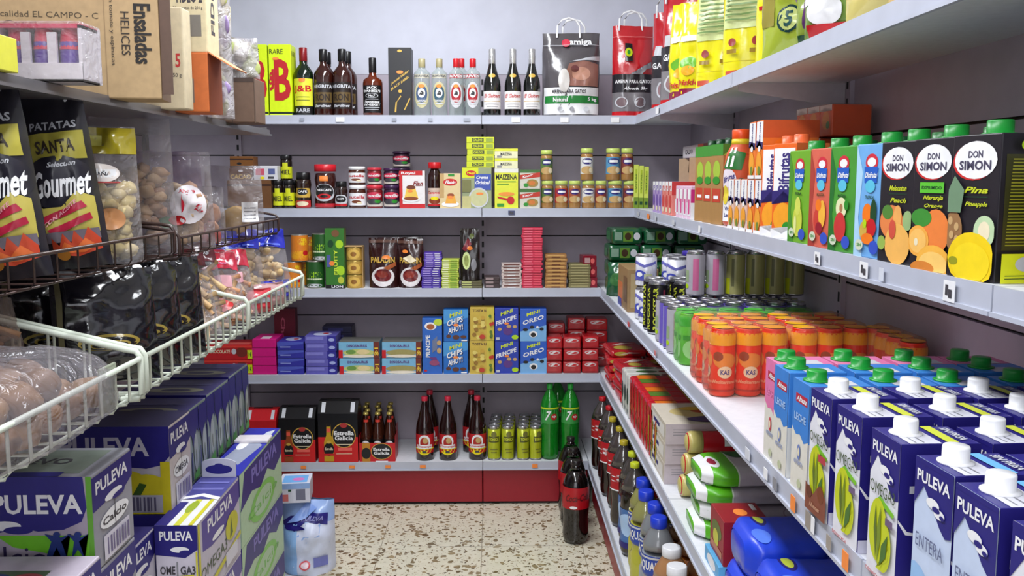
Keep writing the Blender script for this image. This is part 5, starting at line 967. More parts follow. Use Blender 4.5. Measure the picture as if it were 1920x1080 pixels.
pR = [('r', 0, 0, 1, 1, bluec), ('t', 'PULEVA', .3, .74, .10, .3, 'white', 'u')][:1]+[('p', [(0, .50), (.12, .42), (.5, .38), (1, .40), (1, .39), (.5, .365), (.1, .4), (0, .48)], 'white'), ('t', 'P', .25, .70, .25, .05, 'lgrey'), ('r', .2, .28, .5, .29, 'lgrey'), ('r', .2, .24, .6, .25, 'lgrey'), ('r', .2, .20, .4, .21, 'lgrey'), ('e', .75, .8, .18, .08, (110, 110, 180)), ('e', .75, .8, .14, .06, bluec), ('r', 0, 0, 1, .10, (206, 204, 220)), ('r', .2, .02, .24, .09, bluec), ('r', .3, .02, .38, .09, bluec), ('r', .45, .02, .48, .09, bluec), ('r', .6, .02, .7, .09, bluec)]
def topart(strip): return [('r', .42, .10, .98, .60, (214, 214, 224)), ('r', .46, .18, .94, .2, 'grey'), ('r', .46, .28, .94, .30, 'grey'), ('p', [(0, .62), (.16, .62), (.16, 1), (0, 1)], strip), ('r', .05, .66, .9, .70, 'lgrey')]
def milk(kind, top, w_, h=.178, d=.093):
    c0 = boxmesh('carton_body', w_, d, h, bluec, {'e': entF, 'o': omF, 'c': chF, 'p': omF[:1]+[('e', .5, .3, .4, .2, (240, 200, 210))]+ptop+plv+[('t', 'Peques', .5, .55, .8, .09, (206, 30, 60))]}[kind], pR, T=[('r', .30, .12, .98, .52, (216, 216, 226)), ('r', .36, .2, .92, .22, 'grey'), ('r', .36, .3, .92, .32, 'grey'), ('r', .04, .60, .96, .74, top), ('t', 'SIN PRISA', .5, .86, .7, .12, 'lgrey')])
    return [('carton_body', c0), capmesh(-w_*.10, -d/2+.026, h, .0140, .019, mat('white', .35))]
def cheap(c, w_, h=.172, d=.093, nm='LECHE'):
    Fp = [('r', 0, 0, 1, 1, (226, 222, 210)), ('p', [(0, 1), (1, 1), (1, .50), (.75, .46), (.5, .52), (.25, .50), (0, .56)], c), ('r', .2, .80, .9, .88, (190, 40, 60)), ('t', 'Alteza', .55, .84, .6, .05, 'white', 'i'), ('t', nm, .5, .67, .7, .07, 'sky' if c != (226, 120, 170) else 'lpink'), ('e', .5, .36, .10, .07, (200, 60, 80) if c == (226, 120, 170) else (110, 130, 190)), ('e', .5, .36, .05, .04, 'cream'), ('t', 'entera', .5, .27, .5, .05, (150, 160, 190), 'i'), ('e', .6, .08, .12, .04, (190, 196, 160))]
    c0 = boxmesh('carton_body', w_, d, h, c, Fp, [('r', 0, 0, 1, .48, (226, 222, 210)), ('r', .4, .03, .7, .04, 'grey'), ('r', .4, .05, .7, .06, 'grey')], T=[('r', .5, .3, .98, .8, (206, 206, 214))])
    return [('carton_body', c0), capmesh(-.004, -d/2+.024, h, .0150, .017, mat((20, 150, 50), .35))]
rows = [(1438, 1457, 'pk'), (1459, 1481, 'bl'), (1493, 1520, 'bl'), (1522, 1565, 'c'), (1571, 1617, 'o'), (1638, 1694, 'o'), (1713, 1786, 'e'), (1790, 1884, 'e'), (1899, 2010, 'p'), (2040, 2190, 'o')]
NM = dict(pk='pink-topped milk carton', bl='sky blue-topped milk carton', c='blue milk carton with walnuts', o='blue and white milk carton with lime leaves', e='blue and white whole milk carton', p="blue children's milk carton")
POS = ['beside the orange-red packs', 'next to the pink one', 'next to the walnut carton', 'first of the dark blue ones', 'beside the walnut one', 'beside the pale whole milk', 'farther of the pale pair', 'nearer of the pale pair', 'at the right photo border', 'beyond the right photo border']
mc = {}
for q, (pf_, pn_, kd) in enumerate(rows):
    X = .468 if q < 3 else .462; h = .172 if q < 3 else .178
    Ya, Yb = SY(pf_, X, z2+h), SY(pn_, X, z2+h); w_ = .068 if q < 3 else .074
    if q >= 9: continue
    Yc = (Ya+Yb)/2
    key = kd if kd not in ('o', 'e') else kd
    if key not in mc: mc[key] = cheap((226, 120, 170) if kd == 'pk' else (60, 130, 210), w_, nm='LECHE') if q < 3 else milk(kd, (206, 214, 60) if kd in 'oc' else (110, 180, 230), w_)
    for r in range(4):
        lab = '%s %s, %s' % (NM[kd], POS[q], ('front row', 'second row', 'third row', 'rear row')[r])
        place(mc[key], 'milk_carton', lab, 'carton', (X+.0465+.1*r+rnd.uniform(-.003, .003), Yc+rnd.uniform(-.002, .002), z2+.0005), RS+rnd.uniform(-.02, .02)+(.05 if q > 2 else .02), 'milk cartons on the drinks shelf')

# ------------------------------------------------------------------ snack and pizza shelf under the milk
z3 = ZS[3]
for L_ in range(5):
    for k in range(2):
        mb = MB(); mb.box(-.075, -.10, 0, .075, .10, .029, foil((184, 22, 34), .2, .6, 20), .011)
        mb.art([('e', .25, .5, .22, .4, (190, 170, 70)), ('p', [(.1, .2), (.5, .8), (.9, .6), (.5, .5)], (226, 200, 190)), ('r', .6, .3, .9, .5, 'dred')], lambda u, v, o: (-.065+u*.13, -.1002-o, .004+v*.022), rough=.3)
        mb.art([('e', .4, .3, .3, .25, (190, 170, 70)), ('p', [(.1, .6), (.5, .9), (.9, .8), (.5, .7)], (226, 210, 200))], lambda u, v, o: (-.065+u*.13, -.09+v*.18, .0292+o), rough=.3)
        place([('snack_pack', mb.mesh('snack_pack'))], 'snack_pack', 'flat red and gold snack pack in the corner pile, %s column, %s layer' % (('aisle', 'inner')[k], ('bottom', 'second', 'middle', 'fourth', 'top')[L_]), 'pack', (.548+.158*k-.006*(L_ % 2), 3.84-.02*(4-L_), z3+.0005+.0298*L_), rnd.uniform(-.08, .08), 'red and gold snack packs')
for L_ in range(4):
    mb = MB(); mb.box(-.075, -.09, 0, .075, .09, .034, foil((190, 24, 36), .2, .6, 20), .012)
    mb.art([('p', [(.1, .3), (.4, .8), (.7, .6), (.4, .3)], (230, 220, 210)), ('e', .75, .5, .15, .25, (200, 170, 60))], lambda u, v, o: (-.065+u*.13, -.0902-o, .005+v*.024), rough=.3)
    mb.art([('p', [(.1, .5), (.5, .9), (.9, .8), (.5, .6)], (226, 210, 200)), ('e', .4, .3, .2, .2, (190, 170, 70))], lambda u, v, o: (-.065+u*.13, -.08+v*.16, .0342+o), rough=.3)
    place([('snack_pack', mb.mesh('snack_pack'))], 'snack_pack', 'flat red snack pack in the nearer pile, %s' % ('bottom', 'second', 'third', 'top')[L_], 'pack', (.553, 3.52+.012*(L_ % 2), z3+.0005+.0348*L_), rnd.uniform(-.1, .1), 'red snack packs, nearer pile')
for k in range(3):
    sbox(3, 3.38-.062*k, 3.325-.062*k, .26, .155, 'snack_pack', 'upright white and green snack pack ahead of the red ones, %s' % ('far', 'middle', 'near')[k], 'pack', (206, 206, 200), [('e', .5, .5, .4, .2, 'dgrey'), ('r', .2, .1, .8, .2, 'grey')], T=[('e', .5, .3, .35, .15, (60, 110, 50)), ('e', .5, .55, .3, .08, (150, 40, 40)), ('r', .1, .75, .9, .9, 'dgreen')], rough=.25, bev=.008)
for k in range(9):
    sbox(3, 3.18-.063*k, 3.122-.063*k, .22, .165, 'snack_pack', 'upright glossy red snack pack in the long row, %s from the beige boxes' % ORD[8-k], 'pack', (190, 20, 38), [('e', .5, .6, .3, .12, (230, 90, 90)), ('r', .2, .2, .8, .3, (150, 10, 24)), ('p', [(.2, .35), (.8, .5), (.7, .9), (.4, .85)], (210, 50, 60))]+([('r', .55, .1, .8, .8, (190, 170, 40))] if k > 5 else []), T=[('r', 0, .1, 1, .4, ('orange', (90, 130, 40), (206, 60, 40))[k % 3]), ('r', 0, .6, 1, .8, (190, 160, 60))], rough=.2, bev=.008, group='upright red snack packs')
pzR = [('r', 0, 0, .42, 1, (196, 184, 190)), ('r', .06, .7, .34, .73, 'grey'), ('r', .06, .58, .36, .61, 'grey'), ('r', .06, .45, .3, .48, 'grey'), ('r', .42, 0, 1, 1, (150, 120, 104)), ('e', .68, .55, .18, .36, (110, 60, 50)), ('e', .68, .6, .14, .24, (190, 150, 110)), ('e', .68, .55, .08, .15, (170, 40, 40))]
pzT = [('e', .45, .5, .3, .4, (200, 180, 120)), ('e', .4, .45, .12, .16, (190, 70, 40)), ('e', .55, .6, .12, .14, (110, 130, 50)), ('e', .3, .3, .08, .1, (220, 180, 50)), ('e', .3, .7, .08, .1, 'tag'), ('e', .8, .5, .15, .3, (70, 50, 110)), ('r', 0, .9, 1, 1, (110, 120, 60))]
for k in range(3):
    place([('pizza_box', boxmesh('pizza_box', .24, .34, .0585, (206, 196, 180), [('r', .1, .2, .9, .8, (230, 226, 220)), ('r', .2, .4, .6, .6, 'navy')], pzR, T=pzT))], 'pizza_box', 'flat beige pizza box, %s of the pile of three' % ('bottom', 'middle', 'top')[k], 'box', (.476+.17, 2.62-.006*k, z3+.0005+.0592*k), RS+.0)
for k in range(3):
    t = thing('biscuit_roll', 'red biscuit roll with gold end, %s of the stack beside the pizza boxes' % ('bottom', 'middle', 'top')[k], 'roll', (.50+.008*k, 2.40, z3+.0315+.0600*k), 0)
    mb = MB(); mb.lathe([(.0, 0), (.024, 0), (.029, .006), (.0297, .02), (.0297, .25), (.027, .262), (0, .262)], mat((186, 22, 36), .25), 22)
    for q in range(len(mb.v)): a, b, c = mb.v[q]; mb.v[q] = (c, b, a)
    mb.art([('r', .3, 0, .55, 1, 'white'), ('e', .45, .5, .14, .4, (40, 70, 40)), ('t', 'fibra', .75, .5, .2, .3, 'lgrey')], lambda u, v, o: (.03+u*.22, -(.0297+o)*math.sin(.2+v*1.5), (.0297+o)*math.cos(.2+v*1.5)), 2)
    mb.obj('wrapper', t)
    mb = MB(); mb.lathe([(0, -.004), (.018, -.003), (.0285, .004), (.0303, .012), (.0303, .040)], mat((200, 186, 110), .3), 22)
    for q in range(len(mb.v)): a, b, c = mb.v[q]; mb.v[q] = (c, b, a)
    mb.obj('gold_end', t)
def longbag(label, X, Y, zb, L_, wd, h, c, arts, seed, rot=0, name='snack_bag', endc=None):
    """a bag lying down, its end towards the aisle"""
    mb = MB(); nu, nv = 26, 20; m = foil(c, .22, .5, 18)
    def fn(u, v, o):
        a = 2*PI*v; e = min(1, 5*u+.35)**.5*min(1, 5*(1-u)+.2)**.5
        ca, sa = math.cos(a), math.sin(a); k = 4.0
        rr = (abs(ca)**k+abs(sa)**k)**(-1/k)
        n_ = 1+.05*noise.noise(Vector((u*6+seed, ca*2, sa*2)))
        return (u*L_, (wd/2*e*n_+o)*rr*ca*(.86+.14), h/2+(h/2*min(1, e+.1)*n_*.96+o)*rr*sa)
    vs = [fn(i/nu, j/nv, 0) for j in range(nv) for i in range(nu+1)]
    fs = [(j*(nu+1)+i, ((j+1) % nv)*(nu+1)+i, ((j+1) % nv)*(nu+1)+i+1, j*(nu+1)+i+1) for j in range(nv) for i in range(nu)]
    vs += [(0, 0, h/2), (L_, 0, h/2)]; c0 = len(vs)-2
    fs += [(c0, ((j+1) % nv)*(nu+1), j*(nu+1)) for j in range(nv)]+[(c0+1, j*(nu+1)+nu, ((j+1) % nv)*(nu+1)+nu) for j in range(nv)]
    fs = [tuple(reversed(f)) for f in fs]
    mb.add(vs, fs, m, True)
    mb.art(arts, lambda u, v, o: fn(u, .50+.5*v*1.0 if 0 else (.5+.5*(1-v))*1.0-.5 + .0 if 0 else (.04+.62*(1-v)), o+.0015), 2, .3)
    if endc: mb.art(endc, lambda u, v, o: (-.002-o, (u-.5)*wd*.6, h*.15+v*h*.7), 2, .3)
    place([(name, mb.mesh(name))], name, label, 'bag', (X, Y, zb), rot)
# v=0 of the print strip runs along the camera-side foot, v=1 over the top
ga = [('r', 0, 0, 1, 1, (186, 178, 184)), ('r', .0, .0, .24, 1, (90, 180, 30)), ('r', .0, .0, .07, 1, 'white'), ('e', .1, .62, .05, .12, 'white'), ('e', .1, .62, .03, .07, (150, 30, 60)), ('r', .24, .0, .25, 1, (220, 230, 210)), ('e', .34, .82, .1, .12, (20, 90, 30)), ('e', .42, .82, .04, .06, 'white'), ('e', .62, .35, .05, .10, (160, 140, 150)), ('e', .62, .35, .04, .08, (186, 178, 184)), ('r', .78, .1, .98, .75, (110, 20, 40)), ('r', .83, .25, .93, .5, 'tan')]
def ptape(): return stick(.5, .9, .06, .1)
for k in range(4):
    longbag('green and silver bag lying end-on in its pile, %s' % ('bottom one', 'second from bottom', 'third from bottom', 'topmost with orange sticker')[k], .478+.012*(k % 2), 2.165, z3+.001+.0435*k, .33, .175, .043, (96, 186, 34), ga+([ptape()] if k == 3 else []), 50+k, rot=.02*(k-1.5))
# beside them: tea boxes and blue wrapped goods
place([('tissue_box', boxmesh('tissue_box', .13, .16, .034, (90, 170, 220), R=[('e', .5, .5, .3, .4, 'white')], F=[('e', .5, .5, .3, .4, 'white')]))], 'tissue_box', 'flat sky blue box under the red infusion box', 'box', (.556, 1.93, z3+.0005), RS)
tr = [('r', 0, .0, 1, 1, (150, 24, 38)), ('t', 'Te', .4, .80, .3, .12, 'white', 'i'), ('e', .52, .35, .24, .1, 'lgrey'), ('e', .45, .38, .2, .09, (150, 24, 38)), ('r', .3, .68, .7, .72, 'black'), ('r', .3, .1, .7, .13, 'pink')]
place([('tea_box', boxmesh('tea_box', .12, .10, .098, (150, 24, 38), [('e', .5, .6, .35, .2, (90, 110, 40)), ('e', .45, .4, .2, .2, (200, 200, 60)), ('r', .1, .1, .9, .25, (190, 120, 90))], tr, T=[stick(.5, .5, .35, .3), ('r', .1, .8, .4, .9, 'white')]))], 'tea_box', 'dark red infusion box with orange sticker on top of sky blue box', 'box', (.535, 1.925, z3+.035), RS)
place([('tea_box', boxmesh('tea_box', .12, .10, .098, (140, 22, 36), [('r', .1, .1, .9, .3, 'tan')], tr))], 'tea_box', 'dark red infusion box standing behind the stickered one', 'box', (.70, 1.93, z3+.0005), RS)
ba = [('r', 0, 0, 1, 1, (36, 70, 214)), ('e', .3, .78, .08, .10, 'navy'), ('e', .3, .78, .05, .07, (180, 190, 60)), ('e', .5, .2, .08, .1, 'navy'), ('e', .5, .2, .05, .06, (150, 180, 60)), ('e', .2, .55, .1, .08, (90, 130, 240))]
for k in range(2):
    longbag('bright blue wrapped roll bag beside the infusion box, %s' % ('lower', 'upper')[k], .468+.01*k, 1.73, z3+.001+.088*k, .17, .17, .087, (36, 70, 214), ba, 60+k)
place([('napkin_pack', boxmesh('napkin_pack', .17, .22, .165, (22, 26, 120), [('r', 0, .7, 1, 1, 'lgrey')], [('r', 0, .74, 1, 1, (200, 196, 210)), ('t', 'Dixie', .3, .86, .34, .12, (200, 40, 70), 'i'), ('e', .35, .35, .2, .22, (110, 110, 170)), ('e', .35, .35, .17, .19, (190, 170, 160)), ('e', .30, .36, .08, .12, (200, 80, 60))]))], 'napkin_pack', 'navy pack with a round logo behind the bright blue bags', 'pack', (.66+.11, 1.735, z3+.0005), RS)
for k in range(2):
    longbag('bright blue wrapped roll bag nearest the camera, %s' % ('lower', 'upper')[k], .468, 1.52, z3+.001+.088*k, .18, .17, .087, (36, 70, 214), ba, 64+k)
place([('napkin_pack', boxmesh('napkin_pack', .30, .24, .15, (22, 26, 120), [('r', 0, .7, 1, 1, 'lgrey')], [('r', 0, .74, 1, 1, (200, 196, 210))]))], 'napkin_pack', 'large navy pack under the dark blue milk cartons', 'pack', (.68+.11, 1.48, z3+.0005), RS)

# ------------------------------------------------------------------ soft drinks on the base shelf and the floor
z4 = ZS[4]
cola = mat((16, 9, 9), .06, 0, 'glass', 0, 5, .9); clearsh = film((150, 150, 156), .35, .05, 2)
def cokeparts(h, r, capc, lab, liquid=(16, 9, 9), clear=.70, bulge='soda'):
    pf = [(a*r, b*h) for a, b in PROFILES[bulge]]
    body = MB().lathe([q for q in pf if q[1] <= clear*h], mat(liquid, .08, 0, 'glass', 0, 5, .8), 24)
    sh = MB().lathe([(prof_r(pf, clear*h), clear*h)]+[q for q in pf if q[1] > clear*h], mat(tuple(int(v*.5+52) for v in liquid), .1, 0, 'glass', 0, 5, .9) if clear < .75 else mat(liquid, .08, 0, 'glass', 0, 5, .9), 24)
    pr = [('bottle_body', body.mesh('bottle_body')), ('bottle_neck', sh.mesh('bottle_neck'))]
    z0, z1_ = (.945, 1.0) if bulge == 'soda' else (.90, 1.0)
    cr = .34 if bulge == 'soda' else .52
    pr.append(('cap', MB().lathe([(cr*r*.96, z0*h), (cr*r, z0*h+.002), (cr*r, z1_*h-.002), (cr*r*.88, z1_*h)], mat(capc, .35), 18).mesh('cap')))
    if lab: pr.append(('label', MB().art(lab[2], wrapfn(pf, lab[0]*h, lab[1]*h, 5.6), 2, .35, .0012).mesh('label')))
    return pr
cokeL = (.44, .70, [('r', 0, 0, 1, 1, (176, 14, 28)), ('t', 'Coca-Cola', .46, .55, .34, .34, (90, 8, 16), 'is'), ('e', .40, .10, .05, .07, 'white')])
cokeLw = (.44, .70, [('r', 0, 0, 1, 1, (176, 14, 28)), ('t', 'Coca-Cola', .5, .55, .34, .34, 'white', 'iu'), ('r', 0, .0, 1, .06, 'white'), ('t', 'Coca-Cola', .15, .55, .12, .7, 'white', 'u'), ('t', 'Coca-Cola', .8, .55, .12, .7, 'white', 'u')])
zeroP = cokeparts(.335, .053, (30, 24, 26), cokeL, clear=.9)
for k, (px_, py_, lb) in enumerate(((1086, 1010, 'black-capped cola bottle with red label standing on the floor, front one'), (1074, 950, 'cola bottle on the floor directly behind the front one'), (1070, 912, 'cola bottle on the floor farthest back by the red plinth'))):
    X, Y = onZ(px_, py_, 0); X = min(X, .365); Y = (3.55, 3.72, 3.885)[k]; X = (.322, .325, .328)[k]
    place(zeroP, 'cola_bottle', lb, 'bottle', (X, Y, .0005), .3)
cb1 = cokeparts(.315, .046, (190, 20, 34), cokeLw, (30, 14, 12), clear=.72)
cb2 = cokeparts(.315, .046, (180, 160, 40), cokeLw, (30, 14, 12), clear=.72)
cb3 = cokeparts(.315, .046, (196, 206, 40), (.10, .52, [('r', 0, 0, 1, 1, (70, 110, 170)), ('e', .5, .6, .2, .3, 'sky'), ('r', 0, .0, 1, .15, 'navy')]), (30, 18, 12), clear=.72)
ng = lambda: (.45, .66, [('r', 0, 0, 1, 1, (40, 70, 170)), ('t', 'AQUARIUS', .5, .5, .4, .5, 'white'), ('r', 0, .86, 1, .95, 'lgrey')])
aq1 = cokeparts(.30, .046, (30, 60, 200), ng(), (180, 176, 60), bulge='sport'); aq2 = cokeparts(.30, .046, (30, 60, 200), ng(), (150, 156, 164), bulge='sport')
orj = cokeparts(.27, .050, (226, 226, 230), (.10, .42, [('r', 0, 0, 1, 1, (236, 150, 60)), ('e', .5, .5, .2, .3, 'white')]), (232, 140, 60), bulge='sport')
yj = cokeparts(.27, .050, (226, 226, 230), (.10, .42, [('r', 0, 0, 1, 1, (226, 190, 60)), ('e', .5, .5, .2, .3, 'white')]), (226, 170, 60), bulge='sport')
cola_caps = [(1125, cb1, 'red-capped cola', 3.86), (1138, cb1, 'red-capped cola', 3.70), (1149, cb2, 'gold-capped cola', 3.52), (1159, cb2, 'gold-capped cola', 3.38), (1178, cb2, 'gold-capped cola', 3.20), (1175, cb3, 'lime-capped dark soda', 3.06), (1185, cb3, 'lime-capped dark soda', 2.94),
             (1199, aq1, 'blue-capped yellow sports drink', 2.82), (1210, aq1, 'blue-capped yellow sports drink', 2.71), (1218, aq2, 'blue-capped clear grey sports drink', 2.60), (1228, aq2, 'blue-capped clear grey sports drink', 2.49), (1235, orj, 'white-capped orange drink', 2.35), (1250, yj, 'white-capped golden drink', 2.23)]
for k, (px_, pr, nm, Y) in enumerate(cola_caps):
    X = .466+(.006 if k % 2 else -.004)
    place(pr, 'soda_bottle', '%s bottle in the aisle-side line, %s from the corner' % (nm, ORD[k]), 'bottle', (X, Y, z4+.0006), rnd.uniform(-.7, -.3))
    if Y < 3.6: place((cb2, cb3, aq1)[k % 3] if k < 9 else orj, 'soda_bottle', 'soda bottle in the second line, %s from the corner, half hidden' % ORD[k], 'bottle', (.566, Y+.02, z4+.0006), rnd.uniform(-.7, -.3))

# ================================================================== left side unit with hanging wire baskets
XW = -1.22; YE = 3.30
tray = mat((120, 118, 122), .3, .3, 'tray', .05, 8)
t = thing('shelving_unit', 'left side shelving with carton boxes on top and milk at its base', 'shelving', (0, 0, 0), 0)
mb = MB(); zs = [.10, .48, .86, 1.24, 1.60, 1.95]
for a, b in zip(zs, zs[1:]): mb.box(XW-.02, -.5, a+.003, XW, YE-.02, b-.003, panelM)
mb.box(XW-.03, -.5, .05, XW-.012, YE-.02, 1.95, slotM).obj('back_panel', t)
mb = MB(); mb.box(XW, -.5, 1.603, -.80, YE-.02, 1.615, tray); mb.box(XW, YE-.024, 1.603, -.80, YE-.02, 1.63, tray)
dk = mb.obj('shelf_deck', t)
MB().box(-.80, -.5, 1.600, -.79, YE-.02, 1.621, tray).box(-.79, -.5, 1.600, -.782, YE-.02, 1.606, tray).obj('shelf_edge', dk)
mb = MB(); mb.box(XW, -.5, .06, -.684, YE, .08, deckM)
dk = mb.obj('base_deck', t)
MB().box(-.684, -.5, .045, -.678, YE, .082, mat((190, 206, 216), .35)).obj('shelf_edge', dk)
MB().box(-.70, -.5, .006, -.69, YE-.01, .045, mat((40, 120, 50), .4)).box(XW, YE-.012, .006, -.70, YE-.002, .06, mat((40, 120, 50), .4)).obj('kick_plate', t)
for y in (YE-.05, 2.16, 1.0):
    mb = MB(); upright_x = XW
    mb.box(XW, y-.015, .05, XW+.012, y+.015, 1.95, mat((60, 58, 62), .5)).obj('upright', t)

def basket(label, y0, y1, xf, xb, zr, zfl, zback, c, r, group, pitch=.062, side_far=True, side_near=True):
    """wire basket: front rim at zr, wires down to the floor, side frames rising to the back; floor made of wires"""
    t = thing('wire_basket', label, 'wire basket', (0, 0, 0), 0, group); m = mat(c, .35)
    MB().tube([(xf, y0+.012, zr), (xf, y1-.012, zr)], r*1.25, m, 8).obj('front_rim', t)
    mb = MB(); y = y0+.03
    while y < y1-.02:
        mb.tube([(xf, y, zr), (xf, y, zfl+.012), (xf-.008, y, zfl+.002), (xf-.03, y, zfl), (xb, y, zfl)], r*.72, m, 5); y += pitch
    mb.obj('cross_wires', t, kind='stuff') if 0 else mb.obj('cross_wires', t)
    mb = MB()
    for q in range(5):
        x = xf-.03-(xf-.03-xb)*q/4; mb.tube([(x, y0+.005, zfl-.003), (x, y1-.005, zfl-.003)], r*.8, m, 5)
    mb.obj('floor_wires', t)
    for yy, on in ((y0+.006, side_near), (y1-.006, side_far)):
        if not on: continue
        mb = MB()
        mb.tube([(xb, yy, zback), (xf-.03, yy, zr+.018), (xf-.008, yy, zr+.014), (xf, yy, zr+.002), (xf, yy, zfl+.01), (xf-.006, yy, zfl), (xf-.04, yy, zfl-.002)], r*1.5, m, 8)
        mb.tube([(xb, yy, zfl), (xf-.02, yy, zfl)], r, m, 6)
        for q in range(1, 7):
            x = xf-.04-(xf-.04-xb)*q/7; zz = zr+.018+(zback-zr-.018)*q/7
            mb.tube([(x, yy, zz), (x, yy, zfl)], r*.72, m, 5)
        mb.obj('side_frame', t)
    return t
wh = (214, 222, 206)
xf = -.69; BY = [1.02-.757, 1.02, 1.774, 2.53, 3.288]
basket('white wire basket holding potatoes, nearest in the lower row', BY[0]+.3, BY[2], xf, XW+.015, 1.105, 1.025, 1.24, wh, .0042, 'white wire baskets')
basket('white wire basket holding black packs and breadsticks, middle of the lower row', BY[2]+.012, BY[3], xf, XW+.015, 1.105, 1.025, 1.24, wh, .0042, 'white wire baskets', side_far=False)
basket('white wire basket holding peanuts under blue headers, far end', BY[3]+.012, BY[4], xf, XW+.015, 1.105, 1.025, 1.24, wh, .0042, 'white wire baskets')
dc = (62, 44, 40)
basket('dark wire basket holding the crisp bags, nearer of the upper row', .75, 2.165, -.75, XW+.015, 1.328, 1.272, 1.37, dc, .0028, 'dark wire baskets', .08, side_near=False)
basket('dark wire basket holding clear bread bags, farther of the upper row', 2.185, 3.20, -.75, XW+.015, 1.312, 1.262, 1.40, dc, .0028, 'dark wire baskets', .07)
MB().box(-.702, 1.60, 1.035, -.696, 1.67, 1.118, film((206, 216, 190), .5, .3, 8), .002).obj('price_holder', bpy.data.objects['wire_basket'])

# ------------------------------------------------------------------ crisp bags and bread bags in the dark baskets
crisp = [('r', 0, 0, 1, 1, (38, 36, 44)), ('r', .0, .86, 1, 1, (40, 38, 46)), ('t', 'PATATAS', .55, .82, .66, .045, 'lgrey'), ('p', [(.05, .62), (.95, .62), (.95, .78), (.05, .78)], (180, 170, 70)), ('t', 'SANTA', .55, .70, .56, .075, (60, 50, 40)),
         ('e', .5, .50, .52, .15, (34, 32, 42)), ('t', 'Selection', .6, .60, .4, .03, 'lgrey', 'i'), ('p', [(.04, .20), (.96, .20), (.96, .40), (.75, .44), (.5, .36), (.25, .36), (.04, .42)], (184, 170, 80)),
         ('t', 'Gourmet', .56, .49, .80, .15, 'white', 'i'), ('p', [(.12, .30), (.80, .38), (.86, .345), (.18, .265)], (170, 34, 60)), ('p', [(.26, .235), (.88, .31), (.90, .275), (.34, .20)], (170, 34, 60)), ('t', 'CON ACEITE', .48, .322, .5, .025, (220, 150, 160), 's'),
         ('r', .04, .16, .96, .22, (110, 100, 110)), ('p', [(.25, .10), (.3, .19), (.38, .14), (.46, .21), (.55, .15), (.63, .22), (.72, .16), (.82, .23), (.95, .16), (.95, .10), (.6, .07)], (200, 70, 40)), ('p', [(.35, .10), (.46, .16), (.6, .12), (.75, .17), (.9, .12), (.7, .09)], (226, 110, 50)), ('e', .40, .09, .10, .035, (196, 130, 50))]
crispm = bagmesh('crisp_bag', .125, .335, .075, foil((38, 36, 44), .2, .35, 14), crisp, None, 71, .005, 'full', .93, rough=.28, nu=22, nv=26)
for k, (X, Y, rz) in enumerate(((-.832, 1.60, .14), (-.812, 1.80, .16))):
    place([('crisp_bag', crispm)], 'crisp_bag', 'black and gold crisp bag, %s' % ('nearer one cut by the left photo border', 'farther one beside the crouton bag')[k], 'bag', (X, Y, 1.278), (-.04, -.13, rz))
place([('crisp_bag', crispm)], 'crisp_bag', 'black and gold crisp bag half outside the photo', 'bag', (-.84, 1.38, 1.278), (-.04, -.1, .14))
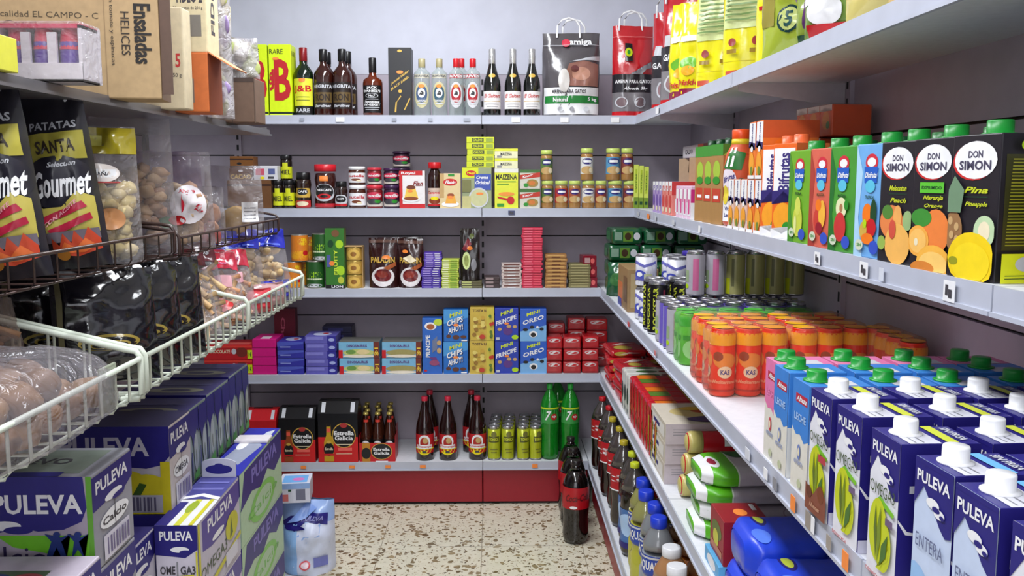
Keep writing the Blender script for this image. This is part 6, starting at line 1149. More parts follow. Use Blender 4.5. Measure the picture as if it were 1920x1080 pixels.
def clearbag(name, label, X, Y, Z0, w_, h, d, rot, fill, seed, tilt=0, extra=None, alpha=.16, header=None, fc=(236, 232, 236), fm=None, fname='filling', cr=.012, fillh=.62):
    """clear film bag: film, filling pieces and header are its parts"""
    t = thing(name, label, 'bag', (X, Y, Z0), (tilt, 0, rot))
    arts = extra
    fn = bagfn(w_, h, d, seed, cr, 1.0, 'stand2' if 0 else 'block', .10)
    mb = MB(); nu, nv = 18, 20
    for side in (-1, 1):
        vs = [fn(i/nu, j/nv, 0, side) for j in range(nv+1) for i in range(nu+1)]
        fs = [(j*(nu+1)+i, j*(nu+1)+i+1, (j+1)*(nu+1)+i+1, (j+1)*(nu+1)+i) for j in range(nv) for i in range(nu)]
        if side > 0: fs = [tuple(reversed(f)) for f in fs]
        mb.add(vs, fs, film(fc, alpha, .08, 26), True)
    mb.obj('clear_film', t)
    rr = random.Random(seed)
    if fill:
        mb = MB()
        kind, cols, n = fill
        for q in range(n):
            u = rr.uniform(.16, .84); v = rr.uniform(.07, fillh); y = rr.uniform(-.32, .32)*d*min(1, (1-abs(2*u-1)**2)*1.3)
            c = mat(cols[q % len(cols)], .6, 0, 'bread', .3, 60); x = (u-.5)*w_*.92; z = v*h
            if kind == 'stick':
                a = rr.uniform(-1.3, 1.3); L = rr.uniform(.03, .045); mb.tube([(x-L*math.sin(a), y, z-L*math.cos(a)*.8), (x, y+.004, z+.003), (x+L*math.sin(a), y, z+L*math.cos(a)*.8)], rr.uniform(.007, .009), c, 7)
            elif kind == 'roll': mb.blob((x, y*.6, z), (rr.uniform(.017, .027), .017, rr.uniform(.013, .020)), c, q, .5, 2, rr.uniform(-1, 1), 2.2)
            elif kind == 'nut':
                a = rr.uniform(0, 3.1); mb.blob((x, y, z), (.026, .014, .014), c, q, .3, 2, a); mb.blob((x+.012*math.cos(a), y+.012*math.sin(a), z+.006), (.017, .013, .013), c, q+9, .2, 2, a)
            elif kind == 'flat': mb.blob((x, y, z), (rr.uniform(.018, .028), .006, rr.uniform(.018, .03)), c, q, .3, 2, rr.uniform(-1, 1))
            elif kind == 'disc': mb.blob((0+.004*q, -d*.22+.012*q, .050), (.046, .008, .046), c, q, .06, 2)
        mb.obj(fname, t)
    if header:
        v0, v1, c, ar = header
        mb = MB(); m = foil(c, .2, .4)
        N = 10
        for side in (-1, 1):
            vs = [fn(i/nu, v0+(v1-v0)*j/6, .0018, side) for j in range(7) for i in range(nu+1)]
            fs = [(j*(nu+1)+i, j*(nu+1)+i+1, (j+1)*(nu+1)+i+1, (j+1)*(nu+1)+i) for j in range(6) for i in range(nu)]
            if side > 0: fs = [tuple(reversed(f)) for f in fs]
            mb.add(vs, fs, m, True)
        if ar: mb.art(ar, lambda u, v, o: fn(u, v0+v*(v1-v0), o+.003, -1), 2, .3)
        mb.obj('printed_header', t)
    if arts:
        mb = MB(); mb.art(arts, lambda u, v, o: fn(u, v, o+.0025, -1), 2, .35); mb.obj('printed_label', t)
    return t
tanc = [(206, 172, 116), (226, 196, 140), (190, 150, 96)]; crum = [(216, 196, 130), (226, 206, 150), (200, 176, 110)]
clearbag('bread_bag', 'clear bag of golden toasted bread beside the black crisp bags', -.835, 1.99, 1.272, .145, .29, .08, .30, ('roll', crum, 70), 81,
         extra=[('e', .45, .66, .30, .07, (226, 216, 210)), ('r', .2, .63, .7, .69, 'white'), ('t', 'REGAÑA', .45, .66, .36, .035, 'dgrey'), ('e', .6, .33, .2, .08, (200, 140, 90)), ('r', .15, .59, .75, .60, (180, 70, 70))], header=(.80, .99, (176, 160, 40), [('r', .2, .3, .5, .7, (226, 220, 110))]), fillh=.55)
clearbag('bread_bag', 'clear bag of crusty rolls behind the golden bread bag', -.96, 2.09, 1.272, .17, .30, .08, .4, ('roll', tanc, 50), 82)
clearbag('bread_bag', 'tall clear bag of brown rolls, its top folded under the shelf', -.88, 2.26, 1.268, .20, .33, .10, .45, ('roll', [(190, 150, 110), (206, 172, 130), (170, 126, 90)], 70), 83, alpha=.18)
clearbag('bread_bag', 'clear bread bag with round white price label in red print', -.835, 2.45, 1.268, .18, .255, .09, .4, ('roll', [(190, 146, 110), (214, 186, 150), (200, 160, 110)], 60), 84, alpha=.15,
         extra=[('e', .62, .46, .27, .20, (232, 226, 230)), ('t', '1', .56, .47, .10, .19, (200, 30, 50)), ('t', '€', .76, .42, .14, .09, (200, 40, 60)), ('t', 'Ahora', .6, .60, .26, .035, (200, 50, 70)), ('e', .3, .28, .12, .06, 'green'), ('e', .45, .3, .12, .05, 'red')])
clearbag('bread_bag', 'clear bag with violet tint behind the round price label', -.93, 2.66, 1.268, .19, .26, .09, .5, ('roll', [(180, 110, 90), (200, 160, 130)], 24), 85, fc=(206, 180, 220), alpha=.22)
clearbag('bread_bag', 'clear bag of red wrapped pieces next to the round price label', -.84, 2.66, 1.268, .13, .16, .07, .5, ('flat', [(190, 70, 60), (206, 150, 110)], 20), 86)
clearbag('biscuit_bag', 'clear bag with round golden biscuits at the far basket end', -.845, 3.0, 1.268, .19, .225, .07, .30, ('disc', [(206, 166, 90), (226, 190, 120), (190, 150, 80)], 3), 87, extra=[('r', .62, .2, .9, .48, 'white')]+[('r', .66, .24+.05*q, .86, .255+.05*q, 'grey') for q in range(4)], alpha=.2)
clearbag('bread_bag', 'clear bag lying low in the dark basket behind the biscuit bag', -.98, 2.95, 1.268, .20, .16, .08, .2, ('roll', tanc, 14), 88)

# ------------------------------------------------------------------ potatoes in the nearest white basket
potm = [(134, 96, 54), (118, 84, 48), (146, 110, 66)]
rr = random.Random(5)
def potato_bag():
    t = thing('potato_bag', 'clear bag of potatoes lying in the nearest white wire basket', 'bag', (-.812, 1.44, 1.032), .0)
    pts = []
    for L_, (n, zz) in enumerate(((18, .032), (11, .082))):
        for q in range(n):
            a = q % 6 if L_ == 0 else q % 4; b = q//6 if L_ == 0 else q//4
            x = (b-1)*.072+rr.uniform(-.006, .006); y = (a-(2.5 if L_ == 0 else 1.5))*.084+rr.uniform(-.006, .006)
            c = mat(potm[q % 3], .5, 0, 'peel', .25, 30)
            MB().blob((x, y, zz), (.034, .039, .029), c, q+L_*40, .25, 3, rr.uniform(-1, 1), 1.2).obj('potato', t)
    mb = MB(); nu, nv = 26, 12
    vs = []; fs = []
    for j in range(nv+1):
        for i in range(nu):
            a = 2*PI*i/nu; v = j/nv; e = min(1, (v*6+.6))**.5*max(0., 1-v**3.2)**.42
            k = 3.2; ca, sa = math.cos(a), math.sin(a); r_ = (abs(ca)**k+abs(sa)**k)**(-1/k)
            n_ = 1+.08*noise.noise(Vector((ca*3, sa*3, v*5)))
            vs.append((.142*r_*ca*e*n_, .300*r_*sa*e*n_, -.002+.140*v+.014*noise.noise(Vector((ca*2, sa*5, v*4)))*v))
    for j in range(nv):
        for i in range(nu): fs.append((j*nu+i, j*nu+(i+1) % nu, (j+1)*nu+(i+1) % nu, (j+1)*nu+i))
    mb.add(vs, fs, film((220, 214, 222), .07, .08, 22), True).obj('clear_film', t)
potato_bag()
clearbag('bread_bag', 'big clear bag of long brown pastries at the left photo border', -.955, 1.64, 1.035, .24, .21, .12, .75, ('stick', [(140, 100, 74), (120, 84, 62), (160, 120, 90)], 120), 92, tilt=-.45, alpha=.12, fc=(210, 190, 180), fillh=.85)
clearbag('bread_bag', 'second clear bag of brown pastries lying under the big one', -1.02, 1.48, 1.035, .24, .16, .10, .7, ('stick', [(140, 100, 74), (120, 84, 62)], 80), 93, tilt=-.3, fc=(210, 190, 180), fillh=.85)
# ------------------------------------------------------------------ black packs, breadsticks, peanuts
bk = [('e', .5, .34, .3, .07, (150, 130, 60)), ('e', .5, .33, .27, .055, (20, 18, 20)), ('e', .5, .32, .2, .035, (150, 130, 60)), ('e', .5, .315, .17, .025, (20, 18, 20)), ('r', .04, .05, .09, .9, (90, 84, 60))]
bkm = bagmesh('snack_bag', .20, .235, .075, foil((16, 14, 20), .12, .7, 16), bk, None, 95, .009, 'full', .95, rough=.2)
for k, (X, Y, rz) in enumerate(((-.80, 1.885, .55), (-.79, 2.02, .6), (-.785, 2.16, .6), (-.93, 1.93, .5), (-.93, 2.10, .5))):
    place([('snack_bag', bkm)], 'snack_bag', 'glossy black snack bag in the middle white basket, %s' % ('nearest in front', 'second in front', 'third in front', 'nearest behind', 'farther behind')[k], 'bag', (X, Y, 1.033), (-.22, 0, rz), 'glossy black snack bags')
stk = [(196, 160, 112), (206, 174, 126), (180, 140, 96)]
def sticks(label, X, Y, seed, rz=.6, tilt=-.5):
    clearbag('breadstick_bag', label, X, Y, 1.033, .17, .27, .065, rz, ('stick', stk, 60), seed, tilt=tilt, header=(.76, .98, (84, 28, 36), [('t', 'Caprichos', .5, .45, .8, .4, 'lgrey', 'is')]),
             extra=[('e', .45, .30, .24, .10, (196, 180, 120)), ('e', .45, .28, .20, .08, (90, 70, 60)), ('e', .45, .26, .15, .06, (196, 180, 120)), ('e', .45, .24, .09, .035, (90, 70, 60))], alpha=.12, fillh=.70)
sticks('breadstick bag with brown header beside the black bags', -.80, 2.29, 101)
sticks('breadstick bag with brown header, middle of three', -.80, 2.39, 102)
sticks('breadstick bag with brown header at the basket divider', -.80, 2.49, 103)
pn = [(216, 190, 140), (226, 204, 156), (206, 176, 124)]
for k, (X, Y) in enumerate(((-.80, 2.64), (-.80, 2.76))):
    clearbag('snack_bag', 'snack bag with red header in the far white basket, %s' % ('nearer', 'farther')[k], X, Y, 1.033, .17, .23, .07, .5, ('stick', [(206, 150, 110), (214, 176, 130)], 50), 110+k, tilt=-.5, header=(.70, .97, (196, 40, 66), [('t', 'Caprichos', .5, .4, .6, .3, 'lpink', 'i')]), extra=[('e', .5, .2, .25, .1, (200, 60, 60)), ('r', .2, .45, .8, .6, (226, 170, 180))], alpha=.14, fillh=.62)
bh = [('p', [(.1, .1), (.4, .1), (.8, .95), (.5, .95)], (150, 156, 214)), ('r', .55, .1, .9, .2, (90, 110, 220))]
for k, (X, Y, h_) in enumerate(((-.89, 2.86, .31), (-.86, 3.00, .31), (-.80, 3.12, .30))):
    clearbag('peanut_bag', 'peanut bag with royal blue header, %s' % ('behind the red-headed snacks', 'middle of three', 'frontmost at the basket end')[k], X, Y, 1.033, .22, h_*.86, .08, .42, ('nut', pn, 90), 120+k, tilt=-.35, header=(.72, .99, (34, 44, 170), bh), alpha=.10, fillh=.74)
for k, (X, Y, h_) in enumerate(((-1.00, 2.30, .26), (-1.02, 2.52, .28), (-1.04, 2.74, .26), (-1.05, 2.05, .24))):
    place([('paper_bag', bagmesh('paper_bag', .22, h_*.85, .09, mat((132, 120, 100), .5, 0, 'paper', .3, 20), [('e', .5, .6, .3, .1, (110, 96, 80))], None, 130+k, .012, 'full', .96))], 'paper_bag', 'dull beige bag at the back of the white baskets, %s' % ('third from far end', 'second from far end', 'far end', 'nearest the camera')[k], 'bag', (X, Y, 1.033), (-.3, 0, .5))
for k in range(3):
    place([('snack_bag', bagmesh('snack_bag', .12, .075, .04, foil(((60, 60, 170), (190, 150, 150), (190, 50, 60))[k], .2, .5), [('r', .2, .4, .8, .6, 'grey')], None, 140+k, .004))], 'snack_bag', 'small %s packet low in the far white basket' % ('blue', 'silver', 'red')[k], 'bag', (-.745, (3.13, 3.04, 2.87)[k], 1.032), (-.15, 0, .9))

# ------------------------------------------------------------------ boxes on the left top shelf
zt = 1.6155
kr = (176, 148, 108)
def card(name, label, X0, X1, Y, d, z0, z1_, c, F, R=None, rot=0, L=None):
    me = boxmesh(name, X1-X0, d, z1_-z0, c, F, R, L, kind='card', bev=.003, rough=.7)
    return place([(name, me)], name, label, 'box', ((X0+X1)/2, Y+d/2, z0), rot)
t = card('cardboard_box', 'big brown cardboard box with black vertical printing, open flap', -1.0, -.694, 1.92, .10, zt, 1.95, kr,
     [('r', .1, .385, .40, .40, (90, 76, 56)), ('t', 'calidad EL CAMPO - C', .32, .49, .6, .035, (80, 68, 50), 'n'), ('t', 'Contiene de', .26, .435, .45, .03, (80, 68, 50), 'n'), ('r', .655, 0, .66, 1, (150, 124, 90)),
      ('t', 'Ensaladas', .895, .39, .11, .36, (30, 26, 24), 'v'), ('t', 'HELICES', .785, .39, .055, .26, (40, 34, 30), 'vn'), ('t', 'con tomate y espinacas', .70, .42, .030, .44, (50, 42, 36), 'vn')], R=[('r', 0, 0, 1, 1, (110, 86, 66))], rot=.16)
MB().box(.1585, -.13, .02, .172, -.126, .33, mat((116, 90, 70), .7, 0, 'card')).obj('open_flap', t) if 0 else None
fl = MB(); fl.box(0, 0, 0, .022, .004, .31, mat((92, 70, 58), .7, 0, 'card')); 
o = fl.obj('open_flap'); o.parent = t; o.location = (.153, -.045, .01)
card('cardboard_box', 'white carton printed in red with a number five, beside the brown box', -.86, -.731, 2.22, .06, zt, 1.85, (214, 200, 168), [('t', 'FIDEO 5', .58, .48, .72, .14, (196, 60, 60)), ('t', '20 paquetes de 250 g', .55, .33, .8, .05, 'dgrey', 'n')], rot=.0)
card('cardboard_box', 'open cardboard lid leaning behind the white noodle carton', -.92, -.82, 2.35, .04, zt, 1.98, (150, 124, 84), [('r', .1, .1, .9, .12, 'brown')])
t = card('cardboard_box', 'orange cardboard box with grey panel and torn open front', -.80, -.705, 2.32, .11, zt, 1.76, (206, 110, 54), [('r', .05, .16, .62, .56, (130, 120, 110)), ('r', .1, .22, .57, .5, (110, 104, 100))], R=[('r', 0, 0, 1, 1, (140, 66, 34))])
o = MB().box(0, 0, 0, .075, .11, .003, mat((222, 140, 90), .6, 0, 'card')).obj('flap'); o.parent = t; o.location = (.0475, -.055, .144); o.rotation_euler = (0, .55, 0)
card('cardboard_box', 'tall beige carton printed in black, standing on the orange box', -.795, -.706, 2.325, .10, 1.7605, 2.08, (222, 208, 170), [('t', 'FIDEO 2', .55, .42, .7, .10, 'dgrey'), ('t', '20 paquetes de 250 g', .5, .33, .8, .03, 'dgrey', 'n'), ('r', .15, .12, .85, .28, (130, 124, 116)), ('r', .4, .52, .7, .8, (70, 64, 66))], R=[('t', 'FIDEO', .5, .4, .3, .5, 'dgrey', 'u')])
card('cardboard_box', 'dark brown open box at the far end of the left shelf', -.815, -.705, 2.75, .13, zt, 1.745, (110, 86, 70), [('r', .4, 0, .42, 1, (70, 54, 46)), ('r', 0, .9, 1, 1, (70, 54, 46))], R=[('r', 0, 0, .1, 1, (90, 70, 56))])
clearbag('plastic_wrap_bag', 'crumpled white plastic wrap with pasta packs beside the tall beige carton', -.765, 2.60, 1.617, .085, .40, .06, .2, ('flat', [(220, 214, 190), (190, 196, 120), (150, 130, 180)], 26), 150, alpha=.5, cr=.014, fillh=.9)
clearbag('plastic_wrap_bag', 'white plastic wrapped pack standing on the dark brown box', -.755, 2.815, 1.747, .105, .12, .07, .1, ('flat', [(220, 214, 200), (170, 180, 110), (110, 110, 80)], 20), 151, alpha=.45, cr=.012, fillh=.9)
card('cardboard_box', 'beige carton with vertical lettering behind the plastic wrap', -.90, -.845, 2.98, .06, zt, 2.0, (216, 204, 160), [('t', 'FIDEOS', .8, .5, .2, .7, 'dgrey', 'u')])
place([('cardboard_sheet', MB().box(-.09, -.30, 0, .09, .30, .003, mat((190, 176, 140), .7, 0, 'card')).mesh('cardboard_sheet'))], 'cardboard_sheet', 'loose torn cardboard sheet poking over the left shelf edge', 'cardboard', (-.80, 2.42, 1.6225-.0), (0, 0, .1)) if 0 else None
# wrapped small packs at the near end
t = thing('yogurt_drink_pack', 'white shrink-wrapped pack of red and violet bottles on the left shelf', 'drinks pack', (-.800, 1.70, 1.6222), .0)
me = MB().lathe([(0, 0), (.018, 0), (.019, .01), (.019, .06), (.014, .07), (.014, .085), (0, .087)], mat((90, 60, 150), .3), 16).art([('r', 0, .5, 1, 1, (206, 50, 80))], wrapfn([(.0192, 0), (.0192, .07), (.0145, .08), (.0145, .1)], .012, .085, 3.1), 1).mesh('bottle')
for k in range(3):
    o = bpy.data.objects.new('bottle', me); C.objects.link(o); o.parent = t; o.location = (-.046+.046*k, -.012, .008)
mb = MB(); wm = mat((224, 220, 224), .3, 0, 'foil', .5, 40)
mb.box(-.075, -.038, 0, .075, -.034, .032, wm).box(-.075, -.038, 0, .075, .036, .004, wm).box(-.078, .032, 0, .078, .036, .10, wm)
for x in (-.023, .023): mb.box(x-.008, -.036, .03, x+.008, -.030, .085, wm)
for x in (-.073, .069): mb.box(x, -.036, .0, x+.006, .034, .098, wm)
mb.box(-.075, -.036, .092, .075, .034, .100, mat((206, 60, 90), .3)).obj('carton_tray', t)
MB().box(-.080, -.042, -.0, .080, .038, .104, film((240, 236, 240), .14, .08, 30), .006).obj('shrink_wrap', t)
place([('sweet_pack', boxmesh('sweet_pack', .12, .08, .055, (216, 214, 70), [('t', 'TINI', .6, .5, .5, .4, (200, 60, 90), 's'), ('p', [(0, .2), (.5, .1), (1, .2), (1, .1), (0, 0)], 'white')]))], 'sweet_pack', 'low yellow pack with pink lettering at the left photo border', 'pack', (-.835, 1.50, 1.6222), 0)
place([('sweet_pack', bagmesh('sweet_pack', .13, .12, .05, foil((150, 70, 120), .15, .7), [('r', .1, .1, .9, .5, (200, 40, 70)), ('e', .5, .7, .3, .14, (190, 160, 200))], None, 160, .006))], 'sweet_pack', 'crinkled violet and red foil pack on top of the yellow one', 'pack', (-.845, 1.50, 1.678), 0)
place([('sweet_pack', bagmesh('sweet_pack', .13, .07, .05, foil((200, 196, 206), .15, .7), [('r', .1, .1, .9, .5, 'lgrey')], None, 161, .006))], 'sweet_pack', 'silver grey foil pack topmost at the upper left corner', 'pack', (-.90, 1.56, 1.7), 0)

# ------------------------------------------------------------------ milk six-packs at the base of the left unit
GR = (110, 190, 40)
def blob(c): return [('p', [(0, .42), (0, 1), (.88, 1), (.90, .62), (.84, .52), (.70, .47), (.55, .46), (.45, .50), (.38, .47), (.30, .43), (.1, .44)], c), ('e', .30, .50, .12, .06, 'white'), ('e', .38, .46, .10, .045, c)]
calcio = [('r', 0, 0, 1, 1, (170, 160, 176)), ('p', [(.4, .40), (1, .40), (1, 0), (.8, .0), (.75, .20), (.5, .28)], GR), ('r', .965, 0, 1, 1, (96, 160, 50))]+[('p', [(0, .46), (0, 1), (.95, 1), (.965, .68), (.93, .54), (.82, .46), (.66, .44), (.52, .50), (.45, .44), (.3, .38), (.1, .40)], bluec), ('e', .46, .50, .10, .05, 'white'), ('e', .54, .455, .09, .04, bluec), ('t', 'PULEVA', .665, .72, .55, .20, 'white'), ('t', 'Calcio', .46, .18, .50, .22, (50, 40, 80), 'n'), ('e', .5, .06, .1, .07, GR),
         ('p', [(.70, .42), (.74, .34), (.70, .16), (.74, .18), (.77, .28), (.80, .16), (.83, .18), (.80, .34), (.86, .42), (.80, .38)], (30, 50, 120)), ('e', .775, .41, .022, .03, (30, 50, 120)), ('p', [(.84, .42), (.88, .34), (.86, .16), (.90, .26), (.94, .16), (.91, .34), (.97, .42), (.92, .38)], (30, 50, 120)), ('e', .905, .41, .022, .03, (30, 50, 120))]
def packside(c, nm, bar=1): return [('p', [(0, .62), (0, .97), (1, .97), (1, .70), (.7, .60), (.4, .64)], bluec), ('t', 'PULEVA', .48, .84, .80, .13, 'white'), ('e', .5, .66, .22, .045, 'white'), ('e', .62, .62, .16, .03, bluec), ('e', .5, .44, .36, .10, 'white'), ('t', nm, .5, .44, .6, .08, 'dgrey'), ('r', .5, .0, .515, .6, 'dgrey')]+([('r', .2, .04, .85, .30, (214, 210, 224))]+[('r', .28+.07*q, .08, .28+.07*q+(.03, .045)[q % 2], .26, (110, 100, 140)) for q in range(8)] if bar else [])
omf = [('r', 0, 0, 1, 1, (186, 180, 190)), ('p', [(0, .58), (0, 1), (1, 1), (1, .66), (.93, .56), (.8, .52), (.62, .54), (.45, .58), (.2, .56)], bluec), ('t', 'PULEVA', .46, .77, .74, .22, (200, 196, 210)), ('r', .0, .0, .46, .44, (190, 170, 40)), ('e', .55, .30, .30, .22, (206, 190, 30)), ('e', .80, .26, .2, .2, (206, 190, 30)), ('r', .46, 0, 1, .12, (206, 190, 30)), ('r', .92, 0, 1, .6, (206, 190, 30)),
       ('p', [(.45, .42), (.52, .44), (.62, .20), (.56, .22)], (70, 80, 30)), ('p', [(.66, .18), (.72, .16), (.80, .34), (.74, .36)], (60, 90, 30)), ('r', .52, .02, .93, .22, (176, 172, 186))]+[('r', .56+.03*q, .04, .57+.03*q+.006*(q % 3), .20, (90, 84, 110)) for q in range(11)]
def mpack(label, X0, X1, Y0, Y1, z0, z1_, base, F, R=None, T=None, film_c=None, name='milk_pack', tear=False):
    w_, d, h = X1-X0, abs(Y1-Y0), z1_-z0
    pr = [('pack_carton', boxmesh('pack_carton', w_, d, h, base, F, R, None, T, bev=.003))]
    o = place(pr, name, label, 'milk pack', ((X0+X1)/2, (Y0+Y1)/2, z0+.0005))
    return o
LZ = [.0805, .272, .4645, .657, .862]
mpack('green calcium milk pack facing the camera, below the potato basket', -1.02, -.727, 1.61, 1.79, .738, .920, (150, 150, 160), calcio, packside(GR, 'Calcio'), T=[('r', .1, .1, .9, .9, (120, 130, 120)), ('r', .3, .0, .8, .14, bluec), ('t', 'NUEVO', .5, .5, .5, .2, 'dgrey')])
mpack('yellow and blue milk pack with leaves, behind the green calcium one', -1.05, -.77, 2.12, 2.27, LZ[3]+.002, LZ[4]+.010, (200, 190, 190), omf, packside((206, 190, 30), 'OMEGA'), T=[('r', 0, 0, 1, 1, (50, 46, 80))])
mpack('dark blue milk pack under the yellow leaf one', -1.05, -.77, 2.12, 2.27, LZ[2], LZ[3], bluec, [('t', 'PULEVA', .6, .7, .7, .2, 'lgrey')], packside((206, 190, 30), 'OMEGA'))
mpack('milk pack lying in front of the calcium one at the lower left photo corner', -.98, -.705, 1.42, 1.58, .608, .785, (186, 176, 190), blob(bluec), packside(GR, 'Leche'), T=[('r', .0, .15, .8, .6, (70, 90, 60)), ('e', .3, .4, .08, .12, (200, 110, 60)), ('e', .5, .4, .1, .12, (40, 50, 110)), ('e', .7, .4, .1, .12, (150, 50, 60)), ('r', 0, 0, 1, .1, 'lgrey')])
for L_ in range(3): mpack('milk pack under the corner one, %s' % ('bottom layer', 'middle layer', 'upper layer')[L_], -.98, -.705, 1.42, 1.58, LZ[0]+.1755*L_, LZ[0]+.1755*L_+.175, (186, 176, 190), blob(bluec), packside(GR, 'Leche'))
for L_ in range(3): mpack('green calcium milk pack in the stack under the camera-facing one, %s' % ('bottom', 'second', 'third')[L_], -1.02, -.727, 1.61, 1.79, .0805+.219*L_, .0805+.219*L_+.218, (150, 150, 160), calcio, packside(GR, 'Calcio'))
for L_ in range(2): mpack('dark blue milk pack low in the yellow leaf stack, %s' % ('bottom', 'second')[L_], -1.05, -.77, 2.12, 2.27, LZ[L_], LZ[L_+1]-.001, bluec, [('t', 'PULEVA', .6, .7, .7, .2, 'lgrey')], packside((206, 190, 30), 'OMEGA'))
pkp = packside((226, 120, 170), 'Calcio', 0)+[('p', [(.0, .3), (.4, .5), (.3, .2), (0, .1)], (220, 110, 170))]
mpack('white and pink milk pack between the calcium stack and the omega one', -1.04, -.78, 1.86, 2.03, LZ[2], .662, (206, 200, 214), blob(bluec), pkp, T=[('r', 0, 0, 1, 1, (50, 44, 110))])
for L_ in range(2): mpack('white and pink milk pack in the lower stack, %s' % ('bottom', 'second')[L_], -1.04, -.78, 1.86, 2.03, LZ[L_], LZ[L_+1]-.001, (206, 200, 214), blob(bluec), pkp)
# omega pack sticking out into the aisle
omN = [('p', [(0, .66), (0, 1), (1, 1), (1, .72), (.7, .62), (.4, .64)], bluec), ('t', 'PULEVA', .5, .88, .78, .11, 'white'), ('e', .58, .72, .22, .035, 'white'), ('e', .72, .69, .15, .025, bluec), ('r', .49, 0, .53, .58, 'grey'), ('t', 'OME', .28, .48, .36, .10, 'dgrey'), ('t', 'GA3', .76, .48, .36, .10, 'dgrey'), ('p', [(.1, .40), (.9, .43), (.9, .39), (.1, .36)], (206, 200, 40)), ('r', .1, .20, .45, .30, 'black'), ('e', .75, .14, .2, .16, (206, 206, 40)), ('p', [(.7, .04), (.66, .26), (.74, .2)], (100, 120, 30)), ('r', .96, 0, 1, .7, (206, 200, 40))]
omS = [('r', 0, 0, 1, 1, (196, 190, 206)), ('p', [(.1, .62), (.1, .97), (1, .97), (1, .72), (.6, .55), (.3, .56)], (78, 64, 150)), ('t', 'PULEVA', .52, .84, .60, .16, 'white'), ('e', .45, .62, .14, .04, 'white'), ('t', 'OMEGA3', .35, .36, .6, .14, (60, 80, 40), 'n'), ('e', .78, .50, .16, .17, (200, 196, 40)), ('p', [(.72, .36), (.76, .62), (.8, .4)], (90, 110, 40)), ('p', [(0, .12), (1, .30), (1, .24), (0, .05)], (206, 200, 40)), ('r', .6, .06, .9, .24, (216, 214, 226)), ('r', .0, 0, .04, 1, (206, 200, 40))]
omT = [('r', 0, 0, 1, 1, (226, 226, 226)), ('r', 0, 0, .3, .45, bluec), ('r', .45, .0, .6, .5, (206, 206, 60)), ('e', .5, .35, .12, .12, (150, 170, 40)), ('r', .8, 0, .9, .5, (206, 200, 40)), ('r', .0, .5, 1, 1, (70, 70, 140)), ('p', [(0, .48), (.5, .56), (1, .48), (1, .54), (.5, .62), (0, .54)], 'white'), ('r', .1, .7, .9, .74, (110, 110, 180)), ('r', .1, .84, .9, .88, (110, 110, 180))]
lidm = MB(); 
for L_ in range(3):
    o = mpack('narrow omega milk pack at the aisle edge, %s' % ('bottom layer', 'middle layer', 'top layer with a raised flap')[L_], -.776, -.680, 2.02, 2.36, LZ[L_], LZ[L_+1]-.001 if L_ < 2 else .668, (206, 200, 214), omN, omS, T=omT)
fl = MB(); N = 10
vs = [((-.044+.088*i/N), 0, z) for z in (0, 1) for i in range(N+1)]
vs = [(x, .0, (0 if z == 0 else .038+.012*math.sqrt(max(0, 1-(x/.045)**2)))) for x, _, z in vs]; vs += [(x, .004, z) for x, _, z in vs]
M_ = N+1; fs = [(i, i+1, M_+i+1, M_+i) for i in range(N)]+[(2*M_+i, 3*M_+i, 3*M_+i+1, 2*M_+i+1) for i in range(N)]+[(M_+i, M_+i+1, 3*M_+i+1, 3*M_+i) for i in range(N)]+[(0, M_, 3*M_, 2*M_), (N, 2*M_+N, 3*M_+N, M_+N)]
fl.add(vs, fs, mat((190, 190, 206), .4)); fl.art([('e', .5, .45, .42, .3, bluec), ('e', .5, .75, .12, .08, bluec)], lambda u, v, oo: (-.042+u*.084, -oo, .002+v*.042))
q = fl.obj('raised_flap'); q.parent = o; q.location = (0, .165, .206)
grS = [('r', 0, 0, 1, 1, (176, 206, 170)), ('p', [(0, .50), (.1, .97), (1, .97), (1, .60), (.8, .48), (.62, .64), (.45, .50), (.25, .60)], bluec), ('t', 'PULEVA', .56, .80, .62, .20, (120, 110, 190)), ('e', .5, .28, .3, .24, (130, 200, 90)), ('e', .5, .28, .22, .17, (176, 206, 170)), ('t', 'Calcio', .5, .28, .7, .12, (110, 190, 70), 'n')]
wt = [('r', 0, 0, 1, 1, (40, 44, 160)), ('p', [(.1, .3), (.7, .2), (.9, .6), (.3, .8)], (150, 156, 176)), ('e', .3, .6, .15, .1, 'white'), ('p', [(.6, .75), (.9, .7), (.9, .95), (.7, .9)], (200, 206, 220))]
for k in range(2):
    for L_ in range(3):
        mpack('film-wrapped green and blue milk pack at the aisle edge, %s, %s' % (('beside the omega pack', 'at the far end')[k], ('bottom', 'middle', 'top')[L_]), -.776, -.680, 2.37+.31*k, 2.84, LZ[L_], LZ[L_+1]-.001 if L_ < 2 else .668, (170, 196, 180), omN[:3], grS, T=wt) if k == 0 else None
place([('carton_lid', MB().box(-.05, -.03, 0, .05, .03, .010, mat((222, 216, 220), .4), .003).mesh('carton_lid'))], 'carton_lid', 'small white lid resting on the far film-wrapped milk pack', 'lid', (-.728, 2.70, .669))
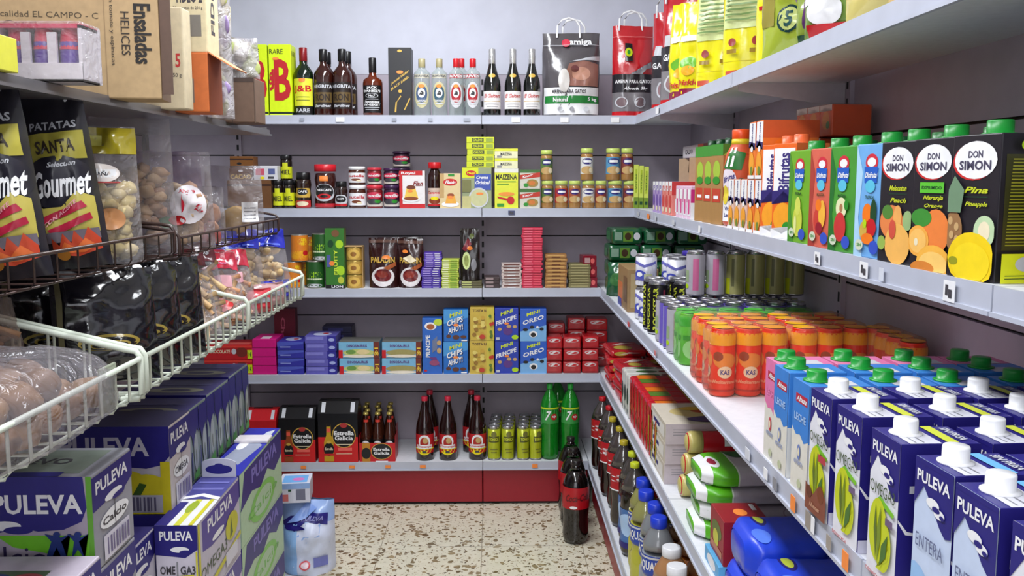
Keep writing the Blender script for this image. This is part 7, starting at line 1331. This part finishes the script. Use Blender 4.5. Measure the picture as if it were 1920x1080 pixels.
# the back row: packs of cartons seen from the side, top layer visible
rowS = [('r', 0, 0, 1, 1, (150, 166, 160))]
for q in range(3):
    rowS += [('p', [(q/3, .97), (q/3, .66), (q/3+.06, .60), (q/3+.10, .44), (q/3+.15, .56), (q/3+.26, .68), (q/3+1/3, .60), (q/3+1/3, .97)], bluec), ('e', q/3+.2, .36, .08, .26, (186, 196, 190)), ('r', q/3+.02, 0, q/3+.05, .4, bluec), ('e', q/3+.2, .3, .02, .1, (120, 130, 110)), ('p', [(q/3+.1, 0), (q/3+.3, 0), (q/3+.28, .14), (q/3+.12, .08)], (110, 180, 110))]
for k in range(3):
    for L_ in range(4):
        zt_ = LZ[L_+1]-.001 if L_ < 3 else (.852, .856, .860)[k]
        mpack('film-wrapped pack of blue and green cartons behind the aisle row, %s, %s' % (('near', 'middle', 'far')[k], ('bottom', 'second', 'third', 'top layer')[L_]), -1.06, -.80, 2.285+.215*k, 2.49+.215*k, LZ[L_], zt_, (60, 56, 110), [('p', [(0, .5), (0, 1), (1, 1), (1, .5)], bluec)], rowS, T=[('e', .6, .3, .3, .15, (150, 150, 130)), ('e', .6, .3, .16, .07, (50, 44, 90)), ('r', .1, .6, .9, .65, (90, 90, 140))])
# end of the base deck
me = bagmesh('milk_pack', .185, .25, .15, foil((150, 176, 226), .25, .5, 14), [('r', .0, .0, 1, .72, (200, 206, 228)), ('r', .0, .0, .35, .72, (140, 180, 226)), ('p', [(.0, .70), (.3, .62), (.5, .74), (.9, .68), (.9, .84), (.5, .86), (.2, .80)], bluec), ('e', .3, .66, .2, .03, 'navy'), ('t', 'PULEVA', .62, .78, .4, .06, (140, 140, 200), 'i'), ('e', .5, .16, .1, .06, (206, 80, 90)), ('e', .5, .16, .07, .04, (226, 200, 210)), ('r', .66, .12, .9, .26, (110, 116, 190)), ('p', [(.15, .72), (.5, .98), (.7, .92), (.5, .78)], (130, 160, 226))], None, 170, .008, 'block', 1.0, rough=.35)
place([('milk_pack', me)], 'milk_pack', 'light blue film-wrapped milk pack at the end of the base deck', 'milk pack', (-.66, 3.13, .0825), .0)
place([('milk_pack', boxmesh('milk_pack', .105, .11, .07, (206, 206, 220), [('r', 0, .72, 1, 1, (140, 170, 220)), ('r', .12, .1, .3, .45, (206, 110, 110)), ('r', .55, .15, .85, .7, (110, 110, 130)), ('r', .3, .6, .4, .7, 'dgreen')], T=[('r', .1, .1, .9, .8, (110, 170, 226)), ('e', .6, .4, .2, .15, (206, 120, 190))]))], 'milk_pack', 'small white and blue carton on the light blue wrapped pack', 'box', (-.70, 3.13, .337), .1)

# ================================================================== price labels on the shelf edges
su = [o for o in bpy.data.objects if o.name.startswith('shelving_unit')]; su.sort(key=lambda o: o.name)
def ptag(parent, x, y, z, ax, c=None, s=(.016, .011), mk=False):
    m = mat(c or 'tag', .5); a, b = s
    mb = MB()
    if ax == 'y': mb.box(x-a, y-.0052, z-b, x+a, y-.0042, z+b, m)
    else: mb.box(x-.0052, y-a, z-b, x-.0042, y+a, z+b, m)
    if mk: mb.art([('r', .2, .3, .45, .8, 'dgrey'), ('r', .5, .2, .8, .6, 'dgrey')], (lambda u, v, o: (x-a+2*a*u, y-.0053-o, z-b+2*b*v)) if ax == 'y' else (lambda u, v, o: (x-.0053-o, y+a-2*a*u, z-b+2*b*v)))
    mb.obj('price_label', parent)
for px_, i, c, s, mk in ((575, 0, (150, 156, 170), (.010, .006), 0), (645, 0, 'white', (.018, .010), 0), (744, 0, (150, 156, 170), (.010, .006), 0), (810, 0, (160, 166, 180), (.010, .006), 0), (877, 0, (160, 166, 180), (.014, .006), 0), (967, 0, 'white', (.018, .011), 0), (1056, 0, 'white', (.018, .011), 0), (1149, 0, 'white', (.018, .011), 0),
                     (959, 1, (70, 76, 110), (.014, .009), 1), (560, 4, 'tag', (.012, .007), 0), (653, 4, 'tag', (.013, .007), 0), (722, 4, 'tag', (.012, .007), 0), (789, 4, 'tag', (.013, .007), 0), (1004, 4, 'tag', (.012, .008), 0)):
    x = onY(px_, 540, YL[i])[0]; ptag(bayB if x < JX else bayC, x, YL[i], ZS[i]-.018, 'y', c, s, mk)
def bay_at(Y):
    for k in range(4):
        if JY[k] >= Y > JY[k+1]: return [o for o in bpy.data.objects if o.get('label') == SL[k]][0]
    return None
for px_, i, c, s, mk in ((1232, 0, 'white', (.03, .012), 0), (1196, 1, 'lgrey', (.02, .009), 0), (1215, 1, 'tag', (.025, .010), 0), (1229, 1, 'lgrey', (.012, .008), 0), (1262, 1, 'lgrey', (.02, .008), 0), (1311, 1, 'white', (.012, .010), 0), (1532, 1, 'white', (.014, .012), 1), (1619, 1, 'white', (.016, .013), 1), (1652, 1, (210, 214, 224), (.008, .010), 0), (1779, 1, 'white', (.015, .014), 1),
                     (1178, 2, (206, 80, 80), (.018, .008), 0), (1228, 2, (206, 120, 120), (.012, .007), 0), (1401, 2, (214, 216, 224), (.014, .010), 0), (1435, 2, 'white', (.010, .009), 0), (1452, 2, 'grey', (.010, .010), 0), (1486, 2, 'tag', (.010, .012), 0), (1515, 2, (150, 140, 130), (.012, .012), 0), (1523, 2, 'white', (.007, .012), 0), (1584, 2, 'tag', (.010, .012), 0), (1553, 2, (160, 150, 140), (.008, .010), 0)):
    Y = SY(px_, XL[i]-.005, ZS[i]-.018); b = bay_at(Y)
    if b: ptag(b, XL[i], Y, ZS[i]-.018, 'x', c, s, mk)
